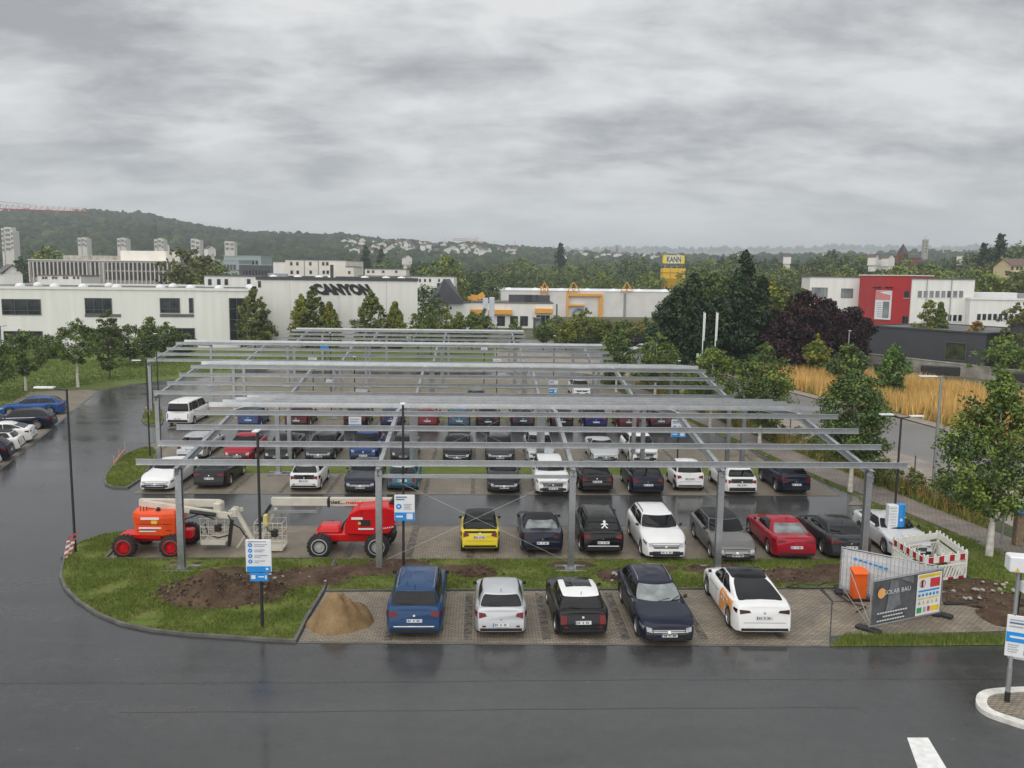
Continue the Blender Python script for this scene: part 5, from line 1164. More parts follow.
PB2 = PB+Vector((-.05, .25, 0)); hB = AY(841.5, 546.5, PC.y).z
fr2, w2, sh2 = fence_panel('white sheeted fence panel behind the orange box, meeting the banner panel at a corner', PC, PB2, hB, M_MESH)
for k in range(7): b = MB(); b.box((.5+.17*k, -.07, hB*.80-.02*k), (.12, .006, .07)); b.build('text_line', M_SBLUE, sh2)
for k in range(2):
    b = MB(); P_ = [(PC.x, PC.y-.02, hB-.05), (PA.x+.02, PA.y+.03, .25)] if k == 0 else [(PC.x, PC.y-.02, .3), (PA.x, PA.y+.02, .18)]
    b.tube([Vector(P_[0]), Vector(P_[1])], .014, 6); tag(b.build('fence_strut', M_WIRE), ['grey strut slanting from the top of the white sheeted panel down to the banner panel', 'grey low strut along the ground between the two fence panels'][k], 'strut')
# orange box hung on the fence
oc = AY(858.5, 584, 28.1); root = thing('distribution_box', 'tall orange box with a sloping lid between the two fence panels', 'site box', (oc.x, 28.1, 0)); zb, zt = AY(858, 600, 28.1).z, AY(858, 573, 28.1).z
b = MB(); b.faces([(x*.22, y*.17, z) for z, s_ in ((zb, 0), (zt, 1)) for x, y in ((-1, -1), (1, -1), (1, 1), (-1, 1))], [(0, 3, 2, 1), (0, 1, 5, 4), (1, 2, 6, 5), (2, 3, 7, 6), (3, 0, 4, 7), (4, 5, 6, 7)]); b.build('box', M_ORANGE, root)
b = MB(); b.faces([(-.25, -.21, zt+.004), (.25, -.21, zt+.004), (.25, .20, zt+.004), (-.25, .20, zt+.004), (-.25, -.21, zt+.03), (.25, -.21, zt+.03), (.25, .20, zt+.17), (-.25, .20, zt+.17)], [(0, 3, 2, 1), (4, 5, 6, 7), (0, 1, 5, 4), (1, 2, 6, 5), (2, 3, 7, 6), (3, 0, 4, 7)]); b.build('lid', M_ORANGE, root)
b = MB(); [b.tube([(x, .0, 0), (x, 0, zb+.1)], .03, 6) for x in (-.15, .15)]; b.box((0, 0, .03), (.7, .6, .05)); b.build('stand', M_BLACK, root)
# red and white barrier square
cor = [AY(893, 544, 31.6), AY(938, 542.5, 32.4), AY(967, 559.5, 29.9), AY(925, 563.5, 29.3)]
cor = [Vector((c.x, c.y, 0)) for c in cor]; hBar = 1.05
def barrier(lab, A, B, side):
    w = (B-A).length; root = thing('barrier_panel', lab, 'barrier', (A.x, A.y, 0), math.atan2(B.y-A.y, B.x-A.x), 'red and white barrier panels')
    b = MB()
    for x in (.03, w-.03): b.box((x, 0, hBar/2+.05), (.06, .05, hBar))
    for z, hh in ((.16, .10), (.66, .05), (hBar-.12, .24)): b.box((w/2, 0, z), (w-.12, .045, hh))
    n = int(w/.16)
    for k in range(n):
        x = .08+(w-.16)*(k+.5)/n; b.beam((x-.07, 0, .22), (x+.09, 0, .63), .045, .05, up=(0, 1, 0)) if w > 0 else 0
    for k in range(max(3, int(w/.3))): b.box((.1+(w-.2)*k/max(2, int(w/.3)-1), 0, hBar+.05), (.07, .05, .10))
    b.build('lattice', M_WB, root)
    nb = max(3, int(w/.42))
    for k in range(nb):
        x = w*(k+.5)/nb
        MB().box((x, side*.026, hBar-.12), (w/nb*.45, .006, .235)).build('red_square', M_REDB, root); MB().box((x, side*.026, .16), (w/nb*.5, .006, .095)).build('red_square', M_REDB, root)
    b = MB(); b.bevbox((w*.75, 0, .05), (.5, .35, .09), .02); b.bevbox((.1, 0, .05), (.4, .35, .09), .02); b.build('foot_block', M_BLACK, root)
for lab, i, j, sd_ in (('barrier panel with red squares nearest the road, right of the safety notice', 3, 2, -1), ('barrier panel on the left side of the square, beside the silver coupe', 3, 0, 1), ('rear barrier panel of the square, before the silver coupe bonnet', 0, 1, 1), ('right side barrier panel of the square, next to the grass verge', 2, 1, -1)): barrier(lab, cor[i], cor[j], sd_)
# cable and hose on the ground
b = MB(); b.tube([G(*p, z=.05) for p in ((944, 603.5), (965, 603.5), (990, 602.5), (1024, 601.5), (1070, 602))], .055, 8); tag(b.build('black_hose', M_BLACK), 'black hose lying across the paving right of the banner fence', 'hose')
cp = [(775, 583), (790, 578), (812, 578), (828, 582), (818, 585.5), (800, 583), (786, 587), (806, 588), (830, 588), (838, 594), (850, 603), (866, 607), (856, 612)]
b = MB(); b.tube([G(*p, z=.07) for p in cp], .022, 6); tag(b.build('black_cable', M_BLACK), 'loose black cable looping over the soil behind the white fastback', 'cable')
# warning markers at the grass tips
M_MRED = mat('marker_red', (.5, .10, .06), .5)
def marker(lab, px, py, lean=.0, h=.95):
    g = G(px, py); root = thing('warning_marker', lab, 'marker', (g.x, g.y, 0)); root.rotation_euler = (0, lean, .5); b = MB(); b.bevbox((0, 0, h/2+.03), (.13, .035, h), .01); bd = b.build('board', M_SWHITE, root)
    for k in range(4):
        b = MB(); b.poly([(-.065, -.0195, .10+k*.23), (.065, -.0195, .19+k*.23), (.065, -.0195, .30+k*.23), (-.065, -.0195, .21+k*.23)]); b.build('stripe', M_MRED, bd)
    b = MB(); b.bevbox((0, 0, .04), (.3, .3, .07), .02); b.build('foot', M_BLACK, root)
marker('taller of two leaning red and white striped markers at the left lamp post', 65, 560, .22, .72); marker('shorter leaning striped marker behind the taller one at the left lamp post', 69, 556, .3, .55)
marker('small red and white marker on the grass tip by the white van', 150, 416, -.3, .7)
b = MB(); b.beam(G(114, 464, .3), G(125, 450, .3), .03, .16)
for p in ((114, 464), (119, 457), (125, 450)): b.tube([G(*p), G(*p)+Vector((0, 0, .5))], .02, 6)
tag(b.build('warning_board', mat('faded_orange_board', (.60, .32, .20), .6)), 'faded orange board on thin stakes along the kerb before the white coupe', 'warning board')
# ------------------------------------------------------------------ trees
def crown_mesh(name, prof, H, nclump, nleaf, leaf, cr, seed, base=0., flat=.75, droop=0., cols=None, shell=.55, irr=.25):
    """prof: (height fraction, radius) outline of the crown; leaves are small cards gathered in clumps"""
    g = np.random.default_rng(seed); hs = np.array([p[0] for p in prof])*H+base; rs_ = np.array([p[1] for p in prof])
    zz = g.uniform(hs[0], hs[-1], nclump*8); rr = np.interp(zz, hs, rs_); keep = g.uniform(0, rs_.max(), len(zz)) < rr+(.45 if rs_[-1] < .05*rs_.max() else .12)*rs_.max(); zz, rr = zz[keep][:nclump], rr[keep][:nclump]; n = len(zz)
    a = g.uniform(0, 2*np.pi, n); lob = 1+irr*np.sin(a*3+zz*1.3+seed)+irr*.6*np.sin(a*5-zz*2.1+seed*2)
    q = (1-shell)+shell*np.sqrt(g.uniform(0, 1, n)); q = np.where(g.uniform(0, 1, n) < .3, g.uniform(0, 1, n), q); C = np.stack([np.cos(a)*rr*q*lob, np.sin(a)*rr*q*lob, zz], 1)
    crs = cr*g.uniform(.5, 1.3, n)*(.45+.55*rr/rs_.max())
    ct = np.array(cols if cols else [(1, 1, 1), (1.35, 1.25, .9), (.75, .85, .9), (1.7, 1.5, .8)])[g.integers(0, len(cols) if cols else 4, n)]*g.uniform(.75, 1.3, (n, 1))
    m = n*nleaf; d = g.normal(0, 1, (m, 3)); d /= np.linalg.norm(d, axis=1)[:, None]; rad = g.uniform(0, 1, m)**.5
    P = np.repeat(C, nleaf, 0)+d*(rad*np.repeat(crs, nleaf))[:, None]*np.array([1, 1, flat]); P[:, 2] -= droop*np.linalg.norm(P[:, :2], axis=1)
    nrm = d*.6+g.normal(0, .55, (m, 3))+np.array([0, 0, .45]); nrm /= np.linalg.norm(nrm, axis=1)[:, None]
    t = np.cross(nrm, g.normal(0, 1, (m, 3))); t /= np.linalg.norm(t, axis=1)[:, None]; u = np.cross(nrm, t); s_ = leaf*g.uniform(.6, 1.3, m)[:, None]
    V = np.stack([P-t*s_*.5, P+u*s_*.32, P+t*s_*.5, P-u*s_*.32], 1).reshape(-1, 3); F = np.arange(m*4).reshape(-1, 4)
    T = np.repeat(np.repeat(ct, nleaf, 0)*g.uniform(.8, 1.2, (m, 1)), 4, 0)
    return np_mesh(name, V, F, M_LEAF, T)
def trunk_mesh(h, r, top, spread, seed, m, limbs=6, lean=.0):
    rd = random.Random(seed); b = MB(); pts = [(0, 0, -.05)]+[(lean*h*t+rd.uniform(-.04, .04)*h*.3*t, rd.uniform(-.04, .04)*h*.3*t, h*t) for t in (.3, .6, 1)]; pts.append((pts[-1][0]*1.1, pts[-1][1]*1.1, top))
    b.tube(pts, [r*1.25, r, r*.85, r*.7, r*.15], 8)
    for k in range(limbs):
        a = 2*math.pi*k/limbs+rd.uniform(-.4, .4); z0 = h*rd.uniform(.85, 1.0)+(top-h)*rd.uniform(0, .5); z1 = z0+(top-h)*rd.uniform(.15, .4); o = Vector((pts[3][0], pts[3][1], z0)); e = Vector((math.cos(a)*spread, math.sin(a)*spread, z1))*rd.uniform(.7, 1) ; e.z = z1
        b.tube([o, o.lerp(e, .5)+Vector((0, 0, -.05*h*.3)), e], [r*.45, r*.3, r*.08], 6)
    me = bpy.data.meshes.new('trunk'); me.from_pydata(b.v, [], b.f); me.polygons.foreach_set('use_smooth', [True]*len(me.polygons)); me.materials.append(m); return me
PROF = dict(round=[(0, .25), (.12, .7), (.35, 1), (.6, .92), (.82, .6), (1, .12)], pyramid=[(0, .55), (.15, .95), (.35, 1), (.6, .72), (.85, .32), (1, .04)], column=[(0, .4), (.2, .9), (.5, 1), (.8, .7), (1, .1)],
 cone=[(0, 1), (.1, 1), (.4, .68), (.7, .36), (.9, .13), (1, .02)], loose=[(0, .3), (.2, .75), (.45, 1), (.7, .7), (.88, .3), (1, .05)], broad=[(0, .6), (.2, 1), (.5, .98), (.8, .72), (1, .25)])
_tr = {}
def tree(lab, base, h, rad, kind='round', bole=.25, leaf=.16, ncl=160, nl=45, cr=None, cols=None, bark=None, group='trees', seed=1, tr=.09, key=None, name='deciduous_tree', sc=1., limbs=6, shell=.55, irr=.25, droop=0., cat='tree', rot=0.):
    root = thing(name, lab, cat, (base[0], base[1], base[2] if len(base) > 2 else 0), rot, group)
    if key and key in _tr: tm, cm = _tr[key]
    else:
        hb = h*bole; prof = [(t, r*rad) for t, r in PROF[kind]]
        cm = crown_mesh('crown', prof, h-hb, ncl, nl, leaf, cr or rad*.34, seed, hb, cols=cols, shell=shell, irr=irr, droop=droop)
        tm = trunk_mesh(max(hb*1.15, .3), tr, h*.92, rad*.7, seed, bark or M_BARK, limbs)
        if key: _tr[key] = (tm, cm)
    link('trunk', tm, root); link('crown', cm, root)
    if sc != 1: root.scale = (sc, sc, sc)
    return root
GRN = [(1, 1, 1), (1.3, 1.2, .9), (.8, .9, .9), (1.55, 1.45, .9)]; YGR = [(1.6, 1.35, .9), (2.0, 1.55, .8), (1.3, 1.2, .9), (2.6, 1.7, .7)]; PUR = [(.30, .085, .36), (.20, .07, .28), (.45, .10, .4)]; CON = [(.30, .40, .55), (.42, .52, .6), (.25, .34, .5)]; RUST = [(4.2, 1.5, .9), (3., 1.3, .9), (2, 1.3, .8)]
def th(px, ptop, base):           # tree height from its top pixel
    return AY(px, ptop, base.y).z
g = G(989, 556); tree('large green tree with whitewashed trunk in the verge at the right edge', g, th(993, 372, g), 1.85, 'pyramid', .26, .15, 300, 70, .58, [(1, 1, 1), (1.3, 1.25, .9), (.8, .95, .9), (1.7, 1.6, .9)], M_WBARK, 'young trees in the verge', 11, .13, irr=.32)
g = G(850, 492); tree('dense dark green tree right of the first frame, its white trunk in the verge', g, th(860, 372, g), 1.7, 'round', .27, .15, 280, 70, .58, [(1, 1, 1), (.8, .95, .9), (1.2, 1.2, .9)], M_WBARK, 'young trees in the verge', 12, .12)
g = G(759.5, 443); tree('bushy green tree with a thin spike top at the right end of the second frame', g, th(758, 343, g), 2.0, 'loose', .2, .18, 200, 60, .6, GRN, M_WBARK, 'young trees in the verge', 13, .11)
g = G(710, 428); tree('yellowish green tree between the flagpoles and the second frame', g, th(717, 347, g), 1.9, 'round', .25, .2, 150, 50, .6, [(1.3, 1.2, .9), (1, 1, 1), (1.8, 1.6, .9)], M_WBARK, 'young trees in the verge', 14, .11)
g = G(655, 395); tree('green tree right of the silver far car, behind the third frame', g, th(653, 334, g), 2.1, 'round', .25, .24, 120, 50, .6, GRN, M_WBARK, 'young trees in the verge', 15, .11)
g = G(616, 392); tree('narrow green tree left of the black far car, behind the third frame', g, th(614, 324, g), 1.6, 'loose', .22, .24, 110, 50, .55, GRN, M_WBARK, 'young trees in the verge', 16, .11)
g = G(78, 387); tree('round tree with white trunk on the lawn beside the left road', g, th(76, 319, g), 2.0, 'round', .36, .2, 100, 48, .55, GRN, M_WBARK, 'trees on the lawn', 21, .13)
g = G(110, 379); tree('narrow feathery tree with stakes on the lawn', g, th(108, 311, g), 1.3, 'column', .12, .2, 110, 45, .45, [(1.1, 1, 1), (.9, .8, .8)], M_BARK, 'trees on the lawn', 22, .09)
g = G(26, 391); tree('dark bushy tree at the left edge beside the small sign post', g, th(18, 330, g), 2.0, 'round', .28, .2, 110, 48, .55, GRN, M_WBARK, 'trees on the lawn', 23, .12)
g = G(-6, 400); tree('dark tree cut by the left edge of the photo', g, th(0, 338, g), 2.0, 'round', .25, .2, 120, 50, .7, GRN, M_BARK, 'trees on the lawn', 24, .12)
for i, (px, pb, pt, r_, kd) in enumerate([(130, 366, 326, 2.0, 'broad'), (152, 362, 316, 1.2, 'loose'), (168, 358, 322, 1.9, 'loose'), (48, 358, 336, 2.0, 'broad'), (183, 356, 334, 1.9, 'round'), (95, 352, 334, 1.8, 'broad'), (214, 346, 328, 1.2, 'round')]):
    g = G(px, pb); tree(['bushy shrub tree before the white building at the lawn edge', 'thin feathery young tree by the frames on the lawn', 'broad shrub tree under the lower windows of the white building', 'low shrub tree at the lawn behind the left bays', 'rounded shrub left of the entrance of the white building', 'low shrub behind the round lawn tree', 'tiny round shrub by the short lamp'][i], g, th(px, pt, g), r_, kd, .12, .26, 90, 45, .7, GRN if i % 2 else [(1, 1, 1), (.8, .85, .9), (1.5, 1.3, 1)], None, 'shrubs at the white building', 30+i, .09)
for i, (px, w_, pt) in enumerate([(255, 41, 287), (302, 26, 294), (313.5, 34, 286), (330, 24, 302), (371, 36, 290), (395, 24, 302)]):
    d = 122; b0 = at(px, 340, d); b0.z = 0; tree(['broad pointed tree left of the lettered wall', 'shorter pointed tree pressed against the tall one under the first letter', 'tall pointed tree under the first letter on the white wall', 'small yellowish pointed tree between the two tall ones', 'tall pointed tree under the last letter on the white wall', 'small yellowish pointed tree right of the last letter'][i], b0, at(px, pt, d).z, w_/2*d/FPX, 'pyramid', .06, .28, 240, 55, .55, YGR if i in (3, 5, 1) else [(1.35, 1.15, 1), (1.7, 1.35, .9), (1.1, 1, 1)], None, 'pointed trees along the white wall', 40+i, .12, name='pyramidal_tree', irr=.08)
for i, px in enumerate([418, 431, 446, 459, 472, 484]):
    d = 112+i*3; b0 = at(px, 345, d); b0.z = 0; tree(['green street tree just right of the white wall end', 'street tree left of the slate roofed house', 'street tree before the slate roofed house', 'street tree under the orange canopy, leftmost', 'street tree under the orange canopy, middle', 'thin street tree before the pale banner stand'][i], b0, at(px, [310, 306, 309, 313, 312, 309][i], d).z, [1.5, 1.3, 1.6, 1.2, 1.3, 1.1][i], 'round', .25, .3, 70, 45, .6, YGR if i in (2,) else [(1.2, 1.2, 1), (1.6, 1.4, .9)], None, 'street trees before the filling station', 50+i, .09)
for i, (px, pb, pt, r_, cl) in enumerate([(515, 352, 320, 1.1, GRN), (543, 350, 323, 1.4, GRN), (566, 350, 321, 1.5, YGR), (586, 348, 305, 2.0, YGR), (600, 346, 320, 1.6, GRN), (607, 347, 322, 1.2, YGR), (634, 344, 322, 1.5, RUST), (655, 344, 321, 1.7, RUST), (646, 342, 318, 1.5, GRN), (624, 342, 320, 1.4, GRN), (574, 345, 314, .9, YGR)]):
    g = G(px, pb); tree(['small tree beside the dark gate of the yellow fronted hall', 'low green tree right of the slim far lamp', 'yellow green tree before the orange portal', 'airy yellow green tree before the orange portal, highest of its row', 'green shrub tree right of the orange portal', 'yellowish shrub right of the orange portal', 'rust red round tree on a pale stem, left one', 'rust red round tree on a pale stem, right one', 'green shrub between the two rust red trees', 'green shrub left of the rust red trees', 'thin yellowish sapling left of the airy tree'][i], g, th(px, pt, g), r_, 'round' if i != 3 else 'loose', .3, .32, 60, 40, .6, cl, None, 'small trees before the white hall', 60+i, .08)
# dark conifers and purple trees, middle right
for i, (px, pb, pt, r_, kd, cl) in enumerate([(676, 366, 290, 2.6, 'broad', CON), (690, 362, 274, 3.6, 'cone', CON), (722, 362, 296, 3.4, 'broad', CON), (741, 360, 251, 4.4, 'cone', CON), (758, 358, 277, 3.0, 'cone', CON), (768, 356, 282, 3.0, 'column', YGR), (680, 356, 285, 3.2, 'round', [(1.1, 1.15, 1), (.9, 1, .9)]), (706, 352, 270, 4.2, 'broad', [(.8, .9, .9), (1, 1, .9)])]):
    g = at(px, pb, 98+i*2.2); g.z = 0; tree(['dark low conifer at the left end of the dark group', 'tall dark conifer left of the two white flagpoles', 'broad dark conifer behind the flagpoles', 'tallest dark conifer right of the flagpoles', 'dark conifer at the right end of the dark group', 'yellow green column tree right of the dark conifers', 'mid green tree left behind the dark conifers', 'dark green tree behind the flagpoles'][i], g, at(px, pt, 98+i*2.2).z, r_, kd, .04, .40, 260, 60, 1.0, cl, None, 'dark trees behind the flagpoles', 80+i, .2, name='conifer' if kd == 'cone' else 'evergreen_tree', irr=.2, droop=.18 if kd == 'cone' else 0)
for i, (px, pb, pt, r_, d) in enumerate([(800, 368, 292, 3.6, 100), (822, 366, 300, 2.8, 106), (850, 362, 308, 2.3, 112), (785, 366, 318, 2.4, 98)]):
    g = at(px, pb, d); g.z = 0; tree(['large purple-leaved tree before the left end of the red and white building', 'smaller purple-leaved tree right behind the large one', 'purple-leaved tree before the red cladding', 'low purple-leaved tree beside the dark red car'][i], g, at(px, pt, d).z, r_, 'broad', .14, .36, 220, 55, .85, PUR, None, 'purple-leaved trees', 95+i, .16)
for i, (px, d, pb, pt, r_, cl, kd) in enumerate([(798, 112, 360, 288, 2.6, YGR, 'pyramid'), (891, 78, 400, 344, 1.3, [(1.3, 1.5, 1), (1, 1.2, 1)], 'loose'), (847, 86, 380, 340, 1.5, GRN, 'loose'), (815, 95, 372, 335, 1.2, YGR, 'loose'), (927, 118, 345, 301, 1.9, YGR, 'broad'), (938, 118, 345, 302, 1.2, GRN, 'pyramid'), (842, 90, 384, 356, 1.4, GRN, 'round'), (1017, 104, 372, 302, 2.6, [(1.2, 1, .9), (1.6, 1.1, .8)], 'broad'), (1008, 96, 382, 336, 3.2, [(1.3, 1.4, 1), (1.6, 1.6, 1)], 'broad'), (975, 112, 352, 322, 1.7, RUST, 'round')]):
    g = at(px, pb, d); g.z = 0; tree(['yellow green pointed tree behind the large purple one', 'pale slender young tree in the golden field', 'thin young tree at the left corner of the golden field', 'thin yellowish tree before the purple ones', 'bushy yellow green tree before the white wing of the red building', 'small pointed green tree beside the bushy one at the white wing', 'green bush at the left corner of the golden field', 'brownish green tree at the right edge behind the grey box building', 'pale green bushy mass at the right edge behind the concrete wall', 'small rusty shrub under the white side building'][i], g, at(px, pt, d).z, r_, kd, .12, .30, 110, 50, .6, cl, None, 'young trees by the golden field', 110+i, .09)
# saplings with stakes in the bed beside the footpath
k = 0
for i in range(11):
    Y = 40+i*3.1; p = rl(23.9+.25*math.sin(i*2.1), Y); root = thing('planting_stake', 'thin dark stake in the planting bed between footpath and forecourt', 'stake', (p.x, p.y, 0), 0, 'stakes in the planting bed')
    b = MB(); b.tube([(0, 0, 0), (0, 0, 1.9)], .035, 6); b.build('stake', M_BARK, root)
    b = MB(); [b.tube([(0, 0, z), (.9*math.sin(i), 1.5, z)], .010, 5) for z in (.6, 1.2, 1.7)]; b.build('wire', M_BARK, root)
for i in range(26):
    Y = 39+i*1.75; p = rl(23.7+.6*math.sin(i*1.7), Y); tree('low sparse shrub in the planting bed beside the footpath', p, 1.3+.5*math.sin(i*3.3)**2, .75, 'round', .05, .13, 36, 30, .35, [(1.2, 1.1, .9), (1.8, 1.3, .9), (.9, 1, .9)], None, 'shrubs in the planting bed', 130+i % 4, .03, key='bed%d' % (i % 4), name='shrub', rot=i*1.3, cat='shrub')
for i, (px, py) in enumerate([(700, 398), (722, 406), (640, 378), (690, 385), (612, 384), (668, 385)]):
    g = G(px, py); tree('low shrub on the gravel beyond the right ends of the frames', g, 1.2, 1.5, 'broad', .03, .22, 60, 36, .5, [(1, 1, 1), (1.7, 1.5, 1), (1.2, 1.1, .8)], None, 'shrubs on the gravel', 140, .03, key='gravelshrub', name='shrub', rot=i*1.1, cat='shrub')
for i in range(16):
    px = 548+i*8.2; d = 150+12*math.sin(i*2.3); g = at(px, 330, d); g.z = 0; tree('rounded green hedge shrub in front of the pale hall with the orange portal', g, 2.6+.9*math.sin(i*1.9), 2.2, 'broad', .02, .32, 70, 40, .75, GRN if i % 3 else YGR, None, 'hedge shrubs before the pale hall', 150+i % 3, .05, key='hedge%d' % (i % 3), name='shrub', rot=i*.9, cat='shrub')
b = MB(); p0 = G(972, 546); b.bevbox((0, 0, .75), (.34, .3, 1.5), .03); b2 = G(1017, 545)
root = thing('timber_post', 'thick timber post with a blue and white panel on top, right of the large tree', 'post', (b2.x, b2.y, 0)); b.build('post', M_WOOD, root)
b = MB(); b.box((0, 0, 0), (1.2, .8, .05), M=Matrix.Rotation(R(35), 3, 'X') @ Matrix.Rotation(.2, 3, 'Y')); b = b.build('panel', M_SBLUE, root, (0, 0, 1.68))
q = MB(); q.box((.1, 0, .03), (.6, .35, .02), M=Matrix.Rotation(R(35), 3, 'X') @ Matrix.Rotation(.2, 3, 'Y')); q.build('symbol', M_SWHITE, b)
b = MB(); b.tube([(-.55, .2, 0), (-.55, .2, 1.6)], .05, 6); b.build('pole', M_GPOLE, root)
for i, px in enumerate((702.5, 715)):
    d = 92; base = at(px-1, 372, d); base.z = 0; t = at(px, 311.5, d).z; root = thing('flagpole', ['white flagpole, left of the pair before the dark conifers', 'white flagpole, right of the pair before the dark conifers'][i], 'flagpole', base, 0, 'white flagpoles')
    b = MB(); b.tube([(0, 0, 0), (0, 0, t)], [.07, .045], 8); b.build('pole', M_SWHITE, root); b = MB(); V = [(.05+.15*s_/3, .06*math.sin(s_*1.5+z), t-.1-z) for z in np.linspace(0, 3.0, 7) for s_ in range(4)]; b.faces(V, [(j*4+k, j*4+k+1, j*4+k+5, j*4+k+4) for j in range(6) for k in range(3)], True); b.build('flag', M_SWHITE, root)
b0 = at(698, 376, 90); root = thing('info_board', 'small green and white board beside the flagpoles', 'board', (b0.x, b0.y, 0)); b = MB(); b.bevbox((0, 0, 2.6), (.5, .06, 1.0), .02); b.build('board', mat('pale_green_board', (.4, .62, .35), .5), root); b = MB(); b.tube([(0, .05, 0), (0, .05, 3)], .04, 6); b.build('pole', M_GPOLE, root)
# ------------------------------------------------------------------ buildings
class Bld:
    def __init__(s, name, lab, cat, pl, dl, pr, dr, ytop, back, wall_m, roof_m=None, group=None, parapet=.0, z0=0., ytr=None, gable=None, cornice=None):
        A, B = at(pl, 300, dl), at(pr, 300, dr); A.z = B.z = 0; s.A, s.B = A, B; s.u = (B-A).normalized(); s.n = Vector((s.u.y, -s.u.x, 0))    # towards the viewer
        s.L = (B-A).length; s.h = at(pl, ytop, dl).z if ytr is None else (at(pl, ytop, dl).z+at(pr, ytr, dr).z)/2
        s.root = thing(name, lab, cat, A, math.atan2(s.u.y, s.u.x), group); s.back = back; s.z0 = z0
        b = MB(); b.prism([(0, 0), (s.L, 0), (s.L, back), (0, back)], z0, s.h); s.wall = b.build('wall', wall_m, s.root)
        if parapet:
            b = MB(); b.box((s.L/2, back/2, s.h+.03), (s.L-.3, back-.3, .06)); b.build('roof', roof_m or M_ROOFG, s.root)
            b = MB()
            for c, z in (((s.L/2, -.0, s.h+parapet/2), (s.L+.12, .30, parapet)), ((s.L/2, back, s.h+parapet/2), (s.L+.12, .30, parapet)), ((0, back/2, s.h+parapet/2), (.30, back-.31, parapet)), ((s.L, back/2, s.h+parapet/2), (.30, back-.31, parapet))): b.box(c, z)
            b.build('parapet', cornice or wall_m, s.root)
        elif gable:
            b = MB(); o = .4; y0, y1 = -o, back+o
            if gable[0] == 'x':
                ym = back/2; P = [(-o, y0, s.h-.1), (s.L+o, y0, s.h-.1), (s.L+o, ym, s.h+gable[1]), (-o, ym, s.h+gable[1]), (-o, y1, s.h-.1), (s.L+o, y1, s.h-.1)]; P += [(x, y, z+.18) for x, y, z in P]
                b.faces(P, [(0, 1, 2, 3), (3, 2, 5, 4), (6, 9, 8, 7), (9, 10, 11, 8), (0, 6, 7, 1), (4, 5, 11, 10), (0, 3, 9, 6), (3, 4, 10, 9), (1, 7, 8, 2), (2, 8, 11, 5)])
                gl = [MB().poly([(x, 0, s.h-.1), (x, back, s.h-.1), (x, ym, s.h+gable[1])]) for x in (0., s.L)]
            else:
                xm = s.L/2; P = [(-o, y0, s.h-.1), (-o, y1, s.h-.1), (xm, y1, s.h+gable[1]), (xm, y0, s.h+gable[1]), (s.L+o, y0, s.h-.1), (s.L+o, y1, s.h-.1)]; P += [(x, y, z+.18) for x, y, z in P]
                b.faces(P, [(0, 3, 2, 1), (3, 4, 5, 2), (6, 7, 8, 9), (9, 8, 11, 10), (0, 1, 7, 6), (4, 10, 11, 5), (0, 6, 9, 3), (3, 9, 10, 4), (1, 2, 8, 7), (2, 5, 11, 8)])
                gl = [MB().poly([(0, y, s.h-.1), (s.L, y, s.h-.1), (xm, y, s.h+gable[1])]) for y in (0., back)]
            b.build('roof', roof_m or M_ROOFG, s.root); [w.build('gable', wall_m, s.root) for w in gl]
        elif roof_m or True:
            b = MB(); b.box((s.L/2, back/2, s.h+.08), (s.L+.3, back+.3, .16)); b.build('roof', roof_m or M_ROOFG, s.root)
    def hit(s, px, py):
        d = ray(px, py); t = ((s.A-C0).dot(s.n))/d.dot(s.n); P = C0+d*t; return (P-s.A).dot(s.u), P.z
    def rect(s, x0, y0, x1, y1):
        ym = (y0+y1)/2; return s.hit(x0, ym)[0], s.hit((x0+x1)/2, y1)[1], s.hit(x1, ym)[0], s.hit((x0+x1)/2, y0)[1]
    def win(s, a, z0, c, z1, glass=None, frame=None, mull=1, rail=0, sill=False, proud=.05, fw=.07):
        b = MB(); y = -proud/2
        fw = min(fw, (c-a)*.2, (z1-z0)*.2)
        for q in ((a, a+fw), (c-fw, c)): b.box(((q[0]+q[1])/2, y, (z0+z1)/2), (q[1]-q[0], proud, z1-z0))
        for q in ((z0, z0+fw), (z1-fw, z1)): b.box(((a+c)/2, y, (q[0]+q[1])/2), (c-a-2*fw, proud, q[1]-q[0]))
        for k in range(1, mull): b.box((a+(c-a)*k/mull, y, (z0+z1)/2), (fw*.8, proud*.9, z1-z0-2*fw))
        for k in range(1, rail+1): b.box(((a+c)/2, y, z0+(z1-z0)*k/(rail+1)*(.55 if rail == 1 else 1)), (c-a-2*fw, proud*.8, fw*.7))
        f = b.build('window', frame or M_FRAME, s.root); b = MB(); b.box(((a+c)/2, -.008, (z0+z1)/2), (c-a-fw, .012, z1-z0-fw)); b.build('pane', glass or M_GLAZ, f)
        if sill: b = MB(); b.box(((a+c)/2, -.06, z0-.04), (c-a+.1, .13, .07)); b.build('sill', frame or M_FRAMEW, f)
        return f
    def wpx(s, x0, y0, x1, y1, **k): return s.win(*s.rect(x0, y0, x1, y1), **k)
    def band(s, nm, a, z0, c, z1, m, d=.06, y=0.):
        b = MB(); b.box(((a+c)/2, -d/2+y, (z0+z1)/2), (c-a, d, z1-z0)); return b.build(nm, m, s.root)
    def grid(s, x0, x1, n, z0, z1, w, **k):
        for i in range(n):
            c = x0+(x1-x0)*(i+.5)/n; s.win(c-w/2, z0, c+w/2, z1, **k)
    def roofbox(s, x, y, w, d, h, m, nm='roof_unit'):
        b = MB(); b.bevbox((x, y, s.h+.1+h/2), (w, d, h), .04); return b.build(nm, m, s.root)
def domes(B, n, y, w=1.5, seed=0):
    rd = random.Random(seed)
    for i in range(n):
        b = MB(); b.lathe([(0, .75), (.3, .72), (.55, .5), (.66, .001)], (B.L*(i+.5)/n+rd.uniform(-1, 1), y+rd.uniform(-1, 1), B.h+.05), 'Z', 10); b.build('skylight', M_SWHITE, B.root)
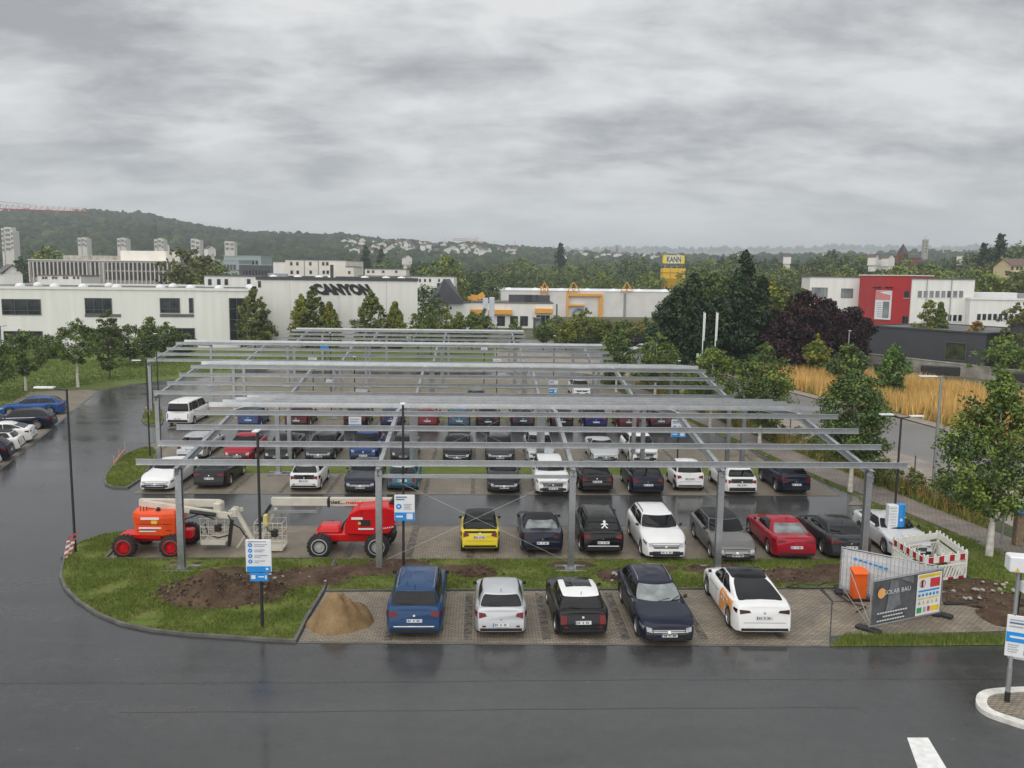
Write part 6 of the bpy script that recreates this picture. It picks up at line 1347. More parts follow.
# long white building with lettered hall
W1 = Bld('white_building', 'long low white building with dark window bands behind the left lawn', 'building', -60, 118, 257, 124, 288, 32, M_WHITEW, M_ROOFG, None, .35)
for x0, y0, x1, y1, mu in ((2, 299, 41, 315, 3), (85, 298, 112, 314, 3), (160, 298, 180, 313, 2), (189, 298, 193.5, 313, 1), (4, 331, 43, 345, 3), (86, 329, 122, 345, 3), (170, 328, 195, 341, 2), (-50, 299, -15, 315, 3)): W1.wpx(x0, y0, x1, y1, mull=mu, rail=1, proud=.10, fw=.11)
for x0, x1 in ((85, 121), (160, 194)): a, z0, c, z1 = W1.rect(x0, 314, x1, 317); W1.band('window_apron', a, z0, c, z1, M_ROOFG, .08)
W1.wpx(229.5, 298, 245, 341, mull=2, rail=3, proud=.12, fw=.12); domes(W1, 9, 9, seed=3); domes(W1, 4, 22, seed=4)
b_ = Bld('white_penthouse_building', 'flat white building with small dark windows seen over the left roof', 'building', 205, 150, 262, 152, 276, 8, M_WHITEW, M_ROOFG)
for x0 in (208, 217, 224.5, 247): b_.wpx(x0, 279, x0+3.6, 285)
H1 = Bld('white_hall', 'tall windowless white hall carrying large black letters', 'building', 257, 124, 417.5, 129, 279.5, 34, M_WHITEW, M_ROOFG, None, .45, cornice=M_GREYW)
a, z0 = H1.hit(314, 294.5); c, z1 = H1.hit(371, 284.5)
Mx = Matrix.Translation((0, 0, 0))
V, F = fit_text('CANYON', (c-a), (z1-z0)*1.1, .08, 0); b = MB(); hh = (z1-z0)
V = [Vector(((a+c)/2+v.x-.62*v.y, -.10, (z0+z1)/2+v.y)) for v in V]; n0 = len(V)
b.faces(V+[v+Vector((0, .09, 0)) for v in V], F+[tuple(i+n0 for i in f[::-1]) for f in F]); b.build('lettering', M_BLACK, H1.root)
domes(H1, 7, 8, seed=5); H1.roofbox(H1.L*.46, 2, .5, .5, 2.2, M_GREYW); H1.roofbox(H1.L*.1, 14, 3, 3, .8, M_GPOLE)
H1.wpx(258, 281, 261, 287.5)
for i, (x, nm) in enumerate(((.2, 0), (.5, 1), (.8, 2))):
    b = MB(); b.box((H1.L*x, -.015, H1.h/2), (.03, .02, H1.h)); b.build('panel_joint', M_GPOLE, H1.root)
# grey office block with ribbed facade
O1 = Bld('office_block', 'long grey office block with two storeys of narrow ribbed windows', 'building', 31, 205, 181.5, 198, 260, 18, mat('grey_render', (.33, .31, .29), .8), M_WHITEW, None)
zt, zb = O1.hit(40, 264)[1], O1.hit(40, 279)[1]
sx = O1.hit(103, 270)[0]
O1.grid(.8, sx-4, 16, O1.hit(60, 277.5)[1], O1.hit(60, 262)[1], 1.25, fw=.1); O1.win(sx-3.4, O1.hit(95, 283)[1], sx-1, O1.hit(95, 262)[1], mull=1)
for y0, y1 in ((263, 270.5), (272, 280.5)): O1.grid(sx+.8, O1.L-.4, 17, O1.hit(150, y1)[1], O1.hit(150, y0)[1], 1.35, fw=.1)
for i in range(36):
    O1.band('rib', O1.L*i/36+.0, O1.hit(150, 284)[1], O1.L*i/36+.32, O1.h-.4, mat('rib_concrete', (.52, .49, .45), .8), .25)
O1.roofbox(O1.L*.68, 8, 12, 6, 2.4, M_CREAMW); O1.roofbox(O1.L*.36, 9, 20, 5, 1.2, M_CONC)
c2 = Bld('low_white_house', 'low white annex with a brown roof edge before the grey office block', 'building', 39, 175, 82, 175, 275.5, 8, M_WHITEW, mat('brown_roof_edge', (.17, .11, .08), .8)); [c2.wpx(x, 276.5, x+2.4, 279) for x in (42, 45, 52, 55, 63, 66, 73, 77)]
c3 = Bld('white_gabled_house', 'small white gabled house at the left edge before the grey office block', 'house', 5, 170, 24, 172, 273, 9, M_WHITEW, M_ROOFG, gable=('y', 1.6)); c3.wpx(16.5, 269.5, 18.5, 271.5); c3.wpx(20.5, 269.5, 22.5, 271.5)
# apartment blocks
A1 = Bld('apartment_block', 'pale cream three-storey apartment block behind the lettered hall', 'building', 286, 235, 346, 232, 260, 14, M_CREAMW, M_ROOFG, 'pale apartment blocks'); A2 = Bld('apartment_block', 'lower cream apartment wing right of the taller block', 'building', 346, 226, 354, 226, 267, 12, M_CREAMW, M_ROOFG, 'pale apartment blocks')
for x in (290, 296, 309, 322, 326): A1.wpx(x, 262, x+2.6, 265.5); A1.wpx(x+.5, 270.5, x+3, 274)
A1.band('recess', *A1.rect(304, 280, 305, 260), M_GPOLE); A1.band('recess', *A1.rect(318, 280, 319, 260), M_GPOLE); A2.wpx(348, 271, 350.5, 274)
A3 = Bld('apartment_block', 'white apartment cube left of the cream block', 'building', 274, 240, 286, 238, 262, 12, M_WHITEW, M_ROOFG, 'pale apartment blocks')
A4 = Bld('terrace_building', 'low white terraced building with a dark roof edge right of the apartment blocks', 'building', 359, 215, 416, 215, 276, 10, M_CREAMW, M_ROOFG); A5 = Bld('terrace_building', 'white upper storey with dark windows behind the terraced building', 'building', 365, 222, 406, 222, 269, 8, M_CREAMW, M_ROOFG); [A5.wpx(x, 270.5, x+2.5, 273) for x in (367, 372, 382, 395)]
A6 = Bld('white_row_building', 'white two-storey row with dark doors beside the end of the lettered hall', 'building', 412, 200, 454, 200, 276.5, 10, M_WHITEW, M_ROOFG); [A6.wpx(x, 279, x+2, 282) for x in (419, 424, 429, 438, 443)]; A6.wpx(437, 283, 441, 288)
for i, (x0, x1, y, d, m) in enumerate([(225, 262, 256, 330, M_GPOLE), (205, 240, 260, 300, M_GPOLE), (240, 274, 265, 290, M_GREYW)]):
    q = Bld('greenish_hall', ['far pale green roofed hall left of the apartment blocks', 'far grey glazed building behind the brown tree', 'dark low hall in front of the pale green one'][i], 'building', x0, d, x1, d, y, 15, mat('pale_teal_wall', (.30, .36, .36), .6) if i != 2 else M_GREYW, mat('pale_teal_roof', (.42, .50, .48), .6)); q.grid(1, q.L-1, 9, q.h-3.5, q.h-1.5, q.L/14, fw=.15)
# filling-station like house with slate roof, orange canopy, white hall with orange portal
M_SLATE = mat('slate_roof', (.07, .072, .085), .7, var=.12, scale=2); M_ORB = mat('orange_yellow_band', (.72, .35, .05), .5); M_HALL = mat('pale_metal_wall', (.66, .65, .63), .6, var=.05, scale=.4)
S1 = Bld('slate_roofed_house', 'white corner house with a steep pointed slate roof behind the street trees', 'house', 437, 170, 470, 172, 303, 7, M_WHITEW, M_SLATE)
b = MB(); L_ = S1.L; P = [(-.8, -.8, S1.h), (L_*.8, -.8, S1.h), (L_*.8, 7.8, S1.h), (-.8, 7.8, S1.h)]; ap = (L_*.42, 3.5, at(452, 279, 172).z)
for i in range(4): b.poly([P[i], P[(i+1) % 4], (ap[0]-.6 if i in (0, 3) else ap[0]+.6, ap[1], ap[2])])
b.poly([P[0], P[1], (ap[0]+.6, ap[1], ap[2]), (ap[0]-.6, ap[1], ap[2])]); b.build('steep_roof', M_SLATE, S1.root)
S2 = Bld('orange_canopy_hall', 'low white hall with an orange canopy band and dark roof units', 'building', 455, 178, 553, 178, 302.5, 14, M_WHITEW, M_ROOFG)
S2.band('orange_band', *S2.rect(455, 314, 512, 309.5), M_ORB, .8); S2.band('orange_band', *S2.rect(535, 313, 553, 308.5), M_ORB, .8)
for x in (458, 471, 484, 497, 510, 520): S2.wpx(x, 316, x+8, 326, mull=2)
S2.wpx(536, 315, 550, 324, mull=3, frame=M_FRAMEW); [S2.roofbox(S2.L*x, 4, 3, 2.5, 1.6, M_GREYW) for x in (.62, .72, .78, .9)]
H2 = Bld('orange_portal_hall', 'large pale hall with an orange portal frame and orange roof trusses', 'building', 501, 228, 712, 236, 290.5, 40, M_HALL, M_SWHITE)
H2.band('column', *H2.rect(623.5, 322, 625.5, 293), M_GPOLE, .3)
def strip_(x0, y0, x1, y1, d=.8, nm='orange_frame'): H2.band(nm, *H2.rect(x0, y0, x1, y1), M_ORB, d)
strip_(568, 296.3, 602, 293.6); strip_(566.4, 322, 568, 291); strip_(568, 306.2, 584, 304.4); strip_(598.5, 322, 602, 297, .7); strip_(540.3, 305, 541.2, 286); strip_(546.9, 305, 547.8, 286); H2.wpx(542.5, 296, 546, 303)
for cx in (544, 573, 626):
    (a, z0), (c, z1) = H2.hit(cx-6 if cx > 550 else cx-4, 291), H2.hit(cx+6 if cx > 550 else cx+4, 282); b = MB(); m_ = (a+c)/2
    for p_, q_ in (((a, z0), (m_, z1)), ((c, z0), (m_, z1)), ((a, z0), (c, z0)), (((a+m_)/2, (z0+z1)/2), (m_, z0)), (((c+m_)/2, (z0+z1)/2), (m_, z0))): b.beam((p_[0], -.9, p_[1]), (q_[0], -.9, q_[1]), .2, .2)
    b.build('roof_truss', M_ORB, H2.root)
for i in range(8): b = MB(); b.lathe([(0, 1.5), (.4, 1.3), (.7, .001)], (H2.L*(i+.4)/8, 6, H2.h+.1), 'Z', 10); b.build('skylight', M_SWHITE, H2.root)
H2.wpx(556, 304, 557.5, 322, frame=M_GPOLE)
b = MB(); c_ = [H2.hit(p, q) for p, q in ((574, 322), (573, 312), (577, 308), (582, 309), (584, 314))]; b.tube([(x, -.7, z) for x, z in c_], .35, 6); b.build('blue_arch', mat('dull_blue', (.15, .22, .34), .5), H2.root)
GD = Bld('guard_house', 'small dark framed gate kiosk before the yellow fronted hall', 'kiosk', 534, 150, 541, 150, 319, 3, M_FRAME, M_ROOFG); GD.wpx(535, 321, 540, 329, glass=M_GLAZL)
b0 = at(490, 330, 160); b0.z = 0; root = thing('banner_stand', 'tall pale banner stand before the orange canopy', 'banner', b0); h_ = at(490, 297, 160).z
for k, x in enumerate((-.9, .3)): b = MB(); b.bevbox((x, .3*k, h_*.5+h_*.02*k), (1.0, .25, h_*.96), .05); b.build('banner', mat('pale_blue_banner', (.55, .58, .66), .6), root)
b0 = at(476, 312, 182); zb = at(476, 304, 182).z; root = thing('yellow_excavator_arm', 'yellow ochre boom of a digger rising over the orange canopy', 'digger boom', (b0.x, b0.y, 0)); pts = [at(p, q, 182)-Vector((b0.x, b0.y, 0)) for p, q in ((466, 303), (471, 297), (478, 298), (484, 294))]
b = MB(); [b.beam(pts[i], pts[i+1], .9, 1.1) for i in range(3)]; b.build('boom', M_ORB, root); b = MB(); b.bevbox(pts[0]+Vector((.5, 0, -.6)), (2.4, 1.6, 1.8), .15); b.build('cab', M_ORB, root); b = MB(); b.tube([pts[0]*1, Vector((pts[0].x, pts[0].y, 0))], .5, 8); b.build('mast', M_ORB, root)
# yellow silo with sign
def silo():
    d = 340; b0 = at(672, 300, d); A = at(661.5, 285, d); B = at(684.5, 285, d); w = (B-A).length; z = lambda y: at(672, y, d).z; root = thing('yellow_silo', 'yellow storage silo carrying a blue lettered sign above the trees', 'silo', (b0.x, b0.y, 0)); M_SY = mat('silo_yellow', (.72, .44, .012), .5, var=.08)
    b = MB(); z1, z2, z3 = z(268.5), z(279), z(288)
    for k in range(3):
        x = w*(k-1)/3; b.bevbox((x, 0, (z1+z2)/2), (w/3-.12, w*.5, z1-z2), .12); b.faces([(x-w/6, -w*.25, z2), (x+w/6, -w*.25, z2), (x+w/6, w*.25, z2), (x-w/6, w*.25, z2), (x*.4-.7, -.7, z3), (x*.4+.7, -.7, z3), (x*.4+.7, .7, z3), (x*.4-.7, .7, z3)], [(0, 1, 5, 4), (1, 2, 6, 5), (2, 3, 7, 6), (3, 0, 4, 7), (4, 5, 6, 7)])
    b.build('bin', M_SY, root); b = MB(); b.box((0, -.0, (z1+z2)/2+.4), (w+.2, w*.5+.25, .35)); [b.tube([(x, y, 0), (x, y, z2)], .25, 6) for x in (-w*.4, w*.4) for y in (-2, 2)]; b.build('frame', mat('silo_dark_yellow', (.42, .24, .02), .6), root)
    zs0, zs1 = z(263.5), z(255.5); b = MB(); b.box((0, 0, (zs0+zs1)/2), (w*.92, 1.6, zs1-zs0)); sg = b.build('sign_board', mat('sign_yellow_bright', (.78, .62, .05), .5), root); b = MB(); b.box((0, -.83, (zs0+zs1)/2), (w*.66, .06, zs1-zs0)); b.build('sign_field', mat('sign_pale_yellow', (.75, .70, .3), .5), sg)
    put_text('lettering', 'KANN', w*.62, (zs1-zs0)*.74, face_matrix((0, -.88, (zs0+zs1)/2), (1, 0, 0), (0, 0, 1)), mat('letter_blue', (.01, .05, .30), .5), sg, .03)
    b = MB(); [b.tube([(x, 0, zs0), (x, 0, z1)], .15, 6) for x in (-w*.35, -w*.1, w*.15, w*.38)]; [b.beam((x, 0, z1), (x+w*.2, 0, zs0), .15, .15) for x in (-w*.4, -w*.1, w*.15)]; b.build('support', M_GPOLE, root)
silo()
# red and white office building, its side wing, the grey box building and the concrete wall
R1 = Bld('white_wing_building', 'white left wing of the red fronted office building with two dark windows', 'building', 809, 152, 860, 150, 277, 16, M_WHITEW, M_ROOFG); R1.wpx(811.5, 287.5, 827.5, 297, mull=4, glass=M_GLAZL); R1.wpx(841, 288.5, 853, 298, mull=3, glass=M_GLAZL)
R2 = Bld('red_building', 'dark red clad office tower block with a tall advertising banner', 'building', 858.5, 148, 910.5, 140, 275.5, 6, M_REDW, M_CREAMW)
R2.wpx(904, 291, 909.5, 298, sill=True); R2.wpx(902, 316, 908, 328, mull=2); R2.band('red_panel', *R2.rect(886, 331, 910, 277), mat('bright_red_cladding', (.42, .022, .026), .45), .012)
bn = R2.band('banner', *R2.rect(875.5, 319.5, 891.5, 290.5), M_SWHITE, .14)
R2.band('banner_picture', *R2.rect(876, 300, 891, 291), mat('banner_pink', (.62, .22, .22), .5), .16)
b = MB(); P = [R2.hit(p, q) for p, q in ((880, 292), (891, 291), (891.5, 295), (884, 293.5))]; b.poly([(x, -.17, z) for x, z in P]); b.build('banner_picture', M_SWHITE, bn)
for k in range(7): R2.band('text_line', *R2.rect(877, 303.4+k*2.2, 882, 302.6+k*2.2), M_SGREY, .16)
R2.band('banner_field', *R2.rect(883, 318, 889.5, 301.5), M_GLAZL, .155)
for x in (876, 880, 888, 892): b = MB(); u_, z_ = R2.hit(x, 287.5); b.bevbox((u_, -.4, z_), (.35, .8, .2), .04); b.build('spotlight', M_BLACK, R2.root)
R3 = Bld('white_office_wing', 'white right wing of the red fronted office building with a long window row', 'building', 911, 139, 973.5, 136, 279, 18, M_WHITEW, M_ROOFG)
for i in range(8): x = 917.3+i*5.9; R3.wpx(x, 290.5, x+4.9, 298, glass=M_GLAZL if i != 5 else M_GLAZ, frame=M_FRAMEW)
for i in range(5): x = 937+i*5.2; R3.wpx(x, 314.5, x+4.4, 321.5, frame=M_FRAMEW, sill=True)
for x in (925, 949.5): R3.band('downpipe', *R3.rect(x, 336, x+.8, 279), M_GPOLE, .12)
R4 = Bld('white_side_building', 'lower white side building with dark windows at the right edge', 'building', 970.5, 134, 1060, 131, 299.5, 20, M_WHITEW, M_ROOFG, None, .3)
for i in range(10): x = 976.5+i*5.4; R4.wpx(x, 313.5, x+4.6, 320.5, frame=M_FRAMEW)
for i in range(8): x = 992+i*5.4; R4.wpx(x, 334, x+4.4, 341, frame=M_FRAMEW)
R4.roofbox(R4.L*.3, 6, 8, 4, 1.0, M_SWHITE); R4.roofbox(R4.L*.55, 7, 6, 3, .9, M_GPOLE)
GB = Bld('grey_box_building', 'plain anthracite box building with one square window behind the concrete wall', 'building', 868.5, 121, 990, 106, 329.5, 16, M_GREYW, M_ROOFG, None, .2, ytr=331); GB.wpx(945, 342, 967, 361, mull=1, glass=mat('green_reflecting_glass', (.05, .06, .03), .1, var=.4, scale=1), proud=.12, fw=.15); GB.win(*[v for v in (GB.hit(946, 363)[0], GB.hit(946, 364)[1], GB.hit(966, 363)[0], GB.hit(946, 360)[1])], glass=M_GLAZL)
for x in (.33, .66): b = MB(); b.box((GB.L*x, -.012, GB.h/2), (.05, .02, GB.h)); b.build('panel_joint', M_FRAME, GB.root)
GB2 = Bld('grey_box_building', 'second anthracite building cut by the right edge of the photo', 'building', 1013, 104, 1080, 100, 325, 10, M_GREYW, M_ROOFG)
A_, B_ = at(838, 352, 116), at(1090, 380, 86); A_.z = B_.z = 0
zw = at(930, 359.5, 105).z; L_ = (B_-A_).length; root = thing('concrete_wall', 'long stained concrete retaining wall above the golden field', 'wall', A_, math.atan2((B_-A_).y, (B_-A_).x)); n = 18
b = MB()
for i in range(n): b.box((L_*(i+.5)/n, .15+.002*(i % 2), zw/2), (L_/n-.03, .3, zw)); 
b.build('wall', M_CONC, root); b = MB(); b.box((L_/2, .15, zw+.05), (L_, .42, .10)); b.build('coping', M_CONC, root)
for i, (p0, p1, q) in enumerate(((922, 958, 373), (1004, 1024, 388), (874, 890, 368))):
    Pq = at((p0+p1)/2, q, 97-i*6+ (12 if i == 2 else 0)); wq = (p1-p0)*Pq.y/FPX; tag(MB().bevbox((0, 0, 0), (wq, 1.2, 1.0), .06).build('dark_container', M_BLACK, None, (Pq.x, Pq.y, max(.9, Pq.z)), -.45), ['long low dark container before the middle of the concrete wall', 'dark container before the wall at the right edge', 'short dark container before the left part of the concrete wall'][i], 'container')
# ------------------------------------------------------------------ hills, woods, distant town
HA = [(-500, 232), (-200, 226), (0, 222), (60, 220.5), (100, 221), (140, 223.5), (165, 227), (190, 231.5), (225, 238), (250, 241), (300, 241), (340, 243), (380, 246.5), (420, 249.5), (470, 252.5), (520, 255), (600, 258), (720, 260), (800, 260), (900, 257.5), (1024, 255), (1500, 251)]
HB = [(-500, 240), (200, 248), (480, 250.5), (560, 249.5), (640, 248.5), (700, 249), (768, 248.5), (820, 248), (880, 247), (940, 247.5), (1000, 246.5), (1500, 243)]
def hpos(px, d):
    v = ray(px, 272); return Vector((v.x*d, v.y*d, 0))
def zA(px, d):
    t = interp([p for p, _ in HA], [y for _, y in HA], px); zt = max(at(px, t, 1500).z, 2); q = min(max((d-420)/1080, 0), 1); q = q*q*(3-2*q)
    q2 = min(max((d-1500)/1400, 0), 1); return zt*(q if px < 330 else q**1.0)*(1-.55*q2)+6*noise.noise((px*.02, d*.004, 0))*q
def terrain(name, zf, ds, m, px0=-460, px1=1480, step=10):
    cols = list(range(px0, px1, step)); V = [hpos(p, d)+Vector((0, 0, zf(p, d)-.5)) for d in ds for p in cols]; n = len(cols)
    F = [(j*n+i, j*n+i+1, (j+1)*n+i+1, (j+1)*n+i) for j in range(len(ds)-1) for i in range(n-1)]
    b = MB(); b.faces(V, F, True); o = b.build(name, m, sharp=180); o['kind'] = 'structure'; return o
M_HILL = patchy_mat('hill_ground', [(.030, .048, .022), (.045, .062, .028), (.075, .085, .045)], .006, .06, .95, 0)
terrain('hills', zA, [420, 480, 560, 640, 740, 840, 940, 1040, 1140, 1240, 1340, 1420, 1500, 1700, 2100, 2900], M_HILL)
def zB(px, d):
    t = interp([p for p, _ in HB], [y for _, y in HB], px); zt = at(px, t, 5200).z; q = min(max((d-2600)/2600, 0), 1); return zt*q+9*noise.noise((px*.015, 2, 0))*q+3*noise.noise((px*.06, d*.001, 0))*q
terrain('far_ridge', zB, [2600, 3400, 4300, 5200, 5900], patchy_mat('far_ridge_ground', [(.04, .055, .03), (.09, .10, .05), (.14, .13, .08)], .0022, .02, .95, 0))
def ico():
    bm = bmesh.new(); bmesh.ops.create_icosphere(bm, subdivisions=2, radius=1); V = np.array([v.co[:] for v in bm.verts]); F = np.array([[v.index for v in f.verts] for f in bm.faces]); bm.free(); return V, F
IV, IF = ico()
def wood(name, pts, size, cols, seed):
    g = np.random.default_rng(seed); n = len(pts); P = np.array(pts); s_ = g.uniform(*size, n); V0 = IV[None]*(1+g.uniform(-.28, .28, (n, len(IV), 1))); V0 = V0*np.stack([s_*g.uniform(.8, 1.2, n), s_*g.uniform(.8, 1.2, n), s_*g.uniform(.8, 1.25, n)], 1)[:, None, :]
    V = (V0+P[:, None, :]+np.array([0, 0, 1])*(s_*.55)[:, None, None]).reshape(-1, 3); F = (IF[None]+np.arange(n)[:, None, None]*len(IV)).reshape(-1, 3)
    c = np.array(cols)[g.integers(0, len(cols), n)]*g.uniform(.7, 1.3, (n, 1)); T = np.repeat(c, len(IV), 0)*g.uniform(.85, 1.15, (n*len(IV), 1))
    o = link(name, np_mesh(name, V, F, M_FOREST, T, False)); o['kind'] = 'stuff'; return o
WC = [(1, 1, 1), (1.25, 1.2, .9), (.75, .85, .9), (1.1, 1.0, .8), (1.5, 1.4, .9)]
rw = random.Random(3); pts = []
for _ in range(5200):
    px = rw.uniform(-90, 560); d = 640+900*rw.random()**.75
    p = hpos(px, d); pts.append((p.x, p.y, zA(px, d)))
wood('hillside_wood', pts, (4.5, 8.0), WC, 1)
pts = []
for _ in range(1900):
    px = rw.uniform(330, 1080); d = rw.uniform(520, 1500); p = hpos(px, d); pts.append((p.x, p.y, zA(px, d)-1))
wood('valley_wood', pts, (3.5, 7.0), WC, 2)
pts = []
for _ in range(700):
    px = rw.uniform(-60, 330); d = rw.uniform(420, 640); p = hpos(px, d); pts.append((p.x, p.y, zA(px, d)-1))
wood('valley_wood', pts, (3.0, 5.0), WC, 4)
pts = []
for _ in range(500):
    px = rw.uniform(450, 1080); d = rw.uniform(4700, 5250); p = hpos(px, d); pts.append((p.x, p.y, zB(px, d)-4))
wood('ridge_wood', pts, (9, 16), WC, 5)
# clods round the dug soil and the heaps
pts = []; rc = random.Random(11)
for px, py, rx, ry, n_ in ((222, 596, 2.5, 1.4, 330), (300, 580, 1.9, .95, 160), (350, 572, 2.2, .7, 140), (398, 566, 1.4, .7, 60), (478, 575, 1.1, .6, 90), (622, 577, 1.1, .8, 90), (800, 577, 1.7, .9, 90), (985, 600, 1.6, .8, 110), (1010, 618, 1.0, .9, 90), (960, 585, 1.6, .7, 60), (722, 570, 1.5, .65, 50)):
    c = G(px, py)
    for _ in range(n_):
        a, q = rc.uniform(0, 6.283), rc.random()**.6; x, y = c.x+rx*q*math.cos(a), c.y+ry*q*math.sin(a)
        z = .055+(.62*max(0, 1-q**2.1)*1.0 if n_ == 330 else .32*max(0, 1-q)**1.2 if px == 478 else .06*(1-q)); pts.append((x, y, z-.01))
M_CLOD = mat('soil_clods', (.075, .05, .033), .95, var=.3, scale=6, tint=True)
o = wood('soil_clods', pts, (.015, .055), [(1, 1, 1), (.7, .7, .7), (1.4, 1.35, 1.3)], 6); o.data.materials[0] = M_CLOD
# individual trees of the belt behind the halls
BELT = [(455, 271), (470, 268), (500, 263), (520, 259), (545, 266), (560, 264), (600, 262), (640, 258), (665, 268), (700, 258), (735, 253), (760, 256), (800, 260), (830, 253), (850, 251), (880, 258), (920, 260), (960, 256), (990, 250), (1024, 245), (1100, 243)]
belt_kinds = [([(1, 1, 1), (.75, .85, .9)], 'broad', 'dark green broad tree in the tree belt behind the halls'), ([(1.4, 1.35, .95), (1.1, 1.1, 1)], 'round', 'mid green round tree in the tree belt behind the halls'), ([(.65, .75, .9), (.85, .9, .95)], 'loose', 'very dark tall tree in the tree belt behind the halls'), ([(1.9, 1.6, .9), (1.4, 1.3, .9)], 'round', 'yellowish green tree in the tree belt behind the halls'), ([(1.3, .95, .85), (1, .85, .8)], 'broad', 'brownish green tree in the tree belt behind the halls')]
def belt_tree(px, top, d, k, lab=None, wr=.5, group='trees of the belt behind the halls'):
    cols, kd, l0 = belt_kinds[k]; b0 = hpos(px, d); b0.z = zA(px, d); h = at(px, top, d).z-b0.z
    tree(lab or l0, b0, 16., 16*wr, kd, .06, .95, 130, 22, 2.6, cols, None, group, 200+k, .3, key='belt%d' % k, name='belt_tree', sc=max(h, 4)/16, rot=rw.uniform(0, 6.28))
i = 0; px = 462
while px < 1075:
    top = interp([p for p, _ in BELT], [y for _, y in BELT], px)+rw.uniform(-2, 4); belt_tree(px, top, rw.uniform(380, 440), rw.choice([0, 0, 1, 2, 2, 3, 4, 1])); px += rw.uniform(9, 15)
px = 470
while px < 1075:
    top = interp([p for p, _ in BELT], [y for _, y in BELT], px)+rw.uniform(8, 16)
    if not (655 < px < 692): belt_tree(px, top, rw.uniform(275, 320), rw.choice([0, 1, 1, 2, 3, 4, 0]))
    px += rw.uniform(11, 19)
px = 715
while px < 1070:
    belt_tree(px, interp([p for p, _ in BELT], [y for _, y in BELT], px)+rw.uniform(20, 28), rw.uniform(190, 220), rw.choice([0, 1, 2, 3, 4])); px += rw.uniform(18, 28)
for px, top, d, k, lab, wr in [(21, 258, 230, 2, 'dark tree behind the white gabled house at the left edge', .5), (47, 248, 260, 3, 'yellow green tree rising over the grey office roof', .5), (192, 250, 190, 4, 'large brown green tree right of the grey office block', .5), (207, 257, 185, 4, 'brownish tree beside the large one right of the office block', .5), (219, 268, 180, 1, 'lower green tree behind the white penthouse building', .5), (447, 257, 230, 3, 'lime green tree over the end of the white row building', .5), (455, 288, 180, 1, 'green tree behind the slate roofed house', .5), (424, 286, 165, 0, 'dark green trees beside the end of the lettered hall', .5),
        (480, 272, 235, 0, 'dark tree left over the orange canopy hall', .5), (492, 280, 232, 1, 'green tree over the orange canopy hall', .5), (400, 266, 330, 2, 'dark tree over the terraced building', .5), (420, 262, 340, 0, 'dark green tree beside the lime green one', .5), (345, 258, 420, 4, 'brownish tree above the cream apartment block', .5), (388, 258, 420, 1, 'green tree right of the dark spruces', .5), (930, 266, 250, 3, 'yellow green tree peeping over the white office wing', .5), (940, 274, 240, 3, 'yellow green tree right of the peeping one', .5), (990, 274, 190, 3, 'yellow green tree above the white side building', .5), (1012, 272, 190, 4, 'brown green tree at the right edge above the side building', .5), (978, 272, 200, 1, 'green tree at the corner of the white office wing', .5), (897, 268, 230, 3, 'small yellow tree left over the red building', .5)]: belt_tree(px, top, d, k, lab, wr, 'single trees behind the buildings')
for px, top, d, lab in [(366, 247, 420, 'dark spruce behind the apartment blocks'), (381, 250, 440, 'smaller dark spruce right of the first behind the apartment blocks'), (560, 244, 480, 'dark pointed conifer rising above the belt left of the middle'), (998, 235, 330, 'tall spruce on the wooded rise at the right'), (982, 244, 340, 'shorter spruce left of the tall one on the right'), (988, 250, 325, 'broad spruce below the two on the right')]:
    b0 = hpos(px, d); b0.z = zA(px, d); h = at(px, top, d).z-b0.z; tree(lab, b0, 18., 4.2, 'cone', .04, .8, 140, 24, 1.6, CON, None, 'spruces', 220, .3, key='spruce', name='spruce', sc=h/18, irr=.12)
# houses on the hillside
M_HW = mat('house_white', (.72, .70, .66), .8); M_HR = mat('house_roof', (.10, .085, .08), .8); M_HR2 = mat('house_red_roof', (.13, .085, .07), .8)
def house_mesh(w, d, h, r, rm):
    me = bpy.data.meshes.new('house'); b = MB(); b.prism([(-w/2, -d/2), (w/2, -d/2), (w/2, d/2), (-w/2, d/2)], -3, h); b.poly([(-w/2, -d/2, h), (w/2, -d/2, h), (0, -d/2, h+r)]); b.poly([(w/2, d/2, h), (-w/2, d/2, h), (0, d/2, h+r)])
    nw = len(b.f); o = .5; b.faces([(-w/2-o, -d/2-o, h-.3), (0, -d/2-o, h+r+.1), (0, d/2+o, h+r+.1), (-w/2-o, d/2+o, h-.3), (w/2+o, -d/2-o, h-.3), (w/2+o, d/2+o, h-.3)], [(0, 1, 2, 3), (1, 4, 5, 2)])
    me.from_pydata(b.v, [], b.f); me.materials.append(M_HW); me.materials.append(rm); me.polygons.foreach_set('material_index', [0]*nw+[1]*2); return me
HM = [house_mesh(9, 8, 5, 3.5, M_HR), house_mesh(12, 9, 6.5, 4, M_HR), house_mesh(10, 9, 5.5, 4.5, M_HR2), house_mesh(16, 9, 8, 3, M_HR)]
def on_hill(px, py, lo=430, hi=2800):
    for d in range(lo, hi, 15):
        if zA(px, d) >= at(px, py, d).z: return d
    return None
spots = [(rw.uniform(345, 515), None) for _ in range(85)]
hn = 0
for px, _ in spots:
    ty = interp([p for p, _ in HA], [y for _, y in HA], px); py = rw.uniform(ty+2.5, 263); d = on_hill(px, py)
    if d is None: continue
    p = hpos(px, d); o = link('hillside_house', HM[rw.randrange(4)], None, (p.x, p.y, zA(px, d)+6.5+rw.random()*3), rw.choice([0, 1.57, .5, -.6, 2.2])); o.scale = (.62,)*3
    tag(o, 'small white house with a dark pitched roof on the far hillside', 'house', 'white houses on the far hillside'); hn += 1
